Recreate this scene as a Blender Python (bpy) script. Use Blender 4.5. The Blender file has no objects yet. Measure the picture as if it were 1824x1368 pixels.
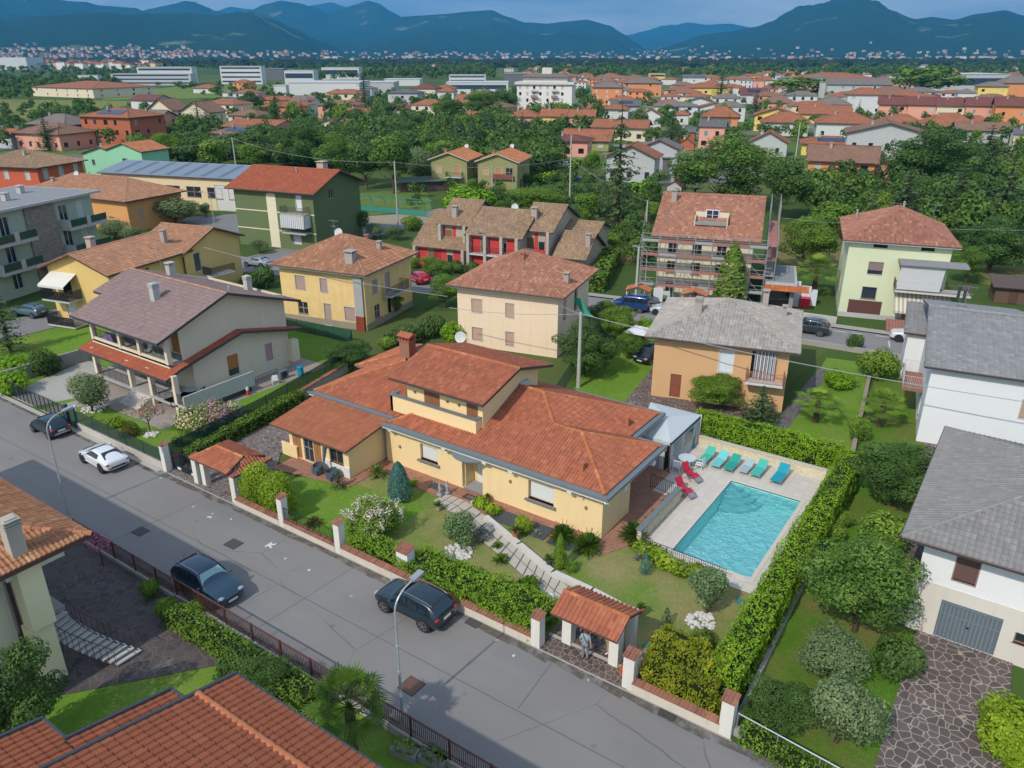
import bpy,math,random
from mathutils import Vector,Matrix
from mathutils import noise as mn
rnd=random.Random(11)
scene=bpy.context.scene
COL=scene.collection
rad=math.radians
# ---------------------------------------------------------------- camera, sky, sun, exposure
CAM=(35.30,-25.78,27.0);YAW=rad(34.6);PITCH=rad(22.94);FPX=1387.0
cd=bpy.data.cameras.new('camera');cam=bpy.data.objects.new('camera',cd);COL.objects.link(cam)
cam.location=CAM;cam.rotation_euler=(rad(90) -PITCH,0,YAW)
cd.sensor_width=36.0;cd.lens=36.0*FPX / 1824.0;cd.clip_start=0.5;cd.clip_end=60000
scene.camera=cam
SUN_EL=rad(43.0);SUN_AZ=rad(183.0)      # shadows fall towards +Y (and a hair towards +X)
world=bpy.data.worlds.new("World");scene.world=world;world.use_nodes=True
wt=world.node_tree;wt.nodes.clear()
wo=wt.nodes.new('ShaderNodeOutputWorld');wb=wt.nodes.new('ShaderNodeBackground')
sk=wt.nodes.new('ShaderNodeTexSky');sk.sky_type='NISHITA';sk.sun_disc=False
sk.sun_elevation=SUN_EL;sk.sun_rotation=SUN_AZ;sk.air_density=1.2;sk.dust_density=1.0;sk.ozone_density=2.0
tc=wt.nodes.new('ShaderNodeTexCoord');mp=wt.nodes.new('ShaderNodeMapping')
mp.inputs['Scale'].default_value=(2.5,2.5,14.0)
cn=wt.nodes.new('ShaderNodeTexNoise');cn.inputs['Scale'].default_value=2.2;cn.inputs['Detail'].default_value=7;cn.inputs['Roughness'].default_value=.58
cr=wt.nodes.new('ShaderNodeValToRGB')      # cloud bank: blue grey bellies, paler tops
cr.color_ramp.elements[0].position=.36;cr.color_ramp.elements[0].color=(3.2,3.5,3.9,1)
cr.color_ramp.elements[1].position=.66;cr.color_ramp.elements[1].color=(6.4,6.5,6.3,1)
sx=wt.nodes.new('ShaderNodeSeparateXYZ');mr=wt.nodes.new('ShaderNodeMapRange')
mr.inputs['From Min'].default_value=.08;mr.inputs['From Max'].default_value=.30;mr.inputs['To Min'].default_value=.92;mr.inputs['To Max'].default_value=.35
mx=wt.nodes.new('ShaderNodeMix');mx.data_type='RGBA'
wl=wt.links.new
wl(tc.outputs['Generated'],mp.inputs[0]);wl(mp.outputs[0],cn.inputs['Vector']);wl(cn.outputs[0],cr.inputs[0])
wl(tc.outputs['Generated'],sx.inputs[0]);wl(sx.outputs[2],mr.inputs[0]);wl(mr.outputs[0],mx.inputs[0])
wl(sk.outputs[0],mx.inputs[6]);wl(cr.outputs[0],mx.inputs[7]);wl(mx.outputs[2],wb.inputs[0])
wb.inputs[1].default_value=0.15;wl(wb.outputs[0],wo.inputs[0])
sd=bpy.data.lights.new('sun','SUN');so=bpy.data.objects.new('sun',sd);COL.objects.link(so)
sd.energy=2.6;sd.angle=rad(0.8);sd.color=(1.0,.93,.82)
_az=rad(93.0)                              # direction the light travels: towards +Y, slightly... (azimuth of shadow)
_az=rad(86.5)
dv=Vector((math.cos(_az)*math.cos(SUN_EL),math.sin(_az)*math.cos(SUN_EL),-math.sin(SUN_EL)))
so.rotation_euler=dv.to_track_quat('-Z','Y').to_euler()
scene.view_settings.view_transform='Standard';scene.view_settings.look='None'
scene.view_settings.exposure=0.46;scene.view_settings.gamma=1.0
scene.render.engine='CYCLES'
scene.cycles.volume_bounces=0;scene.cycles.max_bounces=6;scene.cycles.diffuse_bounces=2
scene.cycles.transparent_max_bounces=12;scene.cycles.use_denoising=True
def L(x,y,z=0.0):
 """the point at height z seen at photograph pixel (x, y)"""
 dx=(x -912) / FPX;dy=-(y -684) / FPX
 c,s=math.cos(PITCH),math.sin(PITCH)
 vx,vy,vz=dx,c +dy*s,-s +dy*c
 t=(z -CAM[2]) / vz
 X,Y=vx*t,vy*t
 cy,sy=math.cos(YAW),math.sin(YAW)
 return Vector((CAM[0] +X*cy -Y*sy,CAM[1] +X*sy +Y*cy,z))
def pxm(p):
 """metres per photograph pixel at point p"""
 return (Vector(p) -Vector(CAM)).length / FPX
# ---------------------------------------------------------------- tags and objects
def tag(o,label=None,cat=None,group=None,kind=None):
 if label:o['label']=label
 if cat:o['category']=cat
 if group:o['group']=group
 if kind:o['kind']=kind
 return o
def thing(name,label,cat,loc=(0,0,0),rz=0.0,group=None):
 o=bpy.data.objects.new(name,None);COL.objects.link(o)
 o.location=loc;o.rotation_euler=(0,0,rz);o.empty_display_size=.3
 return tag(o,label,cat,group)
def copy_tree(o,kids,parent=None):
 c=o.copy();COL.objects.link(c);c.parent=parent
 for ch in kids.get(o,()):copy_tree(ch,kids,c)
 return c
def kidmap(o):
 m={}
 def w(a):
  ch=list(a.children)
  if ch:m[a]=ch
  for b in ch:w(b)
 w(o);return m
def clone(proto,loc,rz=0,s=1.0,label=None,cat=None,group=None):
 if '_k' not in proto.keys():proto['_k']=1
 km=KM.get(proto.name) or KM.setdefault(proto.name,kidmap(proto))
 c=copy_tree(proto,km)
 if '_k' in c.keys():del c['_k']
 c.location=loc;c.rotation_euler=(0,0,rz);c.scale=s if hasattr(s,'__len__') else (s,s,s)
 tag(c,label,cat,group);return c
KM={}
PROTO=[]
def drop_protos():
 for o in PROTO:
  st=[o]
  for a in st:st.extend(a.children)
  for a in reversed(st):bpy.data.objects.remove(a)
class MB:
 def __init__(s):s.v=[];s.f=[];s.r=[];s.mi=[];s.uv={};s.m=0;s.rr=0.0
 def face(s,pts,r=None,uv=None):
  n=len(s.v);s.v.extend([tuple(p) for p in pts]);s.f.append(tuple(range(n,n +len(pts))))
  s.r.append(s.rr if r is None else r);s.mi.append(s.m)
  if uv:s.uv[len(s.f) -1]=uv
 def box(s,x0,x1,y0,y1,z0,z1,skip=''):
  a=[(x0,y0,z0),(x1,y0,z0),(x1,y1,z0),(x0,y1,z0),(x0,y0,z1),(x1,y0,z1),(x1,y1,z1),(x0,y1,z1)]
  n=len(s.v);s.v.extend(a)
  for k,q in (('b',(3,2,1,0)),('t',(4,5,6,7)),('f',(0,1,5,4)),('r',(1,2,6,5)),('k',(2,3,7,6)),('l',(3,0,4,7))):
   if k in skip:continue
   s.f.append(tuple(n +i for i in q));s.r.append(s.rr);s.mi.append(s.m)
 def obox(s,c,sz,rz=0.0,tilt=0.0):
  """box centred at c, size sz, turned by rz about z (after tilt about x)"""
  M=Matrix.Rotation(rz,3,'Z') @ Matrix.Rotation(tilt,3,'X');n=len(s.v);c=Vector(c)
  hx,hy,hz=sz[0]/2,sz[1]/2,sz[2]/2
  for p in ((-hx,-hy,-hz),(hx,-hy,-hz),(hx,hy,-hz),(-hx,hy,-hz),(-hx,-hy,hz),(hx,-hy,hz),(hx,hy,hz),(-hx,hy,hz)):
   s.v.append(tuple(c +M @ Vector(p)))
  for q in ((3,2,1,0),(4,5,6,7),(0,1,5,4),(1,2,6,5),(2,3,7,6),(3,0,4,7)):
   s.f.append(tuple(n +i for i in q));s.r.append(s.rr);s.mi.append(s.m)
 def cyl(s,p,q,r0,r1=None,n=8,caps=True):
  r1=r0 if r1 is None else r1;p=Vector(p);q=Vector(q);d=(q -p)
  if d.length < 1e-6:return
  d.normalize();a=d.orthogonal().normalized();b=d.cross(a);k=len(s.v)
  for i in range(n):
   t=2*math.pi*i / n;w=a*math.cos(t) +b*math.sin(t)
   s.v.append(tuple(p +w*r0));s.v.append(tuple(q +w*r1))
  for i in range(n):
   j=(i +1) % n;s.f.append((k+2*i,k+2*j,k+2*j+1,k+2*i+1));s.r.append(s.rr);s.mi.append(s.m)
  if caps:
   s.f.append(tuple(k +2*i for i in range(n))[::-1]);s.r.append(s.rr);s.mi.append(s.m)
   s.f.append(tuple(k +2*i +1 for i in range(n)));s.r.append(s.rr);s.mi.append(s.m)
 def tube(s,pts,r,n=6):
  for a,b in zip(pts,pts[1:]):s.cyl(a,b,r,r,n,True)
 def lathe(s,prof,c=(0,0,0),n=12):
  k=len(s.v);c=Vector(c)
  for (r,z) in prof:
   for i in range(n):
    t=2*math.pi*i / n;s.v.append((c.x +r*math.cos(t),c.y +r*math.sin(t),c.z +z))
  for j in range(len(prof) -1):
   for i in range(n):
    i2=(i +1) % n
    s.f.append((k+j*n+i,k+j*n+i2,k+(j+1)*n+i2,k+(j+1)*n+i));s.r.append(s.rr);s.mi.append(s.m)
  s.f.append(tuple(k +(len(prof)-1)*n +i for i in range(n)));s.r.append(s.rr);s.mi.append(s.m)
 def ball(s,c,r,n=8,m=6,amp=0.0,seed=0):
  c=Vector(c);r=(r,r,r) if not hasattr(r,'__len__') else r;k=len(s.v)
  for j in range(m +1):
   ph=math.pi*j / m
   for i in range(n):
    t=2*math.pi*i / n
    d=Vector((math.sin(ph)*math.cos(t),math.sin(ph)*math.sin(t),math.cos(ph)))
    w=1 +amp*mn.noise(d*2.2 +Vector((seed,seed*.7,0)))
    s.v.append((c.x +d.x*r[0]*w,c.y +d.y*r[1]*w,c.z +d.z*r[2]*w))
  for j in range(m):
   for i in range(n):
    i2=(i +1) % n
    s.f.append((k+j*n+i,k+(j+1)*n+i,k+(j+1)*n+i2,k+j*n+i2));s.r.append(s.rr);s.mi.append(s.m)
 def prism(s,poly,z0,z1,bottom=False):
  n=len(poly);k=len(s.v)
  s.v.extend([(p[0],p[1],z0) for p in poly]);s.v.extend([(p[0],p[1],z1) for p in poly])
  for i in range(n):
   j=(i +1) % n;s.f.append((k+i,k+j,k+n+j,k+n+i));s.r.append(s.rr);s.mi.append(s.m)
  s.f.append(tuple(k+n+i for i in range(n)));s.r.append(s.rr);s.mi.append(s.m)
  if bottom:s.f.append(tuple(k+i for i in range(n))[::-1]);s.r.append(s.rr);s.mi.append(s.m)
 def build(s,name,mats,parent=None,world=False,smooth=False,mesh_only=False):
  me=bpy.data.meshes.new(name);me.from_pydata(s.v,[],s.f)
  if not hasattr(mats,'__len__'):mats=[mats]
  for m in mats:me.materials.append(m)
  if len(mats) > 1:me.polygons.foreach_set('material_index',s.mi)
  if any(s.r):
   at=me.attributes.new('rnd','FLOAT','FACE');at.data.foreach_set('value',s.r)
  if s.uv:
   ul=me.uv_layers.new(name='UVMap')
   for fi,uvs in s.uv.items():
    st=me.polygons[fi].loop_start
    for i,w in enumerate(uvs):ul.data[st +i].uv=w
  if smooth:me.polygons.foreach_set('use_smooth',[True]*len(s.f))
  me.update()
  if mesh_only:return me
  o=bpy.data.objects.new(name,me);COL.objects.link(o)
  if parent is not None:
   o.parent=parent
   if world:
    b=parent
    o.matrix_parent_inverse=Matrix.Identity(4)
    L0=Matrix.Identity(4);c=parent
    while c is not None:
     L0=c.matrix_basis @ L0;c=c.parent
    Mi=L0.inverted()
    o.location=Mi.to_translation();o.rotation_euler=Mi.to_euler()
  return o
def one(name,mb,mats,label,cat,group=None,smooth=False,origin=None):
 """a thing that is a single mesh; its origin is moved to its base"""
 if origin is None:
  xs=[p[0] for p in mb.v];ys=[p[1] for p in mb.v];zs=[p[2] for p in mb.v]
  origin=((min(xs)+max(xs))/2,(min(ys)+max(ys))/2,min(zs))
 mb.v=[(p[0]-origin[0],p[1]-origin[1],p[2]-origin[2]) for p in mb.v]
 o=mb.build(name,mats,smooth=smooth);o.location=origin
 return tag(o,label,cat,group)
def struct(name,mb,mats,label=None,smooth=False):
 o=mb.build(name,mats,smooth=smooth);o['kind']='structure'
 if label:o['label']=label
 return o
# ---------------------------------------------------------------- materials
MATS={}
class NT:
 def __init__(s,name):
  s.m=bpy.data.materials.new(name);s.m.use_nodes=True;s.t=s.m.node_tree
  s.b=s.t.nodes['Principled BSDF'];s.out=s.t.nodes['Material Output']
 def n(s,typ,**kw):
  x=s.t.nodes.new('ShaderNode' +typ)
  for k,v in kw.items():
   if hasattr(x,k):setattr(x,k,v)
   else:x.inputs[k.replace('_',' ')].default_value=v
  return x
 def l(s,a,b):s.t.links.new(a,b)
 def coord(s,kind='Object',scale=None):
  c=s.n('TexCoord').outputs[kind]
  if scale is None:return c
  m=s.n('Mapping');m.inputs['Scale'].default_value=scale;s.l(c,m.inputs[0]);return m.outputs[0]
 def noise(s,vec,scale,detail=3,rough=.55):
  x=s.n('TexNoise',Scale=scale,Detail=detail,Roughness=rough);s.l(vec,x.inputs['Vector']);return x.outputs[0]
 def ramp(s,fac,stops,interp='LINEAR'):
  x=s.n('ValToRGB');cr=x.color_ramp;cr.interpolation=interp
  while len(cr.elements) < len(stops):cr.elements.new(.5)
  for e,(p,c) in zip(cr.elements,stops):e.position=p;e.color=(c[0],c[1],c[2],1) if hasattr(c,'__len__') else (c,c,c,1)
  s.l(fac,x.inputs[0]);return x.outputs[0]
 def mix(s,fac,a,b,mode='MIX'):
  x=s.n('Mix',data_type='RGBA',blend_type=mode)
  for v,i in ((fac,0),(a,6),(b,7)):
   if isinstance(v,(int,float)):x.inputs[i].default_value=v
   elif isinstance(v,tuple):x.inputs[i].default_value=(v[0],v[1],v[2],1)
   else:s.l(v,x.inputs[i])
  return x.outputs[2]
 def math(s,op,a,b=0.0,c=None):
  x=s.n('Math',operation=op)
  for v,i in ((a,0),(b,1),(c,2)):
   if v is None:continue
   if isinstance(v,(int,float)):x.inputs[i].default_value=v
   else:s.l(v,x.inputs[i])
  return x.outputs[0]
 def bump(s,h,strength=.3,dist=.02):
  x=s.n('Bump',Strength=strength,Distance=dist);s.l(h,x.inputs['Height']);s.l(x.outputs[0],s.b.inputs['Normal'])
 def base(s,c):
  if isinstance(c,tuple):s.b.inputs['Base Color'].default_value=(c[0],c[1],c[2],1)
  else:s.l(c,s.b.inputs['Base Color'])
 def set(s,rough=.8,metal=0,spec=.3):
  s.b.inputs['Roughness'].default_value=rough;s.b.inputs['Metallic'].default_value=metal
  s.b.inputs['Specular IOR Level'].default_value=spec;return s
def S(r,g,b):
 """albedo from an sRGB triple 0..255"""
 f=lambda c:(c/255/12.92) if c <= 10 else ((c/255 +.055)/1.055) ** 2.4
 return (f(r),f(g),f(b))
def mul(c,k):return tuple(min(1,x*k) for x in c)
def cached(fn):
 def w(*a,**k):
  key=(fn.__name__,a,tuple(sorted(k.items())))
  if key not in MATS:MATS[key]=fn(*a,**k)
  return MATS[key]
 return w
@cached
def plain(col,rough=.6,metal=0.0,spec=.4,var=.12):
 n=NT('paint').set(rough,metal,spec)
 f=n.noise(n.coord(),6,4)
 n.base(n.mix(f,mul(col,1 -var),mul(col,1 +var)));return n.m
@cached
def plaster(col,wear=.5,old=False):
 lum=.3*col[0]+.6*col[1]+.1*col[2];col=tuple(c*.86+lum*.14 for c in col)
 n=NT('plaster').set(.9,0,.15);c=n.coord()
 big=n.noise(c,.35,5,.6);st=n.noise(n.coord('Object',(1.6,1.6,.18)),1.5,4,.6);fine=n.noise(c,9,3)
 a=n.mix(n.math('MULTIPLY',big,.55*wear +.15),mul(col,1.05),mul((col[0],col[1]*.97,col[2]*.93),.80))
 s=n.ramp(st,[(.50,0.0),(.80,1.0)])
 a=n.mix(n.math('MULTIPLY',s,.55*wear),a,mul((col[0],col[1],col[2]*.95),.66))
 if old:
  p=n.ramp(n.noise(c,.8,6,.65),[(.50,0.0),(.62,1.0)]);a=n.mix(n.math('MULTIPLY',p,.4),a,mul((col[0]*1.05,col[1]*1.1,col[2]*1.35),1.05))
 a=n.mix(n.math('MULTIPLY',fine,.12),a,mul(col,.7));n.base(a)
 n.bump(n.noise(c,60,2),.25,.01);return n.m
@cached
def tilem(c1,c2,c3,moss=0.35,mosscol=(.05,.045,.035)):
 """for modelled tiles: one random number per tile picks its colour"""
 n=NT('roof_tile').set(.85,0,.2);c=n.coord()
 at=n.n('Attribute',attribute_name='rnd')
 a=n.ramp(at.outputs['Fac'],[(0,c2),(.45,c1),(.8,c1),(1,c3)])
 st=n.ramp(n.noise(c,.55,6,.65),[(.45,0.0),(.75,1.0)])
 a=n.mix(n.math('MULTIPLY',st,moss),a,mosscol)
 f=n.noise(c,14,3);a=n.mix(n.math('MULTIPLY',f,.35),a,mul(c1,.5));n.base(a);return n.m
@cached
def rooftex(c1,c2,tw=.28,tl=.4,moss=.3):
 """for far roofs: tiles from UV in metres"""
 n=NT('roof_far').set(.85,0,.2);uv=n.coord('UV')
 w=n.n('TexWave',wave_type='BANDS',bands_direction='X',Scale=.314 / tw / 1.0);n.l(uv,w.inputs[0])
 r=n.n('TexWave',wave_type='BANDS',bands_direction='Y',wave_profile='SAW',Scale=.314 / tl);n.l(uv,r.inputs[0])
 v=n.n('TexVoronoi',Scale=2.2);n.l(uv,v.inputs['Vector'])
 rc=n.n('SeparateXYZ');n.l(v.outputs['Color'],rc.inputs[0])
 a=n.mix(rc.outputs[0],c1,c2)
 st=n.ramp(n.noise(n.coord(),.5,5,.6),[(.42,0.0),(.75,1.0)]);a=n.mix(n.math('MULTIPLY',st,moss),a,mul(c1,.35))
 g=n.ramp(w.outputs['Fac'],[(0,1.0),(.35,0.0)]);a=n.mix(n.math('MULTIPLY',g,.35),a,mul(c1,.3))
 n.base(a);n.bump(n.math('ADD',w.outputs['Fac'],n.math('MULTIPLY',r.outputs['Fac'],.4)),.8,.06);return n.m
@cached
def leafm(col,hi=None,trans=.3,name='leaves'):
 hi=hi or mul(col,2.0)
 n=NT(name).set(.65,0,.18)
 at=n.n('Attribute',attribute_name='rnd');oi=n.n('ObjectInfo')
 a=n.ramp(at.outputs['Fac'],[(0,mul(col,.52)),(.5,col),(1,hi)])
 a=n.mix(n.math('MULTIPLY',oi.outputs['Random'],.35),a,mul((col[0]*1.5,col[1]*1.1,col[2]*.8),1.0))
 n.base(a)
 tr=n.n('BsdfTranslucent');n.l(a,tr.inputs[0]);ms=n.n('MixShader');ms.inputs[0].default_value=trans
 n.l(n.b.outputs[0],ms.inputs[1]);n.l(tr.outputs[0],ms.inputs[2]);n.l(ms.outputs[0],n.out.inputs[0]);return n.m
@cached
def barkm(col=(.09,.065,.045)):
 n=NT('bark').set(.95,0,.1);f=n.noise(n.coord('Object',(6,6,1.2)),4,5,.65)
 n.base(n.mix(f,mul(col,.5),mul(col,1.7)));n.bump(f,.6,.03);return n.m
@cached
def glassm(col=(.02,.03,.04),rough=.06):
 n=NT('window_glass').set(rough,0,.7);n.base(n.mix(n.noise(n.coord(),1.2,2),mul(col,.6),mul(col,1.8)));return n.m
@cached
def shutterm(col,pitch=.055):
 n=NT('roller_shutter').set(.7,0,.25)
 w=n.n('TexWave',wave_type='BANDS',bands_direction='Z',Scale=.314 / pitch);n.l(n.coord(),w.inputs[0])
 n.base(n.mix(n.math('MULTIPLY',w.outputs['Fac'],.3),mul(col,1.05),mul(col,.6)));n.bump(w.outputs['Fac'],.4,.01);return n.m
@cached
def carpaint(col,flake=.2):
 n=NT('car_paint').set(.32,flake,.5);n.base(col);n.b.inputs['Coat Weight'].default_value=.9;n.b.inputs['Coat Roughness'].default_value=.04;return n.m
@cached
def stripe(c1,c2,pitch=.3,axis='X'):
 n=NT('striped_cloth').set(.85,0,.1)
 w=n.n('TexWave',wave_type='BANDS',bands_direction=axis,Scale=.314 / pitch);n.l(n.coord(),w.inputs[0])
 n.base(n.ramp(w.outputs['Fac'],[(.47,c1),(.53,c2)]));return n.m
@cached
def stonewall(c1,c2,sc=3.0,joint=(.30,.28,.25)):
 n=NT('stone_wall').set(.92,0,.15);c=n.coord('Object',(1,1,1.6))
 v=n.n('TexVoronoi',Scale=sc);n.l(c,v.inputs['Vector']);x=n.n('SeparateXYZ');n.l(v.outputs['Color'],x.inputs[0])
 e=n.n('TexVoronoi',feature='DISTANCE_TO_EDGE',Scale=sc);n.l(c,e.inputs['Vector'])
 a=n.mix(x.outputs[0],c1,c2);k=n.ramp(e.outputs[0],[(.02,1.0),(.07,0.0)]);n.base(n.mix(k,a,joint))
 n.bump(n.ramp(e.outputs[0],[(0,0.0),(.12,1.0)]),.5,.03);return n.m
@cached
def crazy(sc=2.2,c1=(.085,.06,.052),c2=(.16,.12,.105),joint=(.33,.28,.24),jw=.05):
 """crazy paving: porphyry slabs in pale joints"""
 n=NT('crazy_paving').set(.75,0,.3);c0=n.coord();w=n.n('TexNoise',Scale=1.3);n.l(c0,w.inputs['Vector'])
 c=n.mix(.12,c0,w.outputs['Color'])
 v=n.n('TexVoronoi',Scale=sc);n.l(c,v.inputs['Vector']);x=n.n('SeparateXYZ');n.l(v.outputs['Color'],x.inputs[0])
 e=n.n('TexVoronoi',feature='DISTANCE_TO_EDGE',Scale=sc);n.l(c,e.inputs['Vector'])
 a=n.mix(x.outputs[0],c1,c2);a=n.mix(n.math('MULTIPLY',n.noise(c0,12,3),.35),a,mul(c1,.6))
 k=n.ramp(e.outputs[0],[(jw*.5,1.0),(jw,0.0)]);n.base(n.mix(k,a,joint));n.bump(e.outputs[0],.3,.02);return n.m
@cached
def slabs(c1,c2,joint,sx=.5,sy=.5,jw=.015,off=0.0):
 n=NT('paving_slabs').set(.7,0,.3)
 b=n.n('TexBrick',offset=off,squash=1.0);b.inputs['Scale'].default_value=1.0;b.inputs['Brick Width'].default_value=sx;b.inputs['Row Height'].default_value=sy
 b.inputs['Mortar Size'].default_value=jw;b.inputs['Mortar Smooth'].default_value=.2;b.inputs['Bias'].default_value=0.0
 b.inputs['Color1'].default_value=(*c1,1);b.inputs['Color2'].default_value=(*c2,1);b.inputs['Mortar'].default_value=(*joint,1)
 c=n.coord();n.l(c,b.inputs['Vector']);a=b.outputs['Color']
 a=n.mix(n.math('MULTIPLY',n.noise(c,.9,5,.65),.45),a,mul(c1,.72));a=n.mix(n.math('MULTIPLY',n.noise(c,20,2),.2),a,mul(c1,.5));n.base(a)
 n.bump(b.outputs['Fac'],-.3,.01);return n.m
@cached
def grassm(g1=(.075,.165,.018),g2=(.12,.26,.025),dry=(.22,.17,.07),dryness=.3,name='lawn'):
 n=NT(name).set(.95,0,.1);c=n.coord()
 a=n.mix(n.noise(c,.5,5,.6),g1,g2)
 a=n.mix(n.math('MULTIPLY',n.ramp(n.noise(c,.22,6,.68),[(.62 -dryness*.45,0.0),(.78 -dryness*.35,1.0)]),min(.9,dryness*2)),a,dry)
 f=n.noise(c,16,4,.7);a=n.mix(n.math('MULTIPLY',n.ramp(f,[(.4,1.0),(.6,0.0)]),.45),a,mul(g1,.45))
 f2=n.noise(c,3.2,3,.6);a=n.mix(n.math('MULTIPLY',n.ramp(f2,[(.5,0.0),(.75,1.0)]),.3),a,mul(g2,1.35))
 n.base(a);n.bump(f,.8,.05);return n.m
@cached
def concretem(col=(.33,.32,.30),wear=.5):
 n=NT('concrete').set(.92,0,.15);c=n.coord()
 a=n.mix(n.noise(c,1.1,6,.65),mul(col,1 -.35*wear),mul(col,1.1));a=n.mix(n.math('MULTIPLY',n.noise(n.coord('Object',(2,2,.3)),2,4),.3*wear),a,mul(col,.45))
 a=n.mix(n.math('MULTIPLY',n.noise(c,25,2),.2),a,mul(col,.6));n.base(a);n.bump(n.noise(c,30,3),.3,.01);return n.m
# ---------------------------------------------------------------- roofs
def clip2(poly,a,b):
 out=[];n=len(poly)
 def side(p):return (b[0]-a[0])*(p[1]-a[1]) -(b[1]-a[1])*(p[0]-a[0])
 for i in range(n):
  p,q=poly[i],poly[(i+1) % n];sp,sq=side(p),side(q)
  if sp >= 0:out.append(p)
  if (sp > 0 > sq) or (sp < 0 < sq):
   t=sp / (sp -sq);out.append(tuple(p[k] +t*(q[k]-p[k]) for k in range(3)))
 return out
def tiles(mb,poly,tw=.23,tl=.38,h=.055,style='roman',lift=.012,jit=.0,r=rnd):
 """lay one modelled tile after another on the convex roof plane poly (first edge = eave)"""
 P=[Vector(p) for p in poly];ex=(P[1] -P[0]);ex.z=0;ex.normalize()
 nn=Vector((0,0,0))
 for i in range(len(P)):nn+=P[i].cross(P[(i+1) % len(P)])
 nn.normalize()
 if nn.z < 0:nn=-nn
 ey=nn.cross(ex).normalized()
 if ey.z < 0:ey=-ey
 O=P[0]
 Q=[((p-O).dot(ex),(p-O).dot(ey)) for p in P]
 area=sum(Q[i][0]*Q[(i+1) % len(Q)][1] -Q[(i+1) % len(Q)][0]*Q[i][1] for i in range(len(Q)))
 if area < 0:Q=Q[::-1]
 x0=min(q[0] for q in Q);x1=max(q[0] for q in Q);y0=min(q[1] for q in Q);y1=max(q[1] for q in Q)
 n=max(1,round((x1-x0)/tw));tw=(x1-x0)/n;m=max(1,math.ceil((y1-y0)/tl -.01))
 if style == 'roman':prof=[(0,.0),(.10,.75),(.30,1.0),(.52,.75),(.64,.05),(1,0.0)]
 elif style == 'flat':prof=[(0,0.0),(.06,.55),(.22,.55),(.28,.05),(.62,.05),(.68,.55),(.94,.55),(1,0.)][:0] or [(0,0.),(.08,.9),(.25,.9),(.33,.1),(1,.1)]
 else:prof=[(0,0.0),(.25,.8),(.5,1.0),(.75,.8),(1,0.0)]
 E=list(zip(Q,Q[1:] +Q[:1]))
 def inside(pt,tol):
  for a,b in E:
   l=math.hypot(b[0]-a[0],b[1]-a[1])
   if l < 1e-6:continue
   if ((b[0]-a[0])*(pt[1]-a[1]) -(b[1]-a[1])*(pt[0]-a[0])) / l < tol:return False
  return True
 rad_=math.hypot(tw,tl)*.6
 for i in range(n):
  for j in range(m):
   cx=x0 +(i+.5)*tw;cy=y0 +(j+.5)*tl
   if not inside((cx,cy),-rad_):continue
   full=inside((cx,cy),rad_);c=r.random();dz=r.uniform(-jit,jit)
   ya,yb=y0 +j*tl,y0 +(j+1)*tl +.02;sg=.03
   pts=[(x0 +(i+t)*tw,k*h) for t,k in prof]
   for (xa,za),(xb,zb) in zip(pts,pts[1:]):
    q=[(xa,ya,za+sg+lift+dz),(xb,ya,zb+sg+lift+dz),(xb,yb,zb+lift+dz),(xa,yb,za+lift+dz)]
    if not full:
     for a,b in E:
      if len(q) >= 3:q=clip2(q,a,b)
     if len(q) < 3:continue
    mb.face([O +ex*p[0] +ey*p[1] +nn*p[2] for p in q],c)
   # lower lip of the tile
   if full or j == 0:
    for (xa,za),(xb,zb) in zip(pts,pts[1:]):
     if inside(((xa+xb)/2,ya+.01),0):
      mb.face([O+ex*xa+ey*ya+nn*(lift-.01),O+ex*xb+ey*ya+nn*(lift-.01),O+ex*xb+ey*ya+nn*(zb+sg+lift+dz),O+ex*xa+ey*ya+nn*(za+sg+lift+dz)],c)
def caps(mb,a,b,r=.12,sl=.42,up=.02):
 """half-round ridge tiles from a to b"""
 a=Vector(a);b=Vector(b);d=b -a;n=max(1,round(d.length / sl));d /= n
 dn=d.normalized();sd_=Vector((-dn.y,dn.x,0)).normalized();upv=sd_.cross(dn)
 if upv.z < 0:upv=-upv
 for i in range(n):
  p=a +d*i;q=p +d*1.06;c=rnd.random();K=5
  ring=[]
  for (pt,rr) in ((p,r*1.12),(q,r*.92)):
   ring.append([pt +sd_*math.cos(math.pi*k/K)*rr +upv*(math.sin(math.pi*k/K)*rr*.85 +up -.03) for k in range(K+1)])
  for k in range(K):mb.face([ring[0][k],ring[0][k+1],ring[1][k+1],ring[1][k]],c)
  mb.face(ring[0],c)
def roof(parent,planes,tm,cap=(),fm=None,th=.16,tile=('roman',.23,.38,.055),world=False,capr=.12,name='roof',jit=.004,capm=None):
 """planes: polygons, first edge the eave. real tiles (tile=tuple) or UV tiles (tile=None)"""
 fm=fm or plain((.10,.06,.045),.7);mb=MB()
 for pl in planes:
  P=[Vector(p) for p in pl]
  mb.m=0
  if tile is None:
   ex=P[1]-P[0];ex.z=0;ex.normalize();nn=(P[1]-P[0]).cross(P[2]-P[0]).normalized();ey=nn.cross(ex)
   mb.face(P,.5,[((p-P[0]).dot(ex),(p-P[0]).dot(ey)) for p in P])
  else:
   mb.m=1;mb.face(P,.5);mb.m=0;tiles(mb,pl,tile[1],tile[2],tile[3],tile[0],jit=jit)
  mb.m=1;B=[p -Vector((0,0,th)) for p in P];mb.face(B[::-1],.5)
  for i in range(len(P)):
   j=(i+1) % len(P);mb.face([B[i],B[j],P[j] +Vector((0,0,.012)),P[i] +Vector((0,0,.012))],.5)
 mb.m=2
 for a,b in cap:caps(mb,a,b,capr)
 return mb.build(name,[tm,fm,capm or tm],parent,world)
def gutter(parent,pts,z,m,world=False,w=.13):
 mb=MB()
 for a,b in zip(pts,pts[1:]):mb.cyl((a[0],a[1],z),(b[0],b[1],z),w/2,w/2,6)
 return mb.build('gutter',m,parent,world)
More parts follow.
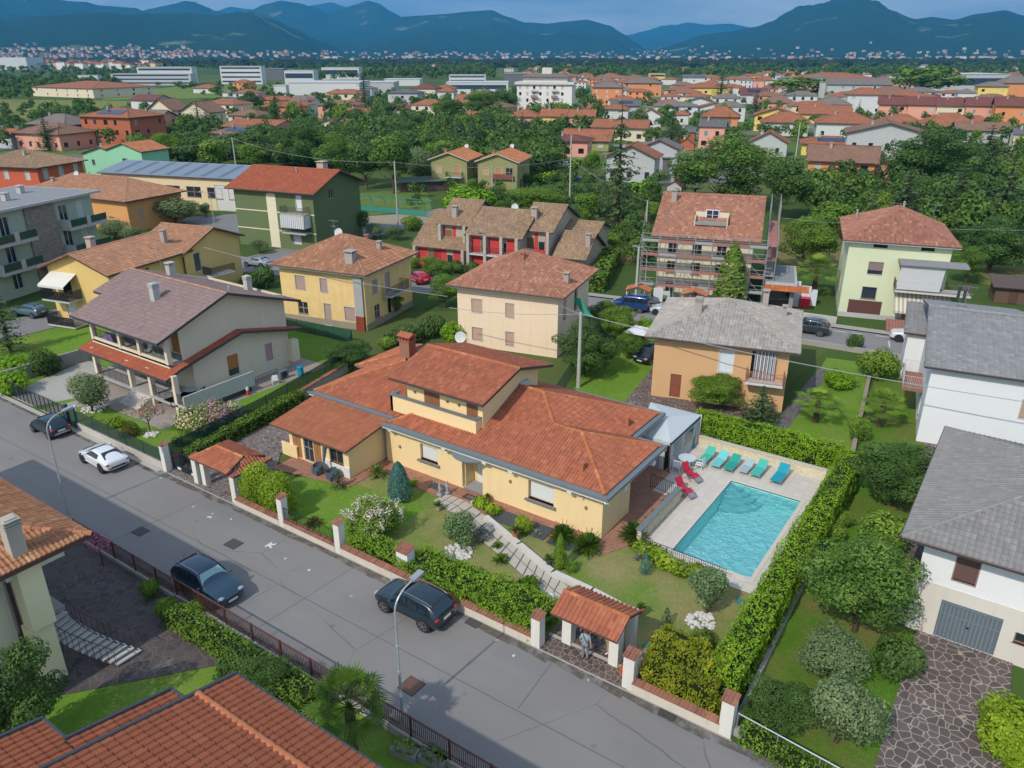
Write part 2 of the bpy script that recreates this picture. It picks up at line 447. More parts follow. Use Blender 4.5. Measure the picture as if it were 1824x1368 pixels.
# ---------------------------------------------------------------- walls with openings, windows
def wallface(mb,a,b,z0,z1,ops=(),t=.18):
 """outer skin from a to b (outside on the right hand), with openings (s0,s1,za,zb) that have reveals"""
 a=Vector((a[0],a[1],0));b=Vector((b[0],b[1],0));d=b -a;ln=d.length;d.normalize();nin=Vector((-d.y,d.x,0))
 P=lambda s,z,k=0:a +d*s +nin*k +Vector((0,0,z))
 xs=sorted({0,ln,*[o[0] for o in ops],*[o[1] for o in ops]});zs=sorted({z0,z1,*[o[2] for o in ops],*[o[3] for o in ops]})
 for i in range(len(xs)-1):
  for j in range(len(zs)-1):
   cx=(xs[i]+xs[i+1])/2;cz=(zs[j]+zs[j+1])/2
   if any(o[0] < cx < o[1] and o[2] < cz < o[3] for o in ops):continue
   mb.face([P(xs[i],zs[j]),P(xs[i+1],zs[j]),P(xs[i+1],zs[j+1]),P(xs[i],zs[j+1])])
 for s0,s1,za,zb in [o[:4] for o in ops]:
  mb.face([P(s0,za),P(s1,za),P(s1,za,t),P(s0,za,t)][::1]);mb.face([P(s0,zb,t),P(s1,zb,t),P(s1,zb),P(s0,zb)])
  mb.face([P(s0,za,t),P(s0,zb,t),P(s0,zb),P(s0,za)]);mb.face([P(s1,za),P(s1,zb),P(s1,zb,t),P(s1,za,t)])
def fillop(parent,a,b,op,kind,col=None,t=.18,trim=(.7,.68,.64),world=False):
 """window / door set in an opening"""
 a=Vector((a[0],a[1],0));b=Vector((b[0],b[1],0));d=(b-a).normalized();nin=Vector((-d.y,d.x,0));s0,s1,z0,z1=op[:4]
 P=lambda s,z,k=0:a +d*s +nin*k +Vector((0,0,z))
 def bar(mb,sa,sb,za,zb,k0,k1):
  v=[P(sa,za,k0),P(sb,za,k0),P(sb,za,k1),P(sa,za,k1),P(sa,zb,k0),P(sb,zb,k0),P(sb,zb,k1),P(sa,zb,k1)]
  n=len(mb.v);mb.v.extend(tuple(p) for p in v)
  for q in ((3,2,1,0),(4,5,6,7),(0,1,5,4),(1,2,6,5),(2,3,7,6),(3,0,4,7)):mb.f.append(tuple(n+i for i in q));mb.r.append(0);mb.mi.append(mb.m)
 f=MB();nm='window'
 tr=plain(trim,.7)
 if kind in ('gl','gl2','gl4','curt'):
  fw=.06;k0,k1=t-.10,t-.03
  bar(f,s0,s1,z0,z0+fw,k0,k1);bar(f,s0,s1,z1-fw,z1,k0,k1);bar(f,s0,s0+fw,z0+fw,z1-fw,k0,k1);bar(f,s1-fw,s1,z0+fw,z1-fw,k0,k1)
  if kind != 'gl' and s1-s0 > .7:c=(s0+s1)/2;bar(f,c-.04,c+.04,z0+fw,z1-fw,k0-.006,k1)
  if kind == 'gl4':c=(z0+z1)/2;bar(f,s0+fw,s1-fw,c-.03,c+.03,k0-.003,k1)
  bar(f,s0-.06,s1+.06,z0-.05,z0,-.05,t-.1) if z0 > .4 else None
  w=f.build('window',plain(col or (.75,.74,.7),.5),parent,world)
  g=MB();bar(g,s0,s1,z0,z1,t-.05,t)
  g.build('pane',glassm() if kind != 'curt' else plain((.55,.56,.55),.3),w)
 elif kind == 'sh':
  bar(f,s0-.06,s1+.06,z0-.05,z0,-.06,t-.05)
  bar(f,s0-.06,s0,z0,z1,-.012,.03);bar(f,s1,s1+.06,z0,z1,-.012,.03);bar(f,s0-.06,s1+.06,z1,z1+.06,-.012,.03)
  w=f.build('window',tr,parent,world)
  g=MB();bar(g,s0,s1,z0,z1,t-.09,t);g.build('roller_shutter',shutterm(col or (.45,.33,.25)),w)
 elif kind == 'half':
  bar(f,s0-.06,s1+.06,z0-.05,z0,-.06,t-.05)
  w=f.build('window',tr,parent,world);zc=z0 +(z1-z0)*.3
  g=MB();bar(g,s0,s1,zc,z1,t-.09,t);g.build('roller_shutter',shutterm(col or (.45,.33,.25)),w)
  g=MB();bar(g,s0,s1,z0,zc,t-.03,t);g.build('pane',glassm(),w)
 elif kind == 'sw':
  c=(s0+s1)/2
  bar(f,s0,c-.01,z0,z1,.02,.07);bar(f,c+.01,s1,z0,z1,.02,.07)
  for ss in (s0,c+.01):
   for k in range(int((z1-z0)/.09)):bar(f,ss+.07,ss+(s1-s0)/2-.09,z0+.05+k*.09,z0+.09+k*.09,.008,.03)
  w=f.build('window',tr if False else plain(col or (.28,.14,.06),.6),parent,world)
 elif kind == 'door':
  nm='door';bar(f,s0,s1,z0,z1,t-.09,t);bar(f,s0+.08,s1-.08,z0+.12,z0+(z1-z0)*.45,t-.11,t-.08);bar(f,s0+.08,s1-.08,z0+(z1-z0)*.52,z1-.12,t-.11,t-.08)
  w=f.build('door',plain(col or (.25,.12,.06),.55),parent,world)
  g=MB();bar(g,s1-.14,s1-.10,z0+.95,z0+1.1,t-.15,t-.1);g.build('handle',plain((.6,.6,.6),.3,1.0),w)
 elif kind == 'garage':
  nrib=int((s1-s0)/.18);f.m=1;bar(f,s0,s1,z0,z1,t-.08,t);f.m=0
  for k in range(nrib):bar(f,s0+.05+k*.18,s0+.12+k*.18,z0+.03,z1-.25,t-.15,t-.08)
  bar(f,s0,s1,z0+(z1-z0)*.62,z0+(z1-z0)*.62+.05,t-.12,t-.08);bar(f,s0,s1,z1-.2,z1,t-.12,t-.08)
  w=f.build('garage_door',[plain(col or (.16,.24,.3),.5),plain(mul(col or (.16,.24,.3),.75),.6)],parent,world)  # recessed panel in a darker tone, shade between the ribs put into its colour
  g=MB();c=(s0+s1)/2;bar(g,c-.08,c+.08,z0+1,z0+1.12,t-.15,t-.11);g.build('handle',plain((.1,.1,.1),.4),w)
 elif kind == 'dark':
  bar(f,s0,s1,z0,z1,t-.02,t);w=f.build('window',glassm((.012,.014,.016)),parent,world)
 return w
def chimney(parent,x,y,z0,h,w=.5,kind='flat',col=(.42,.38,.33),world=False):
 mb=MB();hw=w/2
 m=concretem(col)
 if kind == 'flat':
  mb.box(x-hw,x+hw,y-hw,y+hw,z0-.6,z0+h-.28)
  for sx in (-1,1):
   for sy in (-1,1):mb.box(x+sx*hw*.8-.04,x+sx*hw*.8+.04,y+sy*hw*.8-.04,y+sy*hw*.8+.04,z0+h-.28,z0+h-.08)
  mb.box(x-hw*1.25,x+hw*1.25,y-hw*1.25,y+hw*1.25,z0+h-.08,z0+h)
 elif kind == 'vent':
  mb.box(x-hw,x+hw,y-hw,y+hw,z0-.6,z0+h-.36)
  for k in range(3):mb.box(x-hw*1.15,x+hw*1.15,y-hw*1.15,y+hw*1.15,z0+h-.36+k*.13,z0+h-.29+k*.13);mb.box(x-hw*.8,x+hw*.8,y-hw*.8,y+hw*.8,z0+h-.29+k*.13,z0+h-.23+k*.13)
 elif kind == 'pipe':
  mb.cyl((x,y,z0-.3),(x,y,z0+h-.1),w*.3,w*.3,8);mb.cyl((x,y,z0+h-.1),(x,y,z0+h),w*.45,w*.1,8)
 elif kind == 'brick':
  mb.box(x-hw,x+hw,y-hw*.8,y+hw*.8,z0-.8,z0+h-.55)
  mb.box(x-hw*1.15,x+hw*1.15,y-hw*.95,y+hw*.95,z0+h-.55,z0+h-.48)
  for k in range(4):
   xx=x -hw*.95 +k*hw*1.9/3
   for sy in (-1,1):mb.box(xx-.05,xx+.05,y+sy*hw*.75-.05,y+sy*hw*.75+.05,z0+h-.48,z0+h-.22)
  mb.box(x-hw*.55,x+hw*.55,y-hw*.45,y+hw*.45,z0+h-.48,z0+h-.22)
  mb.box(x-hw*1.15,x+hw*1.15,y-hw*.95,y+hw*.95,z0+h-.22,z0+h-.15)
  zt=z0+h-.15;X0,X1=x-hw*1.3,x+hw*1.3;Y0,Y1=y-hw*1.1,y+hw*1.1
  mb.face([(X0,Y0,zt),(X1,Y0,zt),(X1,y,zt+.25),(X0,y,zt+.25)]);mb.face([(X1,Y1,zt),(X0,Y1,zt),(X0,y,zt+.25),(X1,y,zt+.25)])
  mb.face([(X0,Y1,zt),(X0,Y0,zt),(X0,y,zt+.25)]);mb.face([(X1,Y0,zt),(X1,Y1,zt),(X1,y,zt+.25)])
  m=slabs(S(190,95,60),S(165,75,50),S(150,120,100),.25,.07,.012,.5)
 return mb.build('chimney',m,parent,world)
def railing(mb,pts,z,h=1.0,gap=.12,r=.012,post=.02,kick=.08):
 """balusters and rails along pts (2D)"""
 for a,b in zip(pts,pts[1:]):
  A=Vector((a[0],a[1],z));B=Vector((b[0],b[1],z));d=B-A;n=max(1,int(d.length/gap));U=Vector((0,0,1))
  mb.cyl(A+U*h,B+U*h,post,post,5);mb.cyl(A+U*kick,B+U*kick,r,r,4)
  for i in range(n+1):
   p=A +d*(i/n);q=i % 8 == 0;mb.cyl(p +U*(0 if q else kick),p+U*h,post if q else r,None,4,False)
def skylight(T,x,y,w,d,h,rise,o,ww=.8,hh=1.1):
 k=rise/(d/2);z=h +k*y +.13;m=MB();c=.97;m.face([(x,y,z),(x+ww,y,z),(x+ww,y+hh*c,z+hh*c*k),(x,y+hh*c,z+hh*c*k)]);m.face([(x,y,z),(x,y,z-.15),(x+ww,y,z-.15),(x+ww,y,z)]);m.build('skylight',glassm((.03,.05,.08)),T)
def house(label,pos,rz,w,d,h,wallc,rooft=('hip',1.8,.6),tilem_=None,tile=('roman',.25,.40,.05),wins=None,chims=(),shut=(.45,.33,.25),
  name='house',trim=(.62,.6,.56),fascia=None,plinth=None,old=False,group=None,gut=True,base=0.0,wear=.5,cat='house',z0=0.0):
 """house with its front-left corner at pos, front facing local -Y"""
 T=thing(name,label,cat,(pos[0],pos[1],z0),rz,group);C4=[(0,0),(w,0),(w,d),(0,d)];mb=MB();ops={}
 wins=wins or {}
 for k,(a,b) in zip('FRBL',((C4[0],C4[1]),(C4[1],C4[2]),(C4[2],C4[3]),(C4[3],C4[0]))):
  ol=[(s-ww/2,s+ww/2,z,z+hh,kd,cc) for (s,z,ww,hh,kd,*c) in wins.get(k,()) for cc in [c[0] if c else None]]
  ops[k]=(a,b,ol);wallface(mb,a,b,-.3,h,ol)
 typ,rise,o=rooft[:3];e=0.0
 P=[];cap=[]
 if typ == 'gx':     # ridge along local x
  k=rise/(d/2);ze=h -o*k
  P=[[(-o,-o,ze),(w+o,-o,ze),(w+o,d/2,h+rise),(-o,d/2,h+rise)],[(w+o,d+o,ze),(-o,d+o,ze),(-o,d/2,h+rise),(w+o,d/2,h+rise)]]
  cap=[((-o,d/2,h+rise),(w+o,d/2,h+rise))]
  mb.face([(0,0,h),(0,d/2,h+rise-.15),(0,d,h)][::-1]);mb.face([(w,0,h),(w,d,h),(w,d/2,h+rise-.15)])
  gl=[[(-o,-o),(w+o,-o)],[(-o,d+o),(w+o,d+o)]]
 elif typ == 'gy':
  k=rise/(w/2);ze=h -o*k
  P=[[(-o,d+o,ze),(-o,-o,ze),(w/2,-o,h+rise),(w/2,d+o,h+rise)],[(w+o,-o,ze),(w+o,d+o,ze),(w/2,d+o,h+rise),(w/2,-o,h+rise)]]
  cap=[((w/2,-o,h+rise),(w/2,d+o,h+rise))]
  mb.face([(0,0,h),(w,0,h),(w/2,0,h+rise-.15)]);mb.face([(w,d,h),(0,d,h),(w/2,d,h+rise-.15)])
  gl=[[(-o,-o),(-o,d+o)],[(w+o,-o),(w+o,d+o)]]
 elif typ == 'hip':
  m=min(w,d)/2;k=rise/m;ze=h -o*k;a,b,c,e2=(-o,-o,ze),(w+o,-o,ze),(w+o,d+o,ze),(-o,d+o,ze)
  if w >= d:r1,r2=(m,d/2,h+rise),(w-m,d/2,h+rise)
  else:r1,r2=(w/2,m,h+rise),(w/2,d-m,h+rise)
  if w -d > .2:P=[[a,b,r2,r1],[b,c,r2],[c,e2,r1,r2],[e2,a,r1]];cap=[(a,r1),(e2,r1),(b,r2),(c,r2),(r1,r2)]
  elif d -w > .2:P=[[a,b,r1],[b,c,r2,r1],[c,e2,r2],[e2,a,r1,r2]];cap=[(a,r1),(b,r1),(c,r2),(e2,r2),(r1,r2)]
  else:r1=(w/2,d/2,h+rise);P=[[a,b,r1],[b,c,r1],[c,e2,r1],[e2,a,r1]];cap=[(a,r1),(b,r1),(c,r1),(e2,r1)]
  gl=[[a[:2],b[:2],c[:2],e2[:2],a[:2]]]
 elif typ == 'shedR':   # falls to the front
  k=rise/d;ze=h -o*k;P=[[(-o,-o,ze),(w+o,-o,ze),(w+o,d+o,h+rise+o*k),(-o,d+o,h+rise+o*k)]];gl=[[(-o,-o),(w+o,-o)]]
  mb.face([(0,0,h),(0,d,h+rise-.1),(0,d,h)][::-1]);mb.face([(w,0,h),(w,d,h),(w,d,h+rise-.1)]);mb.face([(w,d,h),(0,d,h),(0,d,h+rise-.1),(w,d,h+rise-.1)]);ze=ze
 elif typ == 'flat':
  ze=h;gl=[]
 wo_=mb.build('wall',plaster(wallc,wear,old),T)
 if typ == 'flat':
  f=MB();f.box(-o,w+o,-o,d+o,h,h+.3);f.m=1;f.box(-o+.25,w+o-.25,-o+.25,d+o-.25,h+.24,h+.304);f.m=0
  ro=f.build('roof',[concretem(fascia or (.5,.5,.48)),concretem((.28,.29,.3))],T);ze=h
 else:ro=roof(T,P,tilem_,cap,plain(fascia or (.10,.06,.045),.7),tile=tile)
 if gut and tile is not None and typ != 'flat':
  for g in gl:gutter(ro,g,ze -.02,plain((.10,.07,.06),.5),w=.14)
 if plinth:
  f=MB();q=.03;f.box(-q,w+q,-q,0.0,-.3,plinth[0]);f.box(w,w+q,0,d+q,-.3,plinth[0]);f.box(-q,0,0,d+q,-.3,plinth[0]);f.build('plinth',concretem(plinth[1]),T)
 for k in 'FRBL':
  a,b,ol=ops[k]
  for op in ol:fillop(wo_,a,b,op,op[4],op[5] or shut,trim=trim)
 for c in chims:
  x,y,hh,ww,kd=c[:5]
  zz=h
  if typ == 'gx':zz=h +rise*(1 -abs(y-d/2)/(d/2))
  elif typ == 'gy':zz=h +rise*(1 -abs(x-w/2)/(w/2))
  elif typ == 'hip':m=min(w,d)/2;zz=h +rise*min(1,min(x,w-x,y,d-y)/m)
  chimney(ro,x,y,zz,hh,ww,kd,c[5] if len(c) > 5 else (.42,.38,.33))
 return T
# ---------------------------------------------------------------- colours
YEL=S(243,212,150);TER=tilem((.44,.148,.08),(.34,.115,.065),(.53,.20,.11),.3,(.16,.085,.06))
GUT=plain((.16,.19,.20),.55,0.0,.4);WHITE=plain((.74,.73,.70),.6);IRON=plain((.035,.035,.04),.5,.6)
TERRAC=slabs((.42,.20,.13),(.30,.135,.095),(.40,.33,.27),.45,.3,.012,.5)
POT=plain((.40,.14,.07),.8);LAWN=grassm();LAWN_DRY=grassm(dryness=.56,g1=(.125,.215,.035),g2=(.19,.29,.05),dry=(.36,.28,.14))
LAWN_B=grassm(g1=(.115,.22,.026),g2=(.19,.35,.04),dryness=.33,dry=(.27,.27,.08));SLAB=slabs((.68,.62,.54),(.60,.55,.48),(.44,.40,.35),.6,.6,.012)
def ribbon(pts,w,z):
 mb=MB();n=len(pts);Lf,Rt=[],[]
 for i,p in enumerate(pts):
  a=Vector(pts[max(0,i-1)]);b=Vector(pts[min(n-1,i+1)]);d=(b-a).normalized();s=Vector((-d.y,d.x))*w/2
  Lf.append((p[0]+s.x,p[1]+s.y,z));Rt.append((p[0]-s.x,p[1]-s.y,z))
 for i in range(n-1):mb.face([Rt[i],Rt[i+1],Lf[i+1],Lf[i]])
 return mb
def sheet(poly,z):
 mb=MB();mb.face([(p[0],p[1],z) for p in poly]);return mb
# ---------------------------------------------------------------- ground and roads
n=NT('far_ground').set(.95,0,.1);c=n.coord()
v=n.n('TexVoronoi',Scale=.012);n.l(c,v.inputs['Vector']);x=n.n('SeparateXYZ');n.l(v.outputs['Color'],x.inputs[0])
a=n.ramp(x.outputs[0],[(0,(.05,.10,.025)),(.5,(.08,.14,.035)),(.85,(.15,.16,.06)),(1,(.06,.11,.025))])
a=n.mix(n.math('MULTIPLY',n.noise(c,.08,6,.65),.6),a,(.05,.09,.02));a=n.mix(n.math('MULTIPLY',n.noise(c,1.5,4,.65),.5),a,(.05,.08,.018));n.base(a);n.bump(n.noise(c,4,3),.6,.1)
g=MB()
for (X0,X1,Y0,Y1) in ((-18000,21.1,-3000,19000),(26.0,8000,-3000,19000),(21.1,26.0,-3000,11.2),(21.1,26.0,21.3,19000)):   # open where the pool is sunk
 g.face([(X0,Y0,-.03),(X1,Y0,-.03),(X1,Y1,-.03),(X0,Y1,-.03)])
struct('ground',g,n.m)
def asphalt(name,col=(.215,.205,.196)):
 n=NT(name).set(.88,0,.2);c=n.coord()
 a=n.mix(n.noise(c,.18,5,.6),mul(col,.74),mul(col,1.16))
 a=n.mix(n.math('MULTIPLY',n.ramp(n.noise(n.coord('Object',(.25,2.0,1)),.5,5,.6),[(.45,0.0),(.7,1.0)]),.30),a,mul(col,.72))
 a=n.mix(n.math('MULTIPLY',n.noise(c,45,2,.8),.5),a,mul(col,1.3))
 e=n.n('TexVoronoi',feature='DISTANCE_TO_EDGE',Scale=.13);wv=n.n('TexNoise',Scale=.7,Detail=6);n.l(c,wv.inputs['Vector'])
 n.l(n.mix(.25,c,wv.outputs['Color'],'ADD'),e.inputs['Vector'])
 k=n.ramp(e.outputs[0],[(.0006,1.0),(.002,0.0)]);k2=n.ramp(n.noise(c,.12,2),[(.54,0.0),(.60,1.0)])
 a=n.mix(n.math('MULTIPLY',n.math('MULTIPLY',k,k2),.55),a,(.04,.04,.042))
 v=n.n('TexVoronoi',Scale=.45);n.l(c,v.inputs['Vector']);s=n.ramp(v.outputs['Distance'],[(.03,1.0),(.085,0.0)])
 a=n.mix(n.math('MULTIPLY',s,.35),a,(.06,.06,.062));n.base(a);n.bump(n.noise(c,60,2),.35,.01);return n.m
ASPH=asphalt('asphalt')
struct('road',sheet([(-75,-7.75),(60,-7.75),(60,-.14),(-75,-.14)],.0),ASPH)
ap=asphalt('asphalt_patch',(.20,.197,.195))
mb=MB()
for (x0,x1,y0,y1) in ((-6,1.5,-1.6,-.2),(17.4,20.2,-1.7,-.2),(-10.5,-3.5,-7.7,-6.9),(25,41,-1.0,-.2)):mb.face([(x0,y0,.004),(x1,y0,.004),(x1+.4,y1,.004),(x0+.3,y1,.004)])
struct('asphalt_patches',mb,ap)
struct('back_road',ribbon([(-70,38.5),(-56,41),(-30,47),(-2,52.2),(17,55.4),(42,58.8),(80,62)],6.6,.0),asphalt('asphalt_back',(.22,.215,.215)))
struct('side_road',ribbon([(-53.5,-8),(-53.5,16),(-55,30),(-56,41),(-58,90)],6.5,.004),asphalt('asphalt_side',(.21,.205,.205)))
struct('pavement',ribbon([(-30,51.0),(-2,56.4),(17,59.4),(42,62.8),(80,66)],1.2,.1),concretem((.40,.38,.35)))
# white bay markings on the back road
mb=MB()
for (x,y) in ((1478,580),(1583,607)):
 p=L(x,y);q=L(x+2,y+14);d=(q-p).normalized()*2.0
 mb.face([(p.x-.06,p.y,.008),(p.x+.06,p.y,.008),(p.x+.06+d.x,p.y+d.y,.008),(p.x-.06+d.x,p.y+d.y,.008)])
for (xa,ya,xb,yb) in ((1462,587,1508,592),(1518,593,1535,596),(1560,598,1600,603)):
 p=L(xa,ya);q=L(xb,yb);mb.face([(p.x,p.y-.07,.008),(q.x,q.y-.07,.008),(q.x,q.y+.07,.008),(p.x,p.y+.07,.008)])
struct('road_markings',mb,plain((.6,.6,.58),.8))
# small white paint marks of surveyors on the street
mb=MB();rr=random.Random(5)
for (x,y,s) in ((481,971,.38),(508,995,.15),(550,1016,.15),(286,852,.12),(412,925,.14),(345,903,.12),(1048,1212,.1),(915,1168,.14),(885,1140,.12),(626,1062,.1),(373,921,.22),(378,915,.12)):
 p=L(x,y)
 for k in range(3):
  a=rr.uniform(0,6.3);w=s*rr.uniform(.4,.8);h_=s*.22;cx,cy=p.x+rr.uniform(-.3,.3)*s,p.y+rr.uniform(-.3,.3)*s;ca,sa=math.cos(a),math.sin(a)
  mb.face([(cx+ca*u*w-sa*v_*h_,cy+sa*u*w+ca*v_*h_,.009+k*.001) for u,v_ in ((-1,-1),(1,-.6),(.8,1),(-.7,.8))])
struct('paint_marks',mb,plain((.62,.62,.6),.8))
sm=MB();rs=random.Random(8)
def seam(x0,y0,x1,y1,w):
 n=14;pts=[(x0+(x1-x0)*i/n,y0+(y1-y0)*i/n+rs.uniform(-.03,.03)) for i in range(n+1)]
 for a,b in zip(pts,pts[1:]):sm.face([(a[0],a[1]-w,.006),(b[0],b[1]-w,.006),(b[0],b[1]+w,.006),(a[0],a[1]+w,.006)] if abs(x1-x0) > 1 else [(a[0]-w,a[1],.006),(a[0]+w,a[1],.006),(b[0]+w,b[1],.006),(b[0]-w,b[1],.006)])
for q in ((-60,-4.2,44,-3.9,.022),(-7,-7.6,-6.6,-.2,.02),(6.5,-7.6,6.9,-.3,.02),(20.5,-3.9,20.2,-.2,.02),(-30,-7.6,-29.7,-.3,.02)):seam(*q)
struct('road_seams',sm,plain((.115,.115,.117),.9))
n=NT('gutter_dirt').set(.95,0,.1);c=n.coord('Object',(1,1,1));n.base(n.mix(n.noise(c,6,3),(.10,.085,.065),(.17,.15,.12)));tr=n.n('BsdfTransparent');ms=n.n('MixShader');n.l(n.ramp(n.noise(c,1.3,6,.7),[(.38,0.0),(.62,.85)]),ms.inputs[0]);n.l(tr.outputs[0],ms.inputs[1]);n.l(n.b.outputs[0],ms.inputs[2]);n.l(ms.outputs[0],n.out.inputs[0])
mb=MB();[mb.face([(x_,-.50-.25*rs.random(),.010),(x_+2,-.50-.25*rs.random(),.010),(x_+2,-.18,.010),(x_,-.18,.010)]) for x_ in range(-12,44,2)];[mb.face([(x_,-.75,.010),(x_+2,-.75,.010),(x_+2,-.46,.010),(x_,-.46,.010)]) for x_ in range(-58,-12,2)];[mb.face([(x_,-7.74,.010),(x_+2,-7.74,.010),(x_+2,-7.3-.2*rs.random(),.010),(x_,-7.3-.2*rs.random(),.010)]) for x_ in range(-20,40,2)];struct('gutter_dirt',mb,n.m)
def manhole(x,y,w,d,rust,label,grate=False):
 p=L(x,y);mb=MB();mb.box(-w/2,w/2,-d/2,d/2,.002,.012)
 if grate:
  mb.m=1
  for k in range(7):mb.box(-w/2+.06+k*(w-.12)/7,-w/2+.06+k*(w-.12)/7+.04,-d/2+.06,d/2-.06,.012,.022)
 else:
  mb.m=1;mb.box(-w/2+.05,w/2-.05,-d/2+.05,d/2-.05,.012,.018)
  for k in range(6):mb.box(-w/2+.08+k*(w-.16)/6,-w/2+.1+k*(w-.16)/6,-d/2+.07,d/2-.07,.018,.022)
 o=mb.build('manhole_cover',[plain((.05,.045,.04),.8),plain((.14,.075,.055) if rust else (.07,.07,.072),.7)]);o.location=(p.x,p.y,0);o.rotation_euler=(0,0,rr.uniform(-.08,.08))
 tag(o,label,'manhole cover','covers and drains in the street')
manhole(733,1222,.95,.95,True,'rusty square cover in the road right of the central lamp post')
manhole(416,969,.95,.8,False,'dark square cover in the middle of the road left of the white paint marks')
manhole(250,947,.9,.75,False,'square cover inside the hip roof shadow on the road')
manhole(263,834,.65,.45,False,'small cover in the road between the white coupe and the white gate pillar')
manhole(571,973,.7,.35,True,'narrow rusty drain beside the low garden wall of the yellow villa')
manhole(1189,1273,.8,.5,False,'slotted drain grate in the road below the yellowing hedge',True)
manhole(845,1108,.8,.7,False,'cover in the dark patch behind the black parked car')
# kerb and low wall of the villa
TILEWALL=tilem((.34,.15,.10),(.24,.11,.075),(.43,.20,.13),.4,(.2,.15,.11))
def lowwall(x0,x1,y,h,label,tilecap=True,col=S(214,204,186),t=.28):
 T=thing('garden_wall',label,'wall',((x0+x1)/2,y,0))
 mb=MB();mb.box(x0,x1,y-t/2,y+t/2,-.2,h);mb.build('wall',plaster(col,.9),T,True)
 if tilecap:
  mb=MB();o=.035;tiles(mb,[(x0,y-t/2-o,h+.02),(x1,y-t/2-o,h+.02),(x1,y+t/2+o,h+.14),(x0,y+t/2+o,h+.14)],.2,.36,.055)
  mb.m=1;mb.box(x0,x1,y-t/2+.02,y+t/2-.02,h,h+.06);mb.build('tile_coping',[TILEWALL,plaster(col,.9)],T,True)
 return T
lowwall(-4.2,.05,0,.42,'white low wall with terracotta coping under the two rounded hedges by the tiled gate')
lowwall(.5,4.95,0,.42,'white low wall with terracotta coping and short iron fence beside the bright lawn')
lowwall(5.45,18.75,0,.5,'long white low wall with terracotta coping behind the black parked car')
lowwall(24.25,28.4,0,.55,'white low wall with terracotta coping under the yellowing hedge at the corner')
def pillar(x,y,h,label,w=.45,grp='white fence pillars with tile caps'):
 T=thing('gate_pillar',label,'pillar',(x,y,0),0,grp)
 mb=MB();mb.box(-w/2,w/2,-w/2,w/2,-.2,h);mb.build('shaft',plaster(S(222,219,210),.5),T)
 mb=MB();e=w/2+.06;tiles(mb,[(-e,-e,h+.02),(e,-e,h+.02),(e,e,h+.16),(-e,e,h+.16)],.19,.35,.055)
 mb.m=1;mb.prism([(-w/2,-w/2),(w/2,-w/2),(w/2,w/2),(-w/2,w/2)],h,h+.05);mb.build('tile_cap',[TILEWALL,plaster(S(222,219,210),.5)],T)
pillar(-12.0,.1,2.0,'white pillar with tile cap at the left end of the sliding gate')
pillar(-8.75,.35,2.0,'white pillar with tile cap between the sliding gate and the small gate')
pillar(-4.45,.2,1.95,'white pillar left of the two rounded hedges')
pillar(.25,.1,2.0,'white pillar with tile cap between rounded hedge and iron fence')
pillar(5.2,.1,2.0,'white pillar with tile cap beside the white flowering shrub')
pillar(28.65,.15,1.9,'wide white pillar at the far right corner of the yellowing hedge',.55)
pillar(19.0,.1,1.75,'white pillar overgrown by hedge left of the tiled street entrance',.5)
pillar(24.0,.2,1.85,'broad white pillar right of the tiled street entrance',.55)
T=thing('meter_cabinet','small white cabinet with tiled top rising out of the street hedge','cabinet',(9.75,.75,0))
mb=MB();mb.box(-.42,.42,-.3,.3,0,1.55);mb.build('body',WHITE,T)
mb=MB();tiles(mb,[(-.5,-.38,1.57),(.5,-.38,1.57),(.5,.38,1.74),(-.5,.38,1.74)],.2,.38,.055);mb.m=1;mb.box(-.42,.42,-.28,.28,1.55,1.6);mb.build('tile_top',[TILEWALL,WHITE],T)
T=thing('iron_fence','short dark iron fence on the low wall beside the bright lawn','fence',(2.7,0,.5));mb=MB();railing(mb,[(.5,.0),(4.95,.0)],.52,.9,.13);mb.build('railing',IRON,T,True)
# kerb along the villa side
mb=MB();mb.box(-12.4,29,-.17,-.135,-.05,.06);mb.box(-60,-12.4,-.45,-.1,-.05,.05);struct('kerb',mb,concretem((.46,.44,.40)))
struct('entrance_paving',sheet([(19.1,-.13),(24,-.13),(24,2.6),(19.1,2.6)],.05),crazy(3.6))
struct('driveway',sheet([(-12.1,-.13),(-4.6,-.13),(-4.6,3.2),(-7.4,6.2),(-8.6,12),(-11.6,22),(-13.6,22)],.03),crazy(3.2,(.12,.095,.085),(.2,.16,.145),(.34,.31,.28)))
# gardens of the villa
struct('front_lawn',sheet([(-5.6,.2),(6,.2),(6.2,6.6),(-.2,6.2),(-5.5,4.0)],.02),LAWN_B)
struct('front_garden',sheet([(6,.2),(19.2,.2),(24,2.5),(28.4,.2),(28.4,10.2),(20,10.4),(17.2,9.9),(6,9.9),(-.4,9.9),(-.4,6.2),(6.2,6.6)],.016),LAWN_DRY)
struct('terrace',sheet([(-6.2,4.4),(.2,5.6),(.4,8.6),(6.5,8.0),(17.9,8.2),(19.1,10.7),(19.1,16.75),(14.5,17.2),(14.4,13.7),(-.3,10.4),(-6.2,7)],.05),TERRAC)
struct('side_terrace',sheet([(14.45,16.9),(17.3,16.8),(17.3,19.95),(14.45,19.95)],.047),TERRAC)
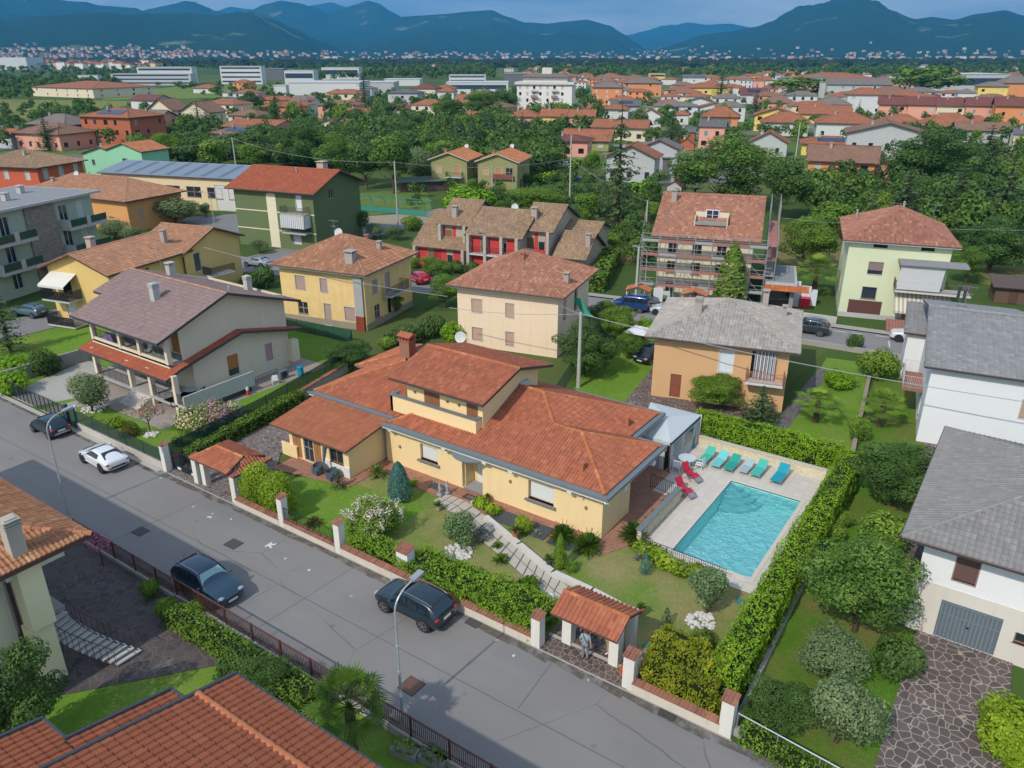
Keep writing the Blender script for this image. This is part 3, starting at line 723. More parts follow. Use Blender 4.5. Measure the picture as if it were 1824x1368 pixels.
# stepping stone path: slabs laid from the front door to the street entrance
T=thing('stone_path','path of pale square slabs curving from front door to street entrance','path',tuple(L(900,970)))
pathL=[L(772,893),L(803,915),L(853,962),L(905,1003),L(950,1045),L(985,1078),L(1040,1110)]
pathR=[L(795,880),L(833,895),L(885,935),L(925,975),L(962,1010),L(1007,1043),L(1070,1075)]
def along(P,t):
 k=t*(len(P)-1);i=min(int(k),len(P)-2);f=k-i;return P[i]*(1-f) +P[i+1]*f
mb=MB();gb=MB();N=20
for i in range(N):
 gb.face([(*along(pathL,i/N)[:2],.045),(*along(pathL,(i+1)/N)[:2],.045),(*along(pathR,(i+1)/N)[:2],.045),(*along(pathR,i/N)[:2],.045)])
 for j in range(2):
  c=[]
  for (s,t) in ((i+.07,j+.05),(i+.93,j+.05),(i+.93,j+.95),(i+.07,j+.95)):
   a=along(pathL,s/N);b=along(pathR,s/N);p=a.lerp(b,t/2);c.append((p.x,p.y))
  k=len(mb.v);z=.075 +rr.uniform(0,.012);mb.rr=rr.random()
  cc=c if (Vector(c[1])-Vector(c[0])).cross(Vector(c[2])-Vector(c[1])) > 0 else c[::-1]
  mb.prism(cc,.03,z)
gb.build('gravel_bed',plain((.16,.14,.11),.95),T,True);mb.build('slabs',concretem((.50,.46,.39),.35),T,True)
# white retaining kerb wall right of the path
T=thing('retaining_wall','white low retaining wall running along the slab path','wall',tuple(L(1000,1020)))
mb=MB();rw=[L(866,920,.3),L(925,968,.3),L(985,1018,.3),L(1055,1050,.3),L(1135,1092,.3)]
for a,b in zip(rw,rw[1:]):
 d=(b-a);ang=math.atan2(d.y,d.x);m_=(a+b)/2;mb.obox((m_.x,m_.y,.17),(d.length+.1,.34,.34),ang)
mb.build('wall',concretem((.62,.60,.55),.4),T,True)
# ---------------------------------------------------------------- the yellow villa
V=thing('villa','large yellow single storey villa with red tiled hip roofs and dormer beside the pool','house',(8,15,0))
mb=MB();W1=[((-.25,9.95),(17.2,9.95)),((17.2,9.95),(17.2,13.6)),((17.2,13.6),(14.4,13.6)),((14.4,13.6),(14.4,22)),((14.4,22),(-7.3,22)),((-7.3,22),(-7.3,10.9)),((-7.3,10.9),(-.25,10.9)),((-.25,10.9),(-.25,9.95))]
vops=[(3.2,4.75,1.15,2.35,'gl',(.30,.17,.09)),(12.15,14.05,1.1,2.4,'gl',(.30,.17,.09))]
niche=(6.85,8.55,.1,2.85,'niche',None)
a,b=W1[0];wallface(mb,a,b,-.2,3.3,vops +[niche],.3)
for a_,b_ in W1[1:]:wallface(mb,a_,b_,-.2,3.3,[(.25,.6,1.3,2.3)] if a_ == (-.25,10.9) else ())
vw=mb.build('wall',plaster(YEL,.4),V,True)
for op in vops:
 w_=fillop(vw,a,b,op,'gl',op[5],t=.3)
 mb=MB();s0,s1,z0,z1=op[:4];mb.box(a[0]+s0+.07,a[0]+s1-.07,10.15,10.19,z0+.07,z1-.05);mb.build('roller_shutter',shutterm((.70,.72,.70),.05),w_)
 mb=MB();mb.box(a[0]+s0-.18,a[0]+s1+.18,9.72,10.15,z0-.09,z0-.015);mb.build('sill',GUT,w_)
# recessed entrance: side cheeks, white door
mb=MB();mb.box(6.6,6.66,10.25,11.2,.0,2.85);mb.box(8.3,8.36,10.25,11.2,.0,2.85);mb.box(6.6,8.36,11.2,11.25,0,2.85);mb.build('porch_wall',plaster(YEL,.4),V,True)
mb=MB();mb.box(7.05,8.3,11.1,11.19,.1,2.5);mb.box(7.15,7.62,11.07,11.11,.35,1.1);mb.box(7.72,8.2,11.07,11.11,.35,1.1);mb.box(7.15,7.62,11.07,11.11,1.3,2.3);mb.box(7.72,8.2,11.07,11.11,1.3,2.3)
dd=mb.build('door',WHITE,V,True);mb=MB();mb.box(8.17,8.21,11.02,11.08,1.1,1.35);mb.build('handle',plain((.5,.4,.2),.3,1.0),dd)
mb=MB();mb.box(6.7,8.3,9.95,11.1,.06,.14);mb.build('threshold',concretem((.35,.35,.35)),V,True)
mb=MB();mb.box(.35,.7,10.92,10.96,1.3,2.3)
# lead grey curved entrance canopy
mb=MB();K=10
arc=[(5.75+3.3*i/K,9.93 -1.15*math.sin(math.pi*i/K)**.7) for i in range(K+1)]
for i in range(K):
 (xa,ya),(xb,yb)=arc[i],arc[i+1]
 mb.face([(xa,ya,2.92),(xb,yb,2.92),(xb,9.95,3.22),(xa,9.95,3.22)]);mb.face([(xa,9.95,2.84),(xb,9.95,2.84),(xb,yb,2.84),(xa,ya,2.84)]);mb.face([(xa,ya,2.84),(xb,yb,2.84),(xb,yb,2.92),(xa,ya,2.92)])
mb.build('canopy',GUT,V,True)
# roof: slope .39 from the eaves
K_=.39;E0=3.42;YE,XE,YR=9.55,17.5,13.3
def zf(v):return E0 +K_*(v-YE)
zr_,zw_=zf(15.6),zf(YR)
P=[[(17.5,YE,E0),(17.5,17.05,E0),(13.75,YR,zw_)],[(17.5,17.05,E0),(15.35,17.05,E0),(11.65,YR,zw_),(13.75,YR,zw_)],
[(15.3,17.0,E0),(15.3,21.6,E0),(9.35,15.6,zr_),(11.65,YR,zw_)],[(15.3,21.6,E0),(-8.1,21.6,E0),(-1.6,15.6,zr_),(9.35,15.6,zr_)],
[(-8.1,10.5,E0),(-.6,10.5,E0),(-.6,15.45,E0+K_*4.95),(-3.1,15.45,E0+K_*4.95)],[(-8.1,16.0,E0),(-8.1,10.5,E0),(-3.1,15.5,E0+K_*4.95),(-5.2,18.0,E0+K_*2.9)],
[(-9.2,22.0,E0),(-9.2,16.0,E0),(-5.2,18.0,E0+K_*3.7),(-5.2,20.0,E0+K_*3.7)],[(-9.2,16.0,E0),(-6.4,16.0,E0),(-3.6,18.0,E0+K_*3.7),(-5.2,18.0,E0+K_*3.7)],
[(-.7,10.5,E0+.02),(1.35,10.5,E0+.02),(3.1,11.7,zf(11.7)),(3.1,15.5,E0+K_*5),(-.7,15.5,E0+K_*5)],
[(3.0,YE,E0),(11.65,YE,E0),(11.65,YR,zw_),(9.35,15.6,zr_),(3.0,15.6,zr_)],[(11.65,YE,E0),(17.5,YE,E0),(13.75,YR,zw_),(11.65,YR,zw_)],[(.4,YE,E0),(3.0,YE,E0),(3.0,12.15,zf(12.15))]]
cp=[((17.5,YE,E0),(13.75,YR,zw_)),((17.5,17.05,E0),(13.75,YR,zw_)),((13.75,YR,zw_),(11.65,YR,zw_)),((11.65,YR,zw_),(9.35,15.6,zr_)),
 ((15.3,21.6,E0),(9.35,15.6,zr_)),((9.35,15.6,zr_),(7.0,15.6,zr_)),((-8.1,10.5,E0),(-3.1,15.5,E0+K_*4.95)),((.42,YE+.02,E0),(2.7,11.8,zf(11.8))),((-9.2,16.0,E0),(-5.2,18.0,E0+K_*3.7))]
CAPM=tilem((.50,.17,.07),(.40,.14,.06),(.60,.25,.12),.15)
vr=roof(V,P,TER,cp,plain((.16,.18,.19),.6),th=.14,tile=('roman',.225,.36,.06),world=True,capr=.14,capm=CAPM)
# broad zinc box gutter and white cornice round the eaves
def boxgutter(pts,zt=3.36,w=.46):
 mb=MB();cb=MB()
 for a,b in zip(pts,pts[1:]):
  a=Vector(a);b=Vector(b);d=(b-a).normalized();o=Vector((d.y,-d.x))
  e=d*w*.5
  q=lambda p,k,z:(p.x+o.x*k,p.y+o.y*k,z)
  A=a -d*w;B=b +d*w
  mb.face([q(A,w,zt-.16),q(B,w,zt-.16),q(B,w,zt+.02),q(A,w,zt+.02)]);mb.face([q(A,w,zt+.02),q(B,w,zt+.02),q(B,w-.07,zt+.02),q(A,w-.07,zt+.02)])
  mb.face([q(A,w-.07,zt+.02),q(B,w-.07,zt+.02),q(B,w-.1,zt-.07),q(A,w-.1,zt-.07)]);mb.face([q(A,w-.1,zt-.07),q(B,w-.1,zt-.07),q(b,0,zt-.02),q(a,0,zt-.02)])
  mb.face([q(A,w,zt-.16),q(a,-.2,zt-.2),q(b,-.2,zt-.2),q(B,w,zt-.16)])
  cb.face([q(A,w-.12,zt-.34),q(B,w-.12,zt-.34),q(B,w-.12,zt-.165),q(A,w-.12,zt-.165)]);cb.face([q(a,-.4,zt-.34),q(b,-.4,zt-.34),q(B,w-.12,zt-.34),q(A,w-.12,zt-.34)])
 g_=mb.build('box_gutter',GUT,vr);cb.build('cornice',WHITE,V,True)
boxgutter([(.4,9.55),(17.5,9.55),(17.5,17.05),(16.2,17.05)],3.38,.4);boxgutter([(15.3,17.5),(15.3,21.6),(8,21.6)],3.38,.4);boxgutter([(-8.1,10.5),(.0,10.5)],3.38,.34)
for bx,by in ((.65,9.35),(5.5,9.3),(8.85,9.3),(10.9,9.3),(15.2,9.3)):
 mb=MB();mb.box(bx-.16,bx+.16,by+.05,9.95,2.84,3.06);mb.box(bx-.12,bx+.12,by+.15,9.95,2.72,2.85);mb.build('bracket',WHITE,V,True)
for bx,by in ((18.15,11.6),(18.2,15.5)):
 mb=MB();mb.box(17.1,bx-.3,by-.15,by+.15,2.8,3.06);mb.build('bracket',WHITE,V,True)
for bx,bz in ((10.55,1.9),(16.1,1.9),(15.85,2.5),(1.1,1.6)):
 mb=MB();mb.box(bx-.07,bx+.07,9.83,9.95,bz-.12,bz+.05);mb.build('wall_lamp' if bz < 2.4 else 'alarm_box',plain((.3,.18,.1) if bz < 2.4 else (.6,.6,.55),.6),V,True)
for (px,py,w_) in ((15.35,10.6,.30),(14.65,18.0,.26)):   # short clay flues
 z=zf(py) if py < 13 else 3.75;mb=MB();mb.box(px-w_/2,px+w_/2,py-w_/2,py+w_/2,z-.2,z+.55);mb.box(px-w_*.62,px+w_*.62,py-w_*.62,py+w_*.62,z+.55,z+.6);mb.build('flue',POT,vr)
chimney(vr,-4.2,17.0,5.0,1.9,1.0,'brick')
# dormer storey
Dm=V;mb=MB();dx0,dx1,dy0,dy1=.75,7.35,11.35,18.0
dops=[(2.3-dx0+.0,3.7-dx0,4.75,6.2,'sw'),(6.0-dx0,6.95-dx0,4.75,6.2,'sw')]
sl=1.15/4.3;zr=7.5
wallface(mb,(dx0,dy0),(dx1,dy0),4.2,6.55,dops,.12);wallface(mb,(dx1,dy0),(dx1,dy1),3.8,6.5);wallface(mb,(dx1,dy1),(dx0,dy1),3.8,6.5);wallface(mb,(dx0,dy1),(dx0,dy0),3.8,6.5)
mb.face([(dx1,dy0,6.5),(dx1,dy1,6.5),(dx1,14.7,7.32)]);mb.face([(dx0,dy1,6.5),(dx0,dy0,6.5),(dx0,14.7,7.32)])
dw=mb.build('dormer_wall',plaster(YEL,.12),V,True)
for op in dops:fillop(dw,(dx0,dy0),(dx1,dy0),op,'sw',(.27,.12,.06),t=.12)
for bx in (1.5,4.4,5.4):
 mb=MB();mb.box(bx-.08,bx+.08,11.25,11.35,5.3,5.42);mb.build('wall_lamp',plain((.25,.12,.06),.6),V,True)
roof(V,[[(-.15,10.45,6.36),(8.05,10.45,6.36),(8.05,14.7,zr),(-.15,14.7,zr)],[(8.05,19.0,6.35),(-.15,19.0,6.35),(-.15,14.7,zr),(8.05,14.7,zr)]],TER,[((-.15,14.7,zr),(8.05,14.7,zr)),((-.12,10.3,6.34),(-.12,14.7,zr)),((8.02,10.3,6.34),(8.02,14.7,zr))][:1],
 plain((.075,.06,.055),.6),th=.17,tile=('roman',.225,.36,.06),world=True,capr=.13,name='dormer_roof',capm=CAPM)
# roof terrace parapet in front of the dormer
mb=MB();t_=.22
for (x0,x1,y0,y1) in ((-.35,7.0,10.75,10.95),(7.0,7.22,10.75,12.2),(-.35,-.13,10.75,11.5)):mb.box(x0,x1,y0,y1,3.7,4.9)
mb.box(-.3,7.2,10.9,11.35,3.7,4.3)
mb.build('parapet',plaster(YEL,.3),V,True);mb=MB()
for (x0,x1,y0,y1) in ((-.42,7.3,10.68,11.02),(6.95,7.3,11.02,12.25),(-.42,-.08,11.02,11.55)):mb.box(x0,x1,y0,y1,4.9,4.96)
mb.build('coping',GUT,V,True)
mb=MB();mb.box(7.4,7.62,15.6,16.5,5.35,6.0);mb.build('air_conditioner',plain((.55,.56,.56),.5),V,True)
# veranda wing with its own pent roof
mb=MB()
wops=[(.35,1.25,.1,2.25,'sw',(.36,.18,.07)),(1.5,2.5,.1,2.25,'gl4',(.25,.25,.26)),(2.55,3.3,.1,2.25,'sw',(.36,.18,.07)),(4.2,5.5,.85,2.1,'gl2',(.30,.17,.09))]
wallface(mb,(-6.6,6.55),(-.55,6.55),-.2,2.45,wops,.15);wallface(mb,(-.55,6.55),(-.55,10.9),-.2,2.5);wallface(mb,(-6.6,10.9),(-6.6,6.55),-.2,2.5)
mb.face([(-.55,6.55,2.5),(-.55,10.9,2.5),(-.55,10.9,3.25),(-.55,6.55,2.52)])
ww=mb.build('veranda_wall',plaster(YEL,.2),V,True)
for op in wops:fillop(ww,(-6.6,6.55),(-.55,6.55),op,op[4],op[5],t=.15)
mb=MB();mb.box(-3.0,-.5,6.47,6.55,-.1,.85);mb.build('plinth',WHITE,V,True)
roof(V,[[(-7.55,5.75,2.62),(.1,5.75,2.62),(.1,10.1,3.28),(-7.55,10.1,3.28)]],tilem((.44,.165,.085),(.37,.135,.07),(.52,.21,.11),.1),(),plain((.12,.07,.05),.7),th=.12,tile=('roman',.2,.4,.05),world=True,name='veranda_roof')
mb=MB();mb.box(-7.35,-5.75,6.4,6.52,.0,.95);mb.box(-7.4,-5.7,6.37,6.55,.95,1.0);mb.build('screen_wall',plaster(YEL,.3),V,True)
mb=MB();mb.cyl((-2.35,5.85,.9),(-2.35,6.1,2.1),.06,.16,8);mb.cyl((-2.35,5.85,.1),(-2.35,5.85,.9),.025,None,6)
one('folded_parasol',mb,plain((.10,.12,.14),.8),'folded grey parasol standing against the veranda window','parasol')
# villa side terrace wall towards the pool
YST=stonewall((.62,.54,.34),(.74,.65,.44),5.0,(.5,.45,.35))
T=thing('terrace_wall','yellow stone faced wall with grey coping between side terrace and pool deck','wall',(19.25,13.7,0))
mb=MB();mb.box(19.12,19.38,10.8,16.7,-.1,.98);mb.build('wall',YST,T,True);mb=MB();mb.box(19.05,19.45,10.7,16.8,.98,1.04);mb.build('coping',GUT,T,True)
# pool deck
struct('pool_deck',(lambda m:(m.face([(17.3,16.6,.02),(21.2,16.6,.02),(21.2,25.1,.02),(16.2,25.1,.02)]),m.face([(19.4,10.0,.02),(21.2,10.0,.02),(21.2,16.6,.02),(19.4,16.6,.02)]),
m.face([(21.2,21.2,.02),(27.2,21.2,.02),(27.2,25.1,.02),(21.2,25.1,.02)]),m.face([(25.9,10.0,.02),(27.2,10.0,.02),(27.2,21.2,.02),(25.9,21.2,.02)]),m.face([(21.2,10.0,.02),(25.9,10.0,.02),(25.9,11.3,.02),(21.2,11.3,.02)])) and m)(MB()),SLAB)
Pl=thing('swimming_pool','rectangular turquoise swimming pool with corner steps in a pale slab deck','swimming pool',(23.55,16.25,0))
nb=NT('pool_liner').set(.5,0,.3);c=nb.coord();e=nb.n('TexVoronoi',feature='SMOOTH_F1',Scale=2.6);nb.l(c,e.inputs['Vector']);nb.base(nb.mix(nb.noise(c,.5,3),(.38,.97,.96),(.52,.99,.98)))
mb=MB();x0,x1,y0,y1=21.2,25.9,11.3,21.2
mb.face([(x0,y0,-1.15),(x1,y0,-1.15),(x1,y1,-1.15),(x0,y1,-1.15)])
for a_,b_ in (((x0,y0),(x0,y1)),((x0,y1),(x1,y1)),((x1,y1),(x1,y0)),((x1,y0),(x0,y0))):mb.face([(*a_,-1.15),(*b_,-1.15),(*b_,.02),(*a_,.02)])
mb.build('basin',nb.m,Pl,True)
mb=MB()
for k,(r_,z_) in enumerate(((2.3,-.92),(1.85,-.66),(1.4,-.42),(.95,-.2))):
 pts=[(x0+.002,y1-.002)] +[(x0 +r_*math.sin(t*math.pi/2/10),y1 -r_*math.cos(t*math.pi/2/10)) for t in range(11)]
 mb.prism(pts,-1.14,z_)
mb.build('steps',plain((.30,.78,.80),.5),Pl,True)
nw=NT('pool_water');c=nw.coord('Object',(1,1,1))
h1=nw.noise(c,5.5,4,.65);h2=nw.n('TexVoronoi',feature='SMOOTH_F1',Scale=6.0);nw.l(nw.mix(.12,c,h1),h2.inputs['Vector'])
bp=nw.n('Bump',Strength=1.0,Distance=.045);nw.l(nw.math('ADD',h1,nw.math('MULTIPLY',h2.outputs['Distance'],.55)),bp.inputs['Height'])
tb=nw.n('BsdfTransparent');cv=nw.n('TexVoronoi',feature='DISTANCE_TO_EDGE',Scale=3.4);nw.l(nw.mix(.22,c,h1),cv.inputs['Vector']);nw.l(nw.ramp(cv.outputs[0],[(0,(1,1,1)),(.07,(.93,1,1)),(.25,(.78,.97,.98))]),tb.inputs[0]);gb_=nw.n('BsdfGlossy',Roughness=.06);nw.l(bp.outputs[0],gb_.inputs['Normal'])  # caustic light net put into the water's transparent colour, paler along cell edges
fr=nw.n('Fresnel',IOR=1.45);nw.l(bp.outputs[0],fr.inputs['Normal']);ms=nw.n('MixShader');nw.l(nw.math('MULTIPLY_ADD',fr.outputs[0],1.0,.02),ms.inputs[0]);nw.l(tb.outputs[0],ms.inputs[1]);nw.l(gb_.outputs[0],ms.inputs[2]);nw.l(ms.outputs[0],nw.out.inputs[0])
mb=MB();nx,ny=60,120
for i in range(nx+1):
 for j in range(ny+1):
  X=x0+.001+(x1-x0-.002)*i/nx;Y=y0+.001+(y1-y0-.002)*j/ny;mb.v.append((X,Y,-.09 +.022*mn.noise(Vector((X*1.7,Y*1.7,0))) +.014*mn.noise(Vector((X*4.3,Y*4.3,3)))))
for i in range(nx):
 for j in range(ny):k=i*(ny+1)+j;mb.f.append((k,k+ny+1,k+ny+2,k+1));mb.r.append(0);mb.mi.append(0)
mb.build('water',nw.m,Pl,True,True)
mb=MB();b_=.26
for (X0,X1,Y0,Y1) in ((x0-b_,x1+b_,y1,y1+b_),(x0-b_,x1+b_,y0-b_,y0),(x0-b_,x0,y0,y1),(x1,x1+b_,y0,y1)):mb.box(X0,X1,Y0,Y1,-.05,.05)
mb.build('coping',concretem((.62,.57,.50),.3),Pl,True)
T=thing('deck_wall','low cream stone wall with pale coping behind the row of sun loungers','wall',(21.5,25.25,0))
mb=MB();mb.box(16.3,27.2,25.1,25.35,-.1,.62);mb.build('wall',YST,T,True);mb=MB();mb.box(16.25,27.25,25.05,25.4,.62,.69);mb.build('coping',concretem((.6,.56,.5)),T,True)
T=thing('iron_fence','low dark iron railing along the garden edge of the pool deck','fence',(22,10.1,0));mb=MB();railing(mb,[(19.5,10.75),(20.3,10.15),(24.9,10.0)],.05,.95,.13,.012);mb.build('railing',IRON,T,True)
T=thing('iron_fence','short dark iron gate at the head of the terrace steps beside the marquee','fence',(18.2,17,0));mb=MB();railing(mb,[(17.0,17.2),(18.9,16.9)],.1,1.0,.14,.014);mb.build('railing',IRON,T,True)
# ---------------------------------------------------------------- foliage
def leafquad(mb,c,n_,s,r,rg=rnd,asp=1.0):
 a=n_.orthogonal().normalized();b=n_.cross(a);t=rg.uniform(0,6.28);u=(a*math.cos(t) +b*math.sin(t))*s;w=(b*math.cos(t) -a*math.sin(t))*s*asp
 k=len(mb.v);mb.v.extend([tuple(c-u-w*.35),tuple(c+w*.0-u*.1-w),tuple(c+u),tuple(c+w)]);mb.f.append((k,k+1,k+2,k+3));mb.r.append(r);mb.mi.append(mb.m)
def rdir(rg):
 z=rg.uniform(-1,1);t=rg.uniform(0,6.283);q=math.sqrt(1-z*z);return Vector((q*math.cos(t),q*math.sin(t),z))
def lobes_crown(mb,lobes,per_m2,leaf,rg,droop=0,asp=.6,up=.25,fill=.8):
 """each lobe (centre, radii) becomes a cloud of leaves near its surface"""
 for (c,r) in lobes:
  c=Vector(c);base=rg.uniform(.2,.7);ar=4*math.pi*((r[0]*r[1]+r[0]*r[2]+r[1]*r[2])/3);n=int(ar*per_m2);sd=rg.uniform(0,99)
  for i in range(n):
   d=rdir(rg)
   if d.z < -.6 and rg.random() < .6:continue
   w=1 +.28*mn.noise(d*2.3 +Vector((sd,0,0)));k=w*(rg.random()**.35*(1-fill*.6)+fill*.6) if rg.random() < .35 else w*rg.uniform(.9,1.08)
   p=c +Vector((d.x*r[0],d.y*r[1],d.z*r[2]))*k
   nn=(d +rdir(rg)*.75 +Vector((0,0,up))).normalized()
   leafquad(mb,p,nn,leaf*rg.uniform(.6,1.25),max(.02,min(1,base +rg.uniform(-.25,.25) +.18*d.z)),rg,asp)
def branchy(mb,base,top,r,rg,nb=5,spread=2.0):
 mb.cyl(base,top,r,r*.6,8,False);top=Vector(top);base=Vector(base)
 for i in range(nb):
  a=6.283*i/nb +rg.uniform(-.4,.4);s0=base.lerp(top,rg.uniform(.6,1));e=s0 +Vector((math.cos(a)*spread*rg.uniform(.5,1),math.sin(a)*spread*rg.uniform(.5,1),spread*rg.uniform(.4,.9)))
  mb.cyl(s0,e,r*.45,r*.14,5,False)
def broadleaf(seed,H=8.0,R=3.0,trunk=.28,leaf=.16,dens=26,nl=11,squash=.8,irr=0):
 rg=random.Random(seed);T=MB();th=H*trunk;branchy(T,(0,0,-.2),(rg.uniform(-.2,.2),rg.uniform(-.2,.2),th*1.25),.05*H**.8*.45+.05,rg,6,R*.6)
 rz=(H-th)/2;lob=[]
 for i in range(nl):
  d=rdir(rg);q=rg.uniform(.42+.1*irr,.70+.2*irr);rr_=R*rg.uniform(.34-.12*irr,.5-.1*irr)
  lob.append(((d.x*R*q,d.y*R*q,th+rz +d.z*rz*q),(rr_,rr_,rr_*squash)))
 lob.append(((0,0,th+rz*1.1),(R*.62,R*.62,rz*.72)))
 C=MB();lobes_crown(C,lob,dens,leaf,rg);return T,C
def conifer(seed,H=10,R=2.6,leaf=.2,tiers=16,per=11,dens=1.0,droop=.25,top=.04,bare=.08):
 rg=random.Random(seed);T=MB();T.cyl((0,0,-.2),(0,0,H*.97),.045*H**.7,.02,8,False);C=MB()
 for i in range(tiers):
  f=(i+.5)/tiers;z=H*(bare +(1-bare)*f);r=R*((1-f)**.85+top)*rg.uniform(.8,1.12);n=max(4,int(per*(1-f*.55)))
  for k in range(n):
   a=6.283*k/n +rg.uniform(-.35,.35);ln=r*rg.uniform(.7,1.1);e=Vector((math.cos(a)*ln,math.sin(a)*ln,z -ln*droop*rg.uniform(.5,1.2)));s=Vector((0,0,z+.1*ln))
   if i % 2 == 0:T.cyl(s,e,.03*ln**.5+.01,.01,4,False)
   m=max(3,int(ln*7*dens));b=rg.uniform(.15,.8)
   for j in range(m):
    t=(j+.6)/m;p=s.lerp(e,t) +Vector((rg.uniform(-1,1),rg.uniform(-1,1),rg.uniform(-.5,.25)))*(.10+.22*(1-abs(t-.6)))*ln**.7
    leafquad(C,p,(Vector((math.cos(a)*.3,math.sin(a)*.3,1)) +rdir(rg)*.6).normalized(),leaf*rg.uniform(.6,1.2),max(.02,min(1,b+rg.uniform(-.2,.2))),rg,.45)
 return T,C
def columnar(seed,H=6,R=.8,leaf=.1,dens=55,point=1.0):
 rg=random.Random(seed);T=MB();T.cyl((0,0,-.1),(0,0,H*.5),.06,.03,6,False);C=MB();n=int(2*math.pi*R*H*dens*.7)
 for i in range(n):
  f=rg.random()**1.15;prof=(min(1,f/.12)**.5)*(1-f**2.2*point)**.7 if f < 1 else 0;a=rg.uniform(0,6.283)
  w=1+.16*mn.noise(Vector((math.cos(a)*1.5,math.sin(a)*1.5,f*H*.9+seed)));r=R*prof*w*rg.uniform(.78,1.05)
  d=Vector((math.cos(a),math.sin(a),.35));leafquad(C,Vector((math.cos(a)*r,math.sin(a)*r,f*H*.98+.03)),(d+rdir(rg)*.5).normalized(),leaf*rg.uniform(.6,1.2),max(.02,min(1,.4+.4*mn.noise(Vector((a*2,f*6,seed)))+rg.uniform(-.2,.2))),rg,.5)
 return T,C
def palm(seed,H=3.2,nf=26,L_=1.35,fan=True):
 rg=random.Random(seed);T=MB();T.cyl((0,0,-.2),(0,0,H),.19,.15,9)
 for k in range(int(H/.18)):T.cyl((0,0,k*.18),(0,0,k*.18+.1),.23,.17,7)
 C=MB()
 for i in range(nf):
  a=6.283*i*.381966;el=rad(75 -115*(i/nf)) ;d=Vector((math.cos(a)*math.cos(el),math.sin(a)*math.cos(el),math.sin(el)));s=Vector((0,0,H));e=s +d*L_*rg.uniform(.7,1)
  C.rr=.4;C.cyl(s,e,.018,.012,4,False);side=d.cross(Vector((0,0,1))).normalized() if abs(d.z) < .98 else Vector((1,0,0));upv=side.cross(d).normalized();br=rg.uniform(.2,.9)
  if fan:
   for k in range(17):
    t=rad(-105 +210*k/16);q=(d*math.cos(t) +side*math.sin(t)).normalized();ln=L_*.62*(1-.25*abs(t)/2)*rg.uniform(.85,1.1);w=side*math.cos(t)*.03 -d*math.sin(t)*.03
    m_=e +q*ln*.6 +upv*.02;tip=e +q*ln -Vector((0,0,.16*ln));kk=len(C.v)
    C.v.extend([tuple(e),tuple(m_+w*1.3),tuple(tip),tuple(m_-w*1.3)]);C.f.append((kk,kk+1,kk+2,kk+3));C.r.append(max(.02,min(1,br+rg.uniform(-.15,.15))));C.mi.append(0)
  else:
   for k in range(22):
    t=.15+.85*k/21;p=s.lerp(e,t) -Vector((0,0,.35*L_*t*t))
    for sg in (-1,1):
     tip=p +side*sg*L_*.26*math.sin(math.pi*min(1,t*.9+.1)) +d*L_*.14 -Vector((0,0,.04));kk=len(C.v)
     C.v.extend([tuple(p),tuple((p+tip)/2+d*.025),tuple(tip),tuple((p+tip)/2-d*.025)]);C.f.append((kk,kk+1,kk+2,kk+3));C.r.append(max(.02,min(1,br+rg.uniform(-.15,.15))));C.mi.append(0)
 return T,C
def bushmb(seed,R=1.0,H=1.2,leaf=.08,dens=90,nl=6):
 rg=random.Random(seed);T=MB()
 for i in range(4):
  a=6.283*i/4+rg.random();T.cyl((0,0,-.1),(math.cos(a)*R*.4,math.sin(a)*R*.4,H*.6),.03,.015,5,False)
 C=MB();lob=[((0,0,H*.5),(R*.72,R*.72,H*.5))]
 for i in range(nl):
  a=6.283*i/nl+rg.uniform(-.4,.4);q=rg.uniform(.35,.6);lob.append(((math.cos(a)*R*q,math.sin(a)*R*q,H*rg.uniform(.3,.65)),(R*rg.uniform(.34,.5),)*2+(H*rg.uniform(.28,.4),)))
 lobes_crown(C,lob,dens,leaf,rg);C.v=[(p[0],p[1],max(.01,p[2])) for p in C.v];return T,C
def spiky(seed,n=70,L_=.7,w=.02,curve=.25,H=0.0):
 rg=random.Random(seed);T=MB();T.cyl((0,0,-.05),(0,0,H+.15),.12,.1,7);C=MB()
 for i in range(n):
  a=rg.uniform(0,6.283);el=rad(rg.uniform(8,80));d=Vector((math.cos(a)*math.cos(el),math.sin(a)*math.cos(el),math.sin(el)));s=Vector((0,0,H+.1));ln=L_*rg.uniform(.7,1);r=rg.uniform(.1,.9)
  sd_=Vector((-math.sin(a),math.cos(a),0))*w;prev=s;k=len(C.v);m=s +d*ln*.55;t=s +d*ln -Vector((0,0,curve*ln))
  C.v.extend([tuple(s-sd_*.5),tuple(s+sd_*.5),tuple(m+sd_*1.2),tuple(t),tuple(m-sd_*1.2)]);C.f.append((k,k+1,k+2,k+3,k+4));C.r.append(r);C.mi.append(0)
 return T,C
BARK=barkm();GR1=leafm((.13,.25,.032),(.33,.48,.065));GR2=leafm((.10,.20,.035),(.24,.37,.07));GRD=leafm((.07,.15,.035),(.16,.26,.065));GRB=leafm((.20,.40,.02),(.42,.66,.04))
OLV=leafm((.15,.23,.10),(.29,.38,.18));CON=leafm((.075,.15,.06),(.16,.26,.10));BLU=leafm((.08,.23,.20),(.18,.38,.33));YGR=leafm((.21,.36,.025),(.46,.58,.045));GRAY=leafm((.21,.26,.23),(.4,.45,.38));RED=leafm((.09,.03,.03),(.2,.06,.06))
def tree(name,parts,m,loc,rz,label,cat,group=None,s=1.0,bark=BARK,extra=()):
 T=thing(name,label,cat,loc,rz,group);T.scale=s if hasattr(s,'__len__') else (s,s,s)
 t=parts[0].build('trunk' if cat == 'tree' else 'stem',bark,T);parts[1].build('crown' if cat == 'tree' else 'foliage',m,T)
 for nm,mb_,mm in extra:mb_.build(nm,mm,T)
 return T
def protot(name,parts,m,bark=BARK,cat='tree'):
 T=tree(name,parts,m,(0,0,0),0,'',cat,None,1.0,bark);PROTO.append(T);return T
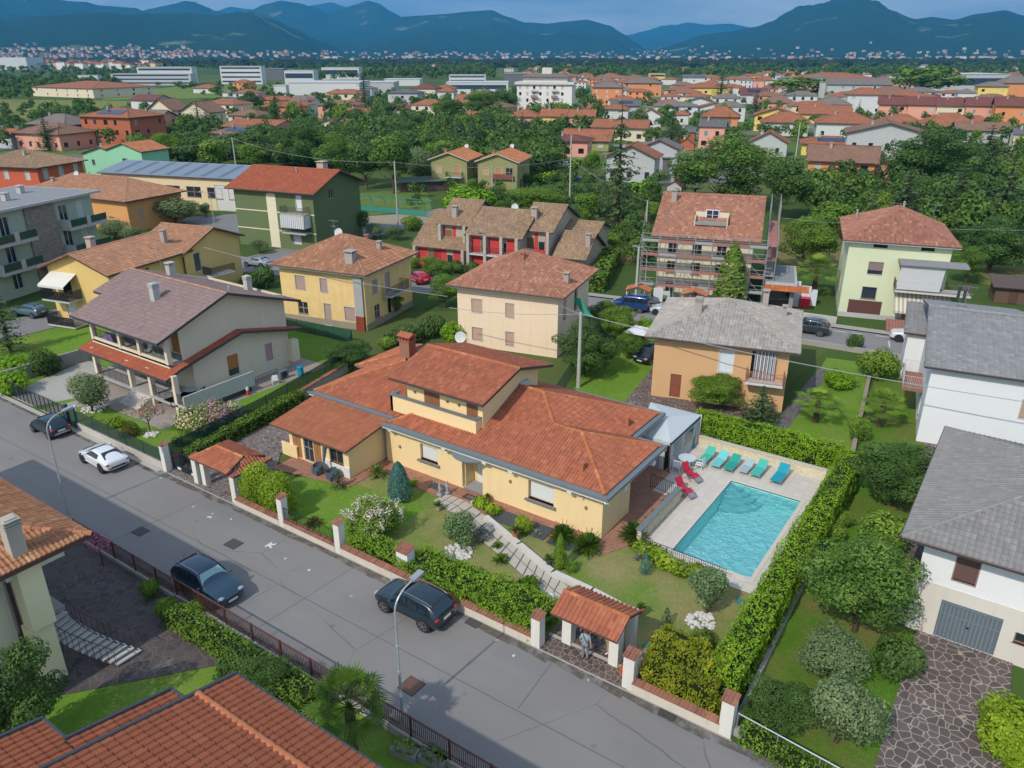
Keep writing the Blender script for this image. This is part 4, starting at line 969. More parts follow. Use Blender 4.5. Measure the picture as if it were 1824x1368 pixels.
P_BL=[protot('broadleaf_tree',broadleaf(s,8,3.1,.25,.19,17,11),m) for s,m in ((1,GR1),(2,GR2),(3,GR1),(4,GRD))]
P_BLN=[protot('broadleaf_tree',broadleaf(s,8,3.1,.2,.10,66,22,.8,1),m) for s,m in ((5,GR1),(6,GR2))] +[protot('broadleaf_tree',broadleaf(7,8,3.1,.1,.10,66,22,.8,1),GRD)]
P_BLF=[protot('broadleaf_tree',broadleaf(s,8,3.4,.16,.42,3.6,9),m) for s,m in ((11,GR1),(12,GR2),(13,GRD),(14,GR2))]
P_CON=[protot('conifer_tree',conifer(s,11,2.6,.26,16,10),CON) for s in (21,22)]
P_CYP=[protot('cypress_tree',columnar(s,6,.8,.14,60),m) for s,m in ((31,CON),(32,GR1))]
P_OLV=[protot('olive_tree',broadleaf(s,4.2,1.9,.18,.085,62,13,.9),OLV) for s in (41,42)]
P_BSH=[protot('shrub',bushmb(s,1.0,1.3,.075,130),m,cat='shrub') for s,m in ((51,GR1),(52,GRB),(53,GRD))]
P_PALM=[protot('palm_tree',palm(61),GR1)]
P_CYC=[protot('cycad',palm(62,.25,34,1.0,False),leafm((.05,.12,.012),(.14,.25,.02)),cat='shrub')]
P_SPK=[protot('yucca',spiky(63,80,.75,.022),GR1,cat='shrub')]
def hedge(label,boxes,m=GRB,leaf=.07,dens=150,group=None,bow=.12,seed=1,ends=True,name='hedge'):
 """clipped hedge: boxes = (x0,x1,y0,y1,z0,z1) or oriented (cx,cy,len,wid,z0,z1,ang)"""
 rg=random.Random(seed);C=MB();K=MB();pts0=None
 for b in boxes:
  if len(b) == 6:b=((b[0]+b[1])/2,(b[2]+b[3])/2,b[1]-b[0],b[3]-b[2],b[4],b[5],0)
  cx,cy,ln,wd,z0,z1,an=b;ca,sa=math.cos(an),math.sin(an);h=z1-z0
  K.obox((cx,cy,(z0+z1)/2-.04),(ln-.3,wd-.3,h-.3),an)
  faces=[('t',ln,wd,ln*wd),('f',ln,h,ln*h),('k',ln,h,ln*h)] +([('l',wd,h,wd*h),('r',wd,h,wd*h)] if ends else [])
  for (f,A,B,ar) in faces:
   for i in range(int(ar*dens)):
    u=rg.uniform(-A/2,A/2);v=rg.uniform(-B/2,B/2)
    if f == 't':x,y,z,nn=u,v,z1,Vector((0,0,1))
    elif f in 'fk':sg=-1 if f == 'f' else 1;x,y,z,nn=u,sg*wd/2,(z0+z1)/2+v,Vector((0,sg,.2))
    else:sg=-1 if f == 'l' else 1;x,y,z,nn=sg*ln/2,u,(z0+z1)/2+v,Vector((sg,0,.2))
    X,Y=cx+x*ca-y*sa,cy+x*sa+y*ca;nw_=Vector((nn.x*ca-nn.y*sa,nn.x*sa+nn.y*ca,nn.z)).normalized();q=mn.noise(Vector((X*.9,Y*.9,z*1.1)));q2=mn.noise(Vector((X*2.7,Y*2.7,z*2.7+9)))
    off=bow*(q*1.1+q2*.7) -rg.random()**3*.22;p=Vector((X,Y,z)) +nw_*off;edge=0
    leafquad(C,p,(nw_+rdir(rg)*.8).normalized(),leaf*rg.uniform(.6,1.3),max(.02,min(1,.42+.55*q2+.25*q+rg.uniform(-.2,.2))),rg,.55)
 cx=boxes[0][0];xs=[p[0] for p in C.v];ys=[p[1] for p in C.v];o=((min(xs)+max(xs))/2,(min(ys)+max(ys))/2,0);T=thing(name,label,'hedge',o,0,group)
 K.build('branches',leafm((.02,.04,.008),(.03,.06,.012),0.0),T,True);C.build('foliage',m,T,True);return T  # solid dark green core box behind the leaves, hides see-through
def obx(a,b,w,z0,z1,ext=0):
 a=Vector(a[:2]);b=Vector(b[:2]);d=b-a;m_=(a+b)/2;return (m_.x,m_.y,d.length+ext,w,z0,z1,math.atan2(d.y,d.x))
# ---- hedges round the villa
hedge('tall clipped bright green hedge behind the sun loungers',[(16.4,27.0,25.5,27.0,0,2.15)],GRB,.062,260,seed=3,bow=.2)
hedge('very long clipped green hedge along the right side of the pool',[obx((27.9,.9),(27.75,26.2),1.45,0,2.3)],leafm((.19,.37,.022),(.42,.63,.045)),.062,250,seed=4,bow=.2)
YH=leafm((.20,.27,.02),(.52,.45,.04))
hedge('bushy hedge turning yellow and orange beside the street corner',[(24.6,28.0,.3,2.4,.1,2.15),(24.3,26.4,1.4,3.0,.1,2.0)],YH,.066,300,seed=5,bow=.34)
hedge('wide spreading green hedge between slab path and black parked car',[(5.6,10.0,.35,1.5,0,1.15),(10.0,15.2,.1,2.3,0,1.15),(15.2,18.9,.02,2.3,0,1.4)],leafm((.18,.35,.03),(.38,.58,.05)),.062,290,seed=6,bow=.26)
hedge('low narrow green hedge along the brick coped wall beside the driveway',[obx((-11.6,1.2),(-12.6,9),1.0,0,1.15),obx((-12.6,8.8),(-13.2,13.5),1.0,0,1.2)],GR1,.075,150,seed=7)
for (x,lab,sd_) in ((-3.15,'rounded clipped shrub with browning top right beside the tiled gate canopy',8),(-1.15,'rounded clipped shrub with yellowing top left of the lawn pillar',9)):
 C=MB();rg=random.Random(sd_);lobes_crown(C,[((0,0,1.3),(1.1,.95,1.35)),((.3,.1,.8),(.95,.85,.9)),((-.3,0,1.0),(.9,.8,1.1)),((.1,.1,2.2),(.85,.75,.65))],190,.066,rg);Tm=MB();Tm.cyl((0,0,0),(0,0,1.2),.08,.05,6)
 tree('shrub',(Tm,C),YGR,(x,.85,.1),0,lab,'shrub')
# ---- garden plants of the villa
def put(pr,loc,s,label,cat,group=None,rz=None):return clone(pr,loc,rnd.uniform(0,6.28) if rz is None else rz,s,label,cat,group)
tree('cypress_bush',columnar(71,2.8,.8,.075,400,1.0),BLU,(4.15,6.4,.1),0,'dense blue green egg shaped conifer standing on the lawn before the villa','tree')
T_,C_=bushmb(72,1.75,2.4,.075,100,9);F_=MB();rg=random.Random(3)
for (c,r) in [((rg.uniform(-1.35,1.35),rg.uniform(-1.35,1.35),rg.uniform(.9,2.35)),.36) for _ in range(52)]:
 for k in range(42):d=rdir(rg);p=Vector(c)+d*r*rg.uniform(.3,1.1);leafquad(F_,p,(d+Vector((0,0,.6))).normalized(),.05,rg.random(),rg,.9)
tree('flowering_shrub',(T_,C_),GR1,tuple(L(668,955)),0,'large shrub covered in white blossom beside the street wall','shrub',extra=(('blossoms',F_,leafm((.62,.60,.54),(.8,.78,.72),.2,'petals')),))
tree('olive_tree',broadleaf(73,2.6,1.15,.16,.075,120,11,.95),leafm((.16,.27,.11),(.34,.46,.22)),tuple(L(820,975)),0,'young olive tree rising from a ring of white stones beside the slab path','tree')
tree('olive_tree',broadleaf(74,2.9,1.15,.2,.075,120,12,.95),leafm((.17,.28,.12),(.34,.46,.23)),tuple(L(1257,1095)),0,'olive tree with white stones at its foot near the lower pool corner','tree')
tree('shrub',bushmb(75,.6,.7,.06,160),GRAY,tuple(L(858,962)),0,'small silver blue shrub between olive tree and slab path','shrub')
tree('shrub',bushmb(76,.62,1.3,.06,170),YGR,tuple(L(932,950)),0,'rounded yellow green shrub between the grey cellar gratings','shrub')
tree('thuja',columnar(77,2.35,.38,.07,520),leafm((.13,.26,.02),(.3,.46,.04)),tuple(L(997,1012)),0,'slim pointed bright green conifer beside the two cycads','tree')
tree('shrub',bushmb(78,.55,.7,.05,170),GR1,tuple(L(1017,1015)),0,'small round heather like bush right of the slim conifer','shrub')
for (x,y,s,lab) in ((1003,962,1.15,'cycad with arching fronds behind the slim conifer'),(1046,980,1.2,'middle cycad standing at the front corner of the villa'),(1130,960,1.2,'cycad beside the foot of the stone terrace wall')):put(P_CYC[0],tuple(L(x,y)),s,lab,'cycad','cycads in the front garden')
tree('cypress_bush',columnar(79,1.35,.34,.05,320,1.0),BLU,tuple(L(1149,1022)),0,'small blue green conifer next to the agave by the pool railing','tree')
tree('cypress_bush',columnar(80,1.15,.26,.045,330,1.0),leafm((.05,.12,.07),(.11,.2,.13)),tuple(L(1186,1115)),0,'small pointed conifer alone in the lower lawn','tree')
tree('shrub',bushmb(81,.8,1.1,.07,130),leafm((.08,.15,.02),(.2,.28,.05)),tuple(L(1250,1155)),0,'loose green bush behind the yellowing hedge','shrub')
tree('laurel',(bushmb(82,.6,.7,.11,110)),YGR,tuple(L(878,915)),0,'leafy bush with broad bright leaves left of the slab path head','shrub')
tree('laurel',(bushmb(83,.6,.75,.11,110)),YGR,tuple(L(858,903)),0,'leafy bright bush nearest to the front door','shrub')
mbT,mbC=MB(),MB();rg=random.Random(84);lobes_crown(mbC,[((x*.95,-x*.05+rg.uniform(-.2,.2),.38),(.7,.55,.42)) for x in (-2,-1.1,-.2,.7,1.6,2.3)],90,.12,rg);mbC.v=[(p[0],p[1],max(.02,p[2])) for p in mbC.v];mbT.cyl((0,0,0),(0,0,.4),.04,.03,5)
tree('laurel',(mbT,mbC),leafm((.2,.33,.02),(.42,.55,.05)),tuple(L(1197,1012)),rad(-4),'long bed of glossy yellow green leaves below the pool railing','shrub')
put(P_SPK[0],tuple(L(893,1000)),1.0,'taller yucca on the near side of the slab path','yucca');put(P_SPK[0],tuple(L(886,975)),.7,'smaller yucca behind the taller one beside the slab path','yucca')
tree('small_palm',spiky(86,46,1.1,.03,.5,.35),GR1,tuple(L(943,1055)),0,'small feathery palm in the white gravel by the entrance canopy','palm');tree('agave',spiky(87,40,.5,.03,.1),GRAY,tuple(L(1137,998)),0,'blue grey agave by the pool railing','agave')
tree('agave',spiky(88,40,.5,.028,.1),GRAY,tuple(L(956,955)),0,'silvery spiky plant between round shrub and cycads','agave')
tree('shrub',conifer(89,1.5,.8,.09,9,9,1.4),CON,tuple(L(604,870)),0,'dark young spruce in front of the veranda','shrub');tree('shrub',palm(90,.5,18,.8,False),leafm((.13,.22,.05),(.28,.36,.12)),tuple(L(672,850)),0,'pale green feathery plant beside the veranda corner','shrub')
tree('shrub',spiky(91,50,.8,.04,.3),leafm((.12,.16,.03),(.3,.3,.07)),tuple(L(560,935)),0,'spiky variegated plants behind the short iron fence','shrub');tree('shrub',bushmb(92,.42,.5,.06,150),YGR,tuple(L(733,865)),0,'small yellow green tuft behind the egg shaped conifer','shrub')
# ring of white stones
def stones(label,x,y,r,n=70,sd_=1,rx=1.0):
 rg=random.Random(sd_);mb=MB()
 for i in range(n):
  a=rg.uniform(0,6.28);q=math.sqrt(rg.random())*r;s=rg.uniform(.07,.15)*(1.5 if i % 5 == 0 else 1);mb.ball((math.cos(a)*q*rx,math.sin(a)*q,s*.5),(s,s*.85,s*.7),6,4,.3,i)
 o=mb.build('stone_ring',concretem((.62,.60,.57),.35));o.location=tuple(L(x,y));tag(o,label,'stones')
stones('ring of white stones round the foot of the young olive tree',816,985,.85,90,2);stones('bright white stones at the foot of the olive near the pool',1248,1108,.75,60,3)
stones('bed of grey and white pebbles around the small palm',955,1068,.85,90,5,1.4);
# ---------------------------------------------------------------- neighbouring houses
def merge(A,B):
 bpy.context.view_layer.update()
 for ch in list(B.children):
  M=A.matrix_world.inverted() @ ch.matrix_world;ch.parent=A;ch.matrix_parent_inverse=Matrix.Identity(4);ch.matrix_basis=M
 bpy.data.objects.remove(B);return A
def hp(label,pl,pf,ze,d,o,rot=None,pr=None,**kw):
 """house from the photograph: left and right end of its front eave at height ze"""
 a=L(*pl,ze);b=L(*pf,ze);e=b-a;an=math.atan2(e.y,e.x)
 if pr is not None:c=L(*pr,ze);f=c-b;an2=math.atan2(f.y,f.x)-math.pi/2;an=(an+an2)/2;d=f.length-2*o if d is None else d
 if rot is not None:an=rad(rot)
 w=e.length*math.cos(math.atan2(e.y,e.x)-an)-2*o;ux=Vector((math.cos(an),math.sin(an),0));uy=Vector((-ux.y,ux.x,0));m_=(a+b)/2;p=m_ -ux*w/2 +uy*o
 kw['w_']=w
 r=kw.pop('rooft');typ,rise=r;k=rise/(d/2 if typ in ('gx','shed') else (w/2 if typ == 'gy' else min(w,d)/2)) if typ != 'flat' else 0
 h=ze +o*k if typ != 'flat' else ze;kw.pop('w_');wf=kw.pop('wf',None)
 if wf:kw['wins']=wf(w,d)
 return house(label,(p.x,p.y),an,w,d,h,rooft=(typ,rise,o),**kw)
def row(n,w,z,ww,hh,kind,c=None,m=None):
 m=m or w/n/2;return [(m +i*(w-2*m)/max(1,n-1) if n > 1 else w/2,z,ww,hh,kind) +((c,) if c else ()) for i in range(n)]
ROMAN=('roman',.25,.42,.06);BIG=('roman',.30,.42,.06)
T_OLD=tilem((0.429,0.211,0.124),(0.312,0.154,0.095),(0.598,0.337,0.189),.45,(.12,.08,.055));T_K=tilem((0.416,0.197,0.124),(0.299,0.140,0.102),(0.546,0.295,0.189),.3,(.16,.10,.07))
T_PURP=tilem((0.285,0.203,0.188),(0.247,0.173,0.165),(0.323,0.232,0.210),.12);T_RED=tilem((0.414,0.121,0.063),(0.345,0.097,0.057),(0.483,0.157,0.076),.12)
T_BRN=tilem((0.367,0.247,0.154),(0.275,0.180,0.118),(0.490,0.345,0.206),.3,(.10,.08,.05));T_GREY=tilem((0.407,0.370,0.331),(0.332,0.297,0.262),(0.513,0.464,0.399),.3,(.13,.12,.11));T_DK=tilem((0.293,0.293,0.293),(0.247,0.247,0.247),(0.351,0.345,0.338),.2,(.12,.12,.12))
T_BRICK=tilem((0.375,0.171,0.117),(0.288,0.118,0.096),(0.525,0.315,0.179),.3,(.14,.08,.06));T_OR=tilem((0.483,0.193,0.095),(0.380,0.145,0.076),(0.621,0.302,0.152),.3,(.14,.09,.06));T_YB=tilem((0.459,0.241,0.142),(0.365,0.184,0.120),(0.567,0.326,0.184),.3,(.17,.11,.08))
SHB=(.42,.30,.25)
# B: cream two storey house with purple roof
Bx=thing('house','cream two storey house with purple brown roof, lower red pent roof and columned loggias','house',(-26,12,0))
CRM=plaster(S(222,208,180),.4);mb=MB()
x0,x1,y0,y1=-31.6,-20.6,8.6,18.6
wallface(mb,(x0,y0),(x1,y0),-.3,6.9,[(1.2,2.2,1,3.0),(4,5,1,3),(7.2,8.2,1,3),(1.2,2.4,4,6),(5,6.4,4,6),(8.5,9.6,4,6)],.15)
r_ops=[(3.3,4.4,1.15,3.0,'half',(.42,.18,.05)),(7.3,8.1,1.3,2.9,'sh',(.45,.3,.28))]
wallface(mb,(x1,y0),(x1,y1),-.3,6.9,r_ops,.15);wallface(mb,(x1,y1),(x0,y1),-.3,6.9);wallface(mb,(x0,y1),(x0,y0),-.3,6.9)
mb.face([(x1,y0,6.9),(x1,y1,6.9),(x1,12.4,8.5)]);mb.face([(x0,y1,6.9),(x0,y0,6.9),(x0,12.4,8.5)])
mb.face([(x1-.0,6.2,3.9),(x1,y0,3.9),(x1,y0,6.9),(x1,6.6,6.2)][:0] or [(x1,7.8,3.6),(x1,y0,3.6),(x1,y0,6.95),(x1,7.8,6.6)])
bw=mb.build('wall',CRM,Bx,True)
for op in ((1.2,2.2,1,3.0),(4,5,1,3),(7.2,8.2,1,3),(1.2,2.4,4,6),(5,6.4,4,6),(8.5,9.6,4,6)):fillop(bw,(x0,y0),(x1,y0),op,'sw',(.36,.17,.06),t=.15,world=False)
for op in r_ops:fillop(bw,(x1,y0),(x1,y1),op,op[4],op[5],t=.15,trim=(.7,.7,.72))
mb=MB();mb.box(-32.2,-20.3,5.9,8.6,.7,.9);mb.box(-32.2,-20.6,6.6,8.6,3.75,3.92);mb.box(-21.4,-18.5,6.0,12.7,.7,.9);mb.build('balcony_floor',concretem((.42,.41,.39)),Bx,True)
for xx in (-31.9,-27.6,-24.7,-20.8):
 mb=MB();mb.box(xx-.17,xx+.17,6.55,6.95,3.9,6.55);mb.build('post',CRM,Bx,True)
for xx in (-31.4,-26.0,-23.0,-19.6):
 mb=MB();mb.box(xx-.18,xx+.18,6.0,6.4,-.2,3.35);mb.build('post',CRM,Bx,True)
mb=MB();mb.box(-32.1,-20.6,6.6,6.72,3.6,4.15);mb.build('parapet',CRM,Bx,True)
mb=MB();mb.box(-18.55,-18.42,6.0,12.8,.55,1.85);mb.box(-19.4,-18.55,5.95,6.05,.9,1.0);mb.build('balcony_parapet',concretem((.55,.55,.53)),Bx,True)
mb=MB();mb.box(-20.58,-18.7,9.3,12.6,-.1,.7);mb.build('basement_window',plain((.05,.08,.09),.4),Bx,True)  # dark solid box filling the garage space under the balcony
mb=MB();railing(mb,[(-31.4,6.1),(-26,6.1)],.9,.95);railing(mb,[(-23,6.1),(-19.6,6.1),(-18.6,6.1)],.9,.95);railing(mb,[(-31.9,6.75),(-20.8,6.75)],4.0,.9,.14);railing(mb,[(-18.5,13),(-18.6,15.4)],.6,.6,.3);mb.build('railing',IRON,Bx,True)
mb=MB();[mb.box(-25.9+.0,-23.1,4.6+.32*k,4.95+.32*k,-.1,.12+.16*k) for k in range(5)];mb.build('stairs',concretem((.6,.55,.5)),Bx,True)
def sl2(y):return 6.25+.36*(y-5.4)
rB=roof(Bx,[[(-32.7,5.4,6.25),(-19.75,5.4,6.25),(-19.75,12.3,sl2(12.3)),(-32.7,12.3,sl2(12.3))],[(-19.75,19.9,6.2),(-34.2,19.9,6.2),(-34.2,12.3,sl2(12.3)),(-19.75,12.3,sl2(12.3))],
 [(-34.2,8.6,sl2(8.6)),(-32.7,8.6,sl2(8.6)),(-32.7,12.3,sl2(12.3)),(-34.2,12.3,sl2(12.3))]],T_PURP,[((-34.2,12.3,sl2(12.3)),(-19.75,12.3,sl2(12.3)))],plain((.05,.055,.075),.6),th=.2,tile=('flat',.30,.42,.02),world=True,capr=.1,capm=T_YB)
chimney(rB,-26.0,9.6,7.8,1.4,.6,'vent',(.5,.5,.48),world=True);chimney(rB,-30.6,14.2,8.1,1.3,.6,'flat',(.5,.48,.45),True);chimney(rB,-21.3,13.6,8.3,.5,.3,'pipe',world=True);chimney(rB,-24,17.5,7.0,1.4,.55,'vent',(.55,.53,.5),True)
roof(Bx,[[(-32.8,5.55,3.1),(-19.7,5.55,3.1),(-19.7,6.9,3.62),(-32.8,6.9,3.62)],[(-20.75,6.9,3.62),(-19.7,6.9,3.62),(-19.7,13.2,5.1),(-20.75,13.2,5.1)],[(-19.7,19.6,3.6),(-20.75,19.6,3.6),(-20.75,13.2,5.1),(-19.7,13.2,5.1)]],T_RED,(),plain((.06,.06,.08),.6),th=.2,tile=('flat',.28,.4,.03),world=True,name='pent_roof')
mb=MB();mb.box(-20.6,-19.9,18.4,19.2,.6,2.6);mb.build('screen_wall',CRM,Bx,True)
struct('house_terrace',sheet([(-31.8,3.6),(-18.2,3.6),(-17.6,20.5),(-22,20.5),(-22,8.6),(-31.8,8.6)],.014),slabs((.38,.33,.28),(.33,.29,.25),(.28,.25,.22),.5,.5))
struct('left_lawn',sheet([(-50,.2),(-12.5,.2),(-14.6,20),(-18,26),(-50,26)],.004),LAWN_B)
struct('left_drive',sheet([(-35.5,.1),(-31,.1),(-29.5,3.7),(-31.5,8.4),(-37.8,8.4)],.018),slabs((.46,.44,.40),(.42,.40,.37),(.34,.32,.3),.6,.6));struct('left_path',sheet([(-29.8,.1),(-28.3,.1),(-27.3,3.8),(-29,3.8)],.022),slabs((.42,.38,.34),(.38,.34,.3),(.3,.28,.25),.4,.4))
YC=S(226,190,106)
A=hp('yellow house with two stepped brown tiled gables and a white awning',(50,481),(205,488),6.1,11.0,.7,rot=14,rooft=('gy',1.6),wallc=YC,tilem_=T_YB,tile=BIG,fascia=(.12,.05,.04),wins={'F':[(2.2,3.3,1.4,2.1,'dark'),(2.2,.2,1.3,2.2,'sh',(.6,.62,.62)),(6,3.5,.01,.01,'dark')][:2],'R':row(3,10,3.6,1.0,1.9,'gl2')},chims=[(1.2,5,1.6,.7,'flat',(.5,.42,.35)),(6.5,10.3,1.5,.55,'flat')])
mb=MB();mb.box(.3,4.2,-1.7,0,2.9,3.05);mb.box(.3,4.2,-1.7,0,.1,.25);mb.build('balcony',concretem((.5,.5,.48)),A);mb=MB()
for z in (3.05,.25):railing(mb,[(.3,0),(.3,-1.65),(4.15,-1.65),(4.15,0)],z,1.0,.07,.02)
mb.build('railing',IRON,A);mb=MB();mb.face([(.4,0,5.7),(4.0,0,5.7),(4.0,-1.9,4.7),(.4,-1.9,4.7)]);mb.face([(.4,-1.9,4.7),(4.0,-1.9,4.7),(4.0,-1.9,4.45),(.4,-1.9,4.45)]);mb.build('awning',plain((.66,.64,.58),.9),A)
B2=hp('x',(215,447),(345,447),6.1,9.4,.6,rot=14,rooft=('gx',1.75),wallc=YC,tilem_=T_YB,tile=BIG,fascia=(.12,.05,.04),wins={'R':[(1.9,3.4,1.1,2.2,'gl',(.7,.7,.7)),(1.9,.4,1.1,2.2,'dark')],'F':row(2,8,3.5,1,2,'gl')},chims=[])
mb=MB();w2=12;
merge(A,B2)
p=L(385,488,3);Tb=MB();Tb.box(p.x-.9,p.x+.9,p.y-1.2,p.y+2.2,2.9,3.05);Tb.build('balcony',concretem((.5,.5,.48)),A,True);Tb=MB();railing(Tb,[(p.x-.9,p.y-1.1),(p.x+.85,p.y-1.1),(p.x+.85,p.y+2.1)],3.05,1.0,.08,.02);Tb.build('railing',IRON,A,True)
# D apartment block with stone tower and glass balconies
GRN=S(168,182,160)
D=house('three storey apartment block with flat roof, stone faced tower and green walled balconies',(-62.5,6.5),rad(108),23,12,10.2,GRN,('flat',0,.9),wins={'F':[(s,z,ww,2.2,kd) for z in (.9,4.1,7.3) for s,ww,kd in ((5,1.4,'sh'),(9.5,1.3,'gl2'),(18.2,1.3,'gl2'),(21,1.1,'sh'))]},shut=(.55,.58,.55))
mb=MB();mb.box(12.4,16.8,-.25,3,-.2,10.1);mb.build('stone_tower',stonewall((.22,.185,.15),(.32,.28,.23),2.6,(.24,.21,.18)),D)
for z in (3.6,6.8):
 for (xa,xb) in ((6.5,12.2),(17.2,23.4)):
  mb=MB();mb.box(xa,xb,-1.7,0,z-.35,z);mb.box(xa,xa+.15,-1.7,0,z,z+1);mb.box((xa+xb)/2-.3,(xa+xb)/2+.3,-1.75,-1.6,z-.35,z+1.1);mb.build('balcony',concretem((.5,.49,.46)),D)
  mb=MB();mb.box(xa+.2,(xa+xb)/2-.35,-1.68,-1.64,z+.1,z+.95);mb.box((xa+xb)/2+.35,xb-.05,-1.68,-1.64,z+.1,z+.95);mb.build('balcony_glass',plain((.03,.07,.05),.15),D)
for i in range(4):chimney(D,4+5*i,4+i % 2*3,10.5,1.0,.7,'flat',(.5,.48,.46))
mb=MB();mb.box(12.8,16,-1.5,-.25,2.6,2.8);mb.build('canopy',plain((.06,.11,.14),.5),D)
# E F G H I
hp('orange house with brown hip roof and skylights behind the yellow gabled house',(66,335),(191,366),5.2,None,.8,pr=(279,343),rooft=('hip',2.3),wallc=S(222,155,80),tilem_=T_YB,tile=BIG,wins={'F':[(3,2.6,.6,1.4,'sw'),(6,2.6,.6,1.4,'sw'),(9.5,1.2,1.0,2.2,'sw')],'R':[(2.5,1.6,1,2.1,'sw'),(9,2.2,1,1.6,'sw')]},chims=[(4,2.5,.8,.5,'flat'),(9,6,.6,.4,'pipe')])
hp('vivid orange red house with brown hip roof at the left edge',(-60,294),(63,300),5.6,None,.9,pr=(153,285),rooft=('hip',2.2),wallc=S(205,92,55),tilem_=T_BRN,tile=BIG,wf=lambda w,d:{'F':row(3,w,3,1.2,1.7,'sh',(.5,.5,.48)),'R':row(3,d,3,1.2,2.1,'sh',(.5,.5,.48))},chims=[(10,4,1.2,.6,'flat')])
Gm=hp('mint green house with small stepped orange gabled roofs',(150,272),(206,279),5.4,9,.5,rot=12,rooft=('gy',1.7),wallc=S(140,205,165),tilem_=T_OR,tile=BIG,wf=lambda w,d:{'F':row(2,w,2.8,1.0,1.3,'gl2'),'R':row(2,d,2.8,1,1.3,'gl2')},chims=[(3.2,3,1.0,.5,'flat',(.4,.7,.5))])
merge(Gm,hp('x',(192,266),(243,272),6.6,8,.4,rot=12,rooft=('gy',1.6),wallc=S(140,205,165),tilem_=T_OR,tile=BIG,wf=lambda w,d:{'F':row(1,w,3.5,1.6,1.4,'gl2')}))
merge(Gm,hp('x',(155,283),(232,292),2.6,4,.4,rot=12,rooft=('shedR',.9),wallc=S(140,205,165),tilem_=T_OR,tile=BIG))
Hm=hp('long cream workshop hall with blue grey metal roof',(172,307),(428,320),6.0,15,.5,rooft=('gx',1.3),wallc=S(228,206,160),tilem_=plain((.22,.27,.33),.5,.3),tile=None,wf=lambda w,d:{'F':[(w*.52+i*4.6,2.2,3.2,2.0,'gl4') for i in range(4)] +[(w-3.2,.1,5.0,4.6,'sh',(.62,.62,.6))]})
hw_=(L(428,320,6)-L(172,307,6)).length-1;k_=1.3/7.5;mb=MB()
for i in range(8):u=3+i*hw_/8;z_=6.12;mb.face([(u,.3,z_+.3*k_),(u+.9,.3,z_+.3*k_),(u+.9,7.4,z_+7.4*k_),(u,7.4,z_+7.4*k_)])
mb.build('roof_strip',plain((.11,.15,.19),.6),Hm)
G3=hp('dark green three storey block of flats with red roof, cream bands and small balcony',(405,333),(553,348),8.6,None,.9,pr=(637,323),rooft=('gx',2.2),wallc=S(104,120,76),tilem_=T_RED,tile=BIG,
 wins={'F':[(6.9,z,1.2,1.7,'sh',(.66,.68,.66)) for z in (.9,3.7,6.4)] +[(11.8,5.9,1.0,2.2,'sh',(.66,.68,.68)),(10.9,.9,1.3,1.4,'sh',(.6,.62,.62)),(11.4,3.2,1.0,2.1,'dark')],'R':[(4.5,7.2,1.1,1.4,'gl2')]},chims=[(11,7.6,1.5,1.2,'flat',(.5,.42,.34)),(8.5,4.5,.9,.3,'pipe')])
skylight(G3,6.3,3.6,14,11,8.1,2.2,.9);skylight(G3,9.2,2.0,14,11,8.1,2.2,.9)
mb=MB();mb.box(6.0,7.7,-.03,0,.1,8.0);mb.box(0,14.4,-.02,0,5.35,5.5);mb.box(0,14.4,-.02,0,2.6,2.75);mb.box(14.3,14.62,-.02,10,5.35,5.5) if False else None;mb.build('facade_band',plaster(S(226,214,180),.3),G3)
for z in (5.6,2.9):
 mb=MB();mb.box(9.4,13.6,-1.5,0,z-.2,z);mb.build('balcony',concretem((.5,.48,.45)),G3);mb=MB();railing(mb,[(9.45,0),(9.45,-1.45),(13.55,-1.45),(13.55,0)],z,1.0);mb.build('railing',IRON,G3)
mb=MB();mb.face([(9.4,-1.55,5.4),(13.6,-1.55,5.4),(13.6,-1.62,3.6),(9.4,-1.62,3.6)][::-1]);mb.face([(13.62,0,5.4),(13.62,-1.5,5.4),(13.62,-1.5,3.6),(13.62,0,3.6)]);mb.build('awning',stripe((.62,.62,.6),(.35,.36,.37),.34),G3)
# J yellow old house
J=hp('weathered yellow house with old tiled hip roof and grey chimney breast',(479,471),(650,492),6.25,None,.75,pr=(743,449),rooft=('hip',2.3),wallc=S(238,200,122),old=True,wear=.9,tilem_=T_OLD,tile=ROMAN,shut=(.42,.30,.27),
 wf=lambda w,d:{'F':[(2.6,3.7,1.3,1.5,'sh'),(5.6,3.7,.95,1.5,'sh'),(2.6,.9,1.3,1.4,'gl4'),(5.8,.05,.9,2.4,'sh'),(8.6,.9,1.3,1.5,'sh')],'R':[(2.0,3.6,1.1,1.5,'sh'),(4.6,3.1,1.0,2.2,'sh'),(2.2,.8,1.1,1.5,'gl4'),(4.8,.1,.9,2.2,'dark')]},plinth=(.7,(.36,.31,.24)),fascia=(.35,.36,.35),chims=[(8.6,1.0,1.2,.9,'flat',(.42,.4,.36)),(6.5,7.5,.8,.4,'flat',(.4,.2,.12)),(9,6,.9,.45,'flat')])
jw=(L(650,492,6.25)-L(479,471,6.25)).length-1.5
mb=MB();mb.box(jw-1.15,jw-.15,-.28,0,1.6,6.3);mb.build('chimney_breast',concretem((.42,.42,.41)),J);mb=MB();mb.box(jw-1.15,jw-.15,-.30,0,-.1,1.6);mb.build('brick_base',slabs(S(150,70,45),S(130,60,40),S(120,90,75),.25,.07,.01,.5),J)
mb=MB();mb.box(jw,jw+1.2,3.3,7.2,2.85,3.0);mb.build('balcony',concretem((.5,.5,.48)),J);mb=MB();railing(mb,[(jw,3.35),(jw+1.15,3.35),(jw+1.15,7.15),(jw,7.15)],3.0,1.0,.1);mb.build('railing',IRON,J)
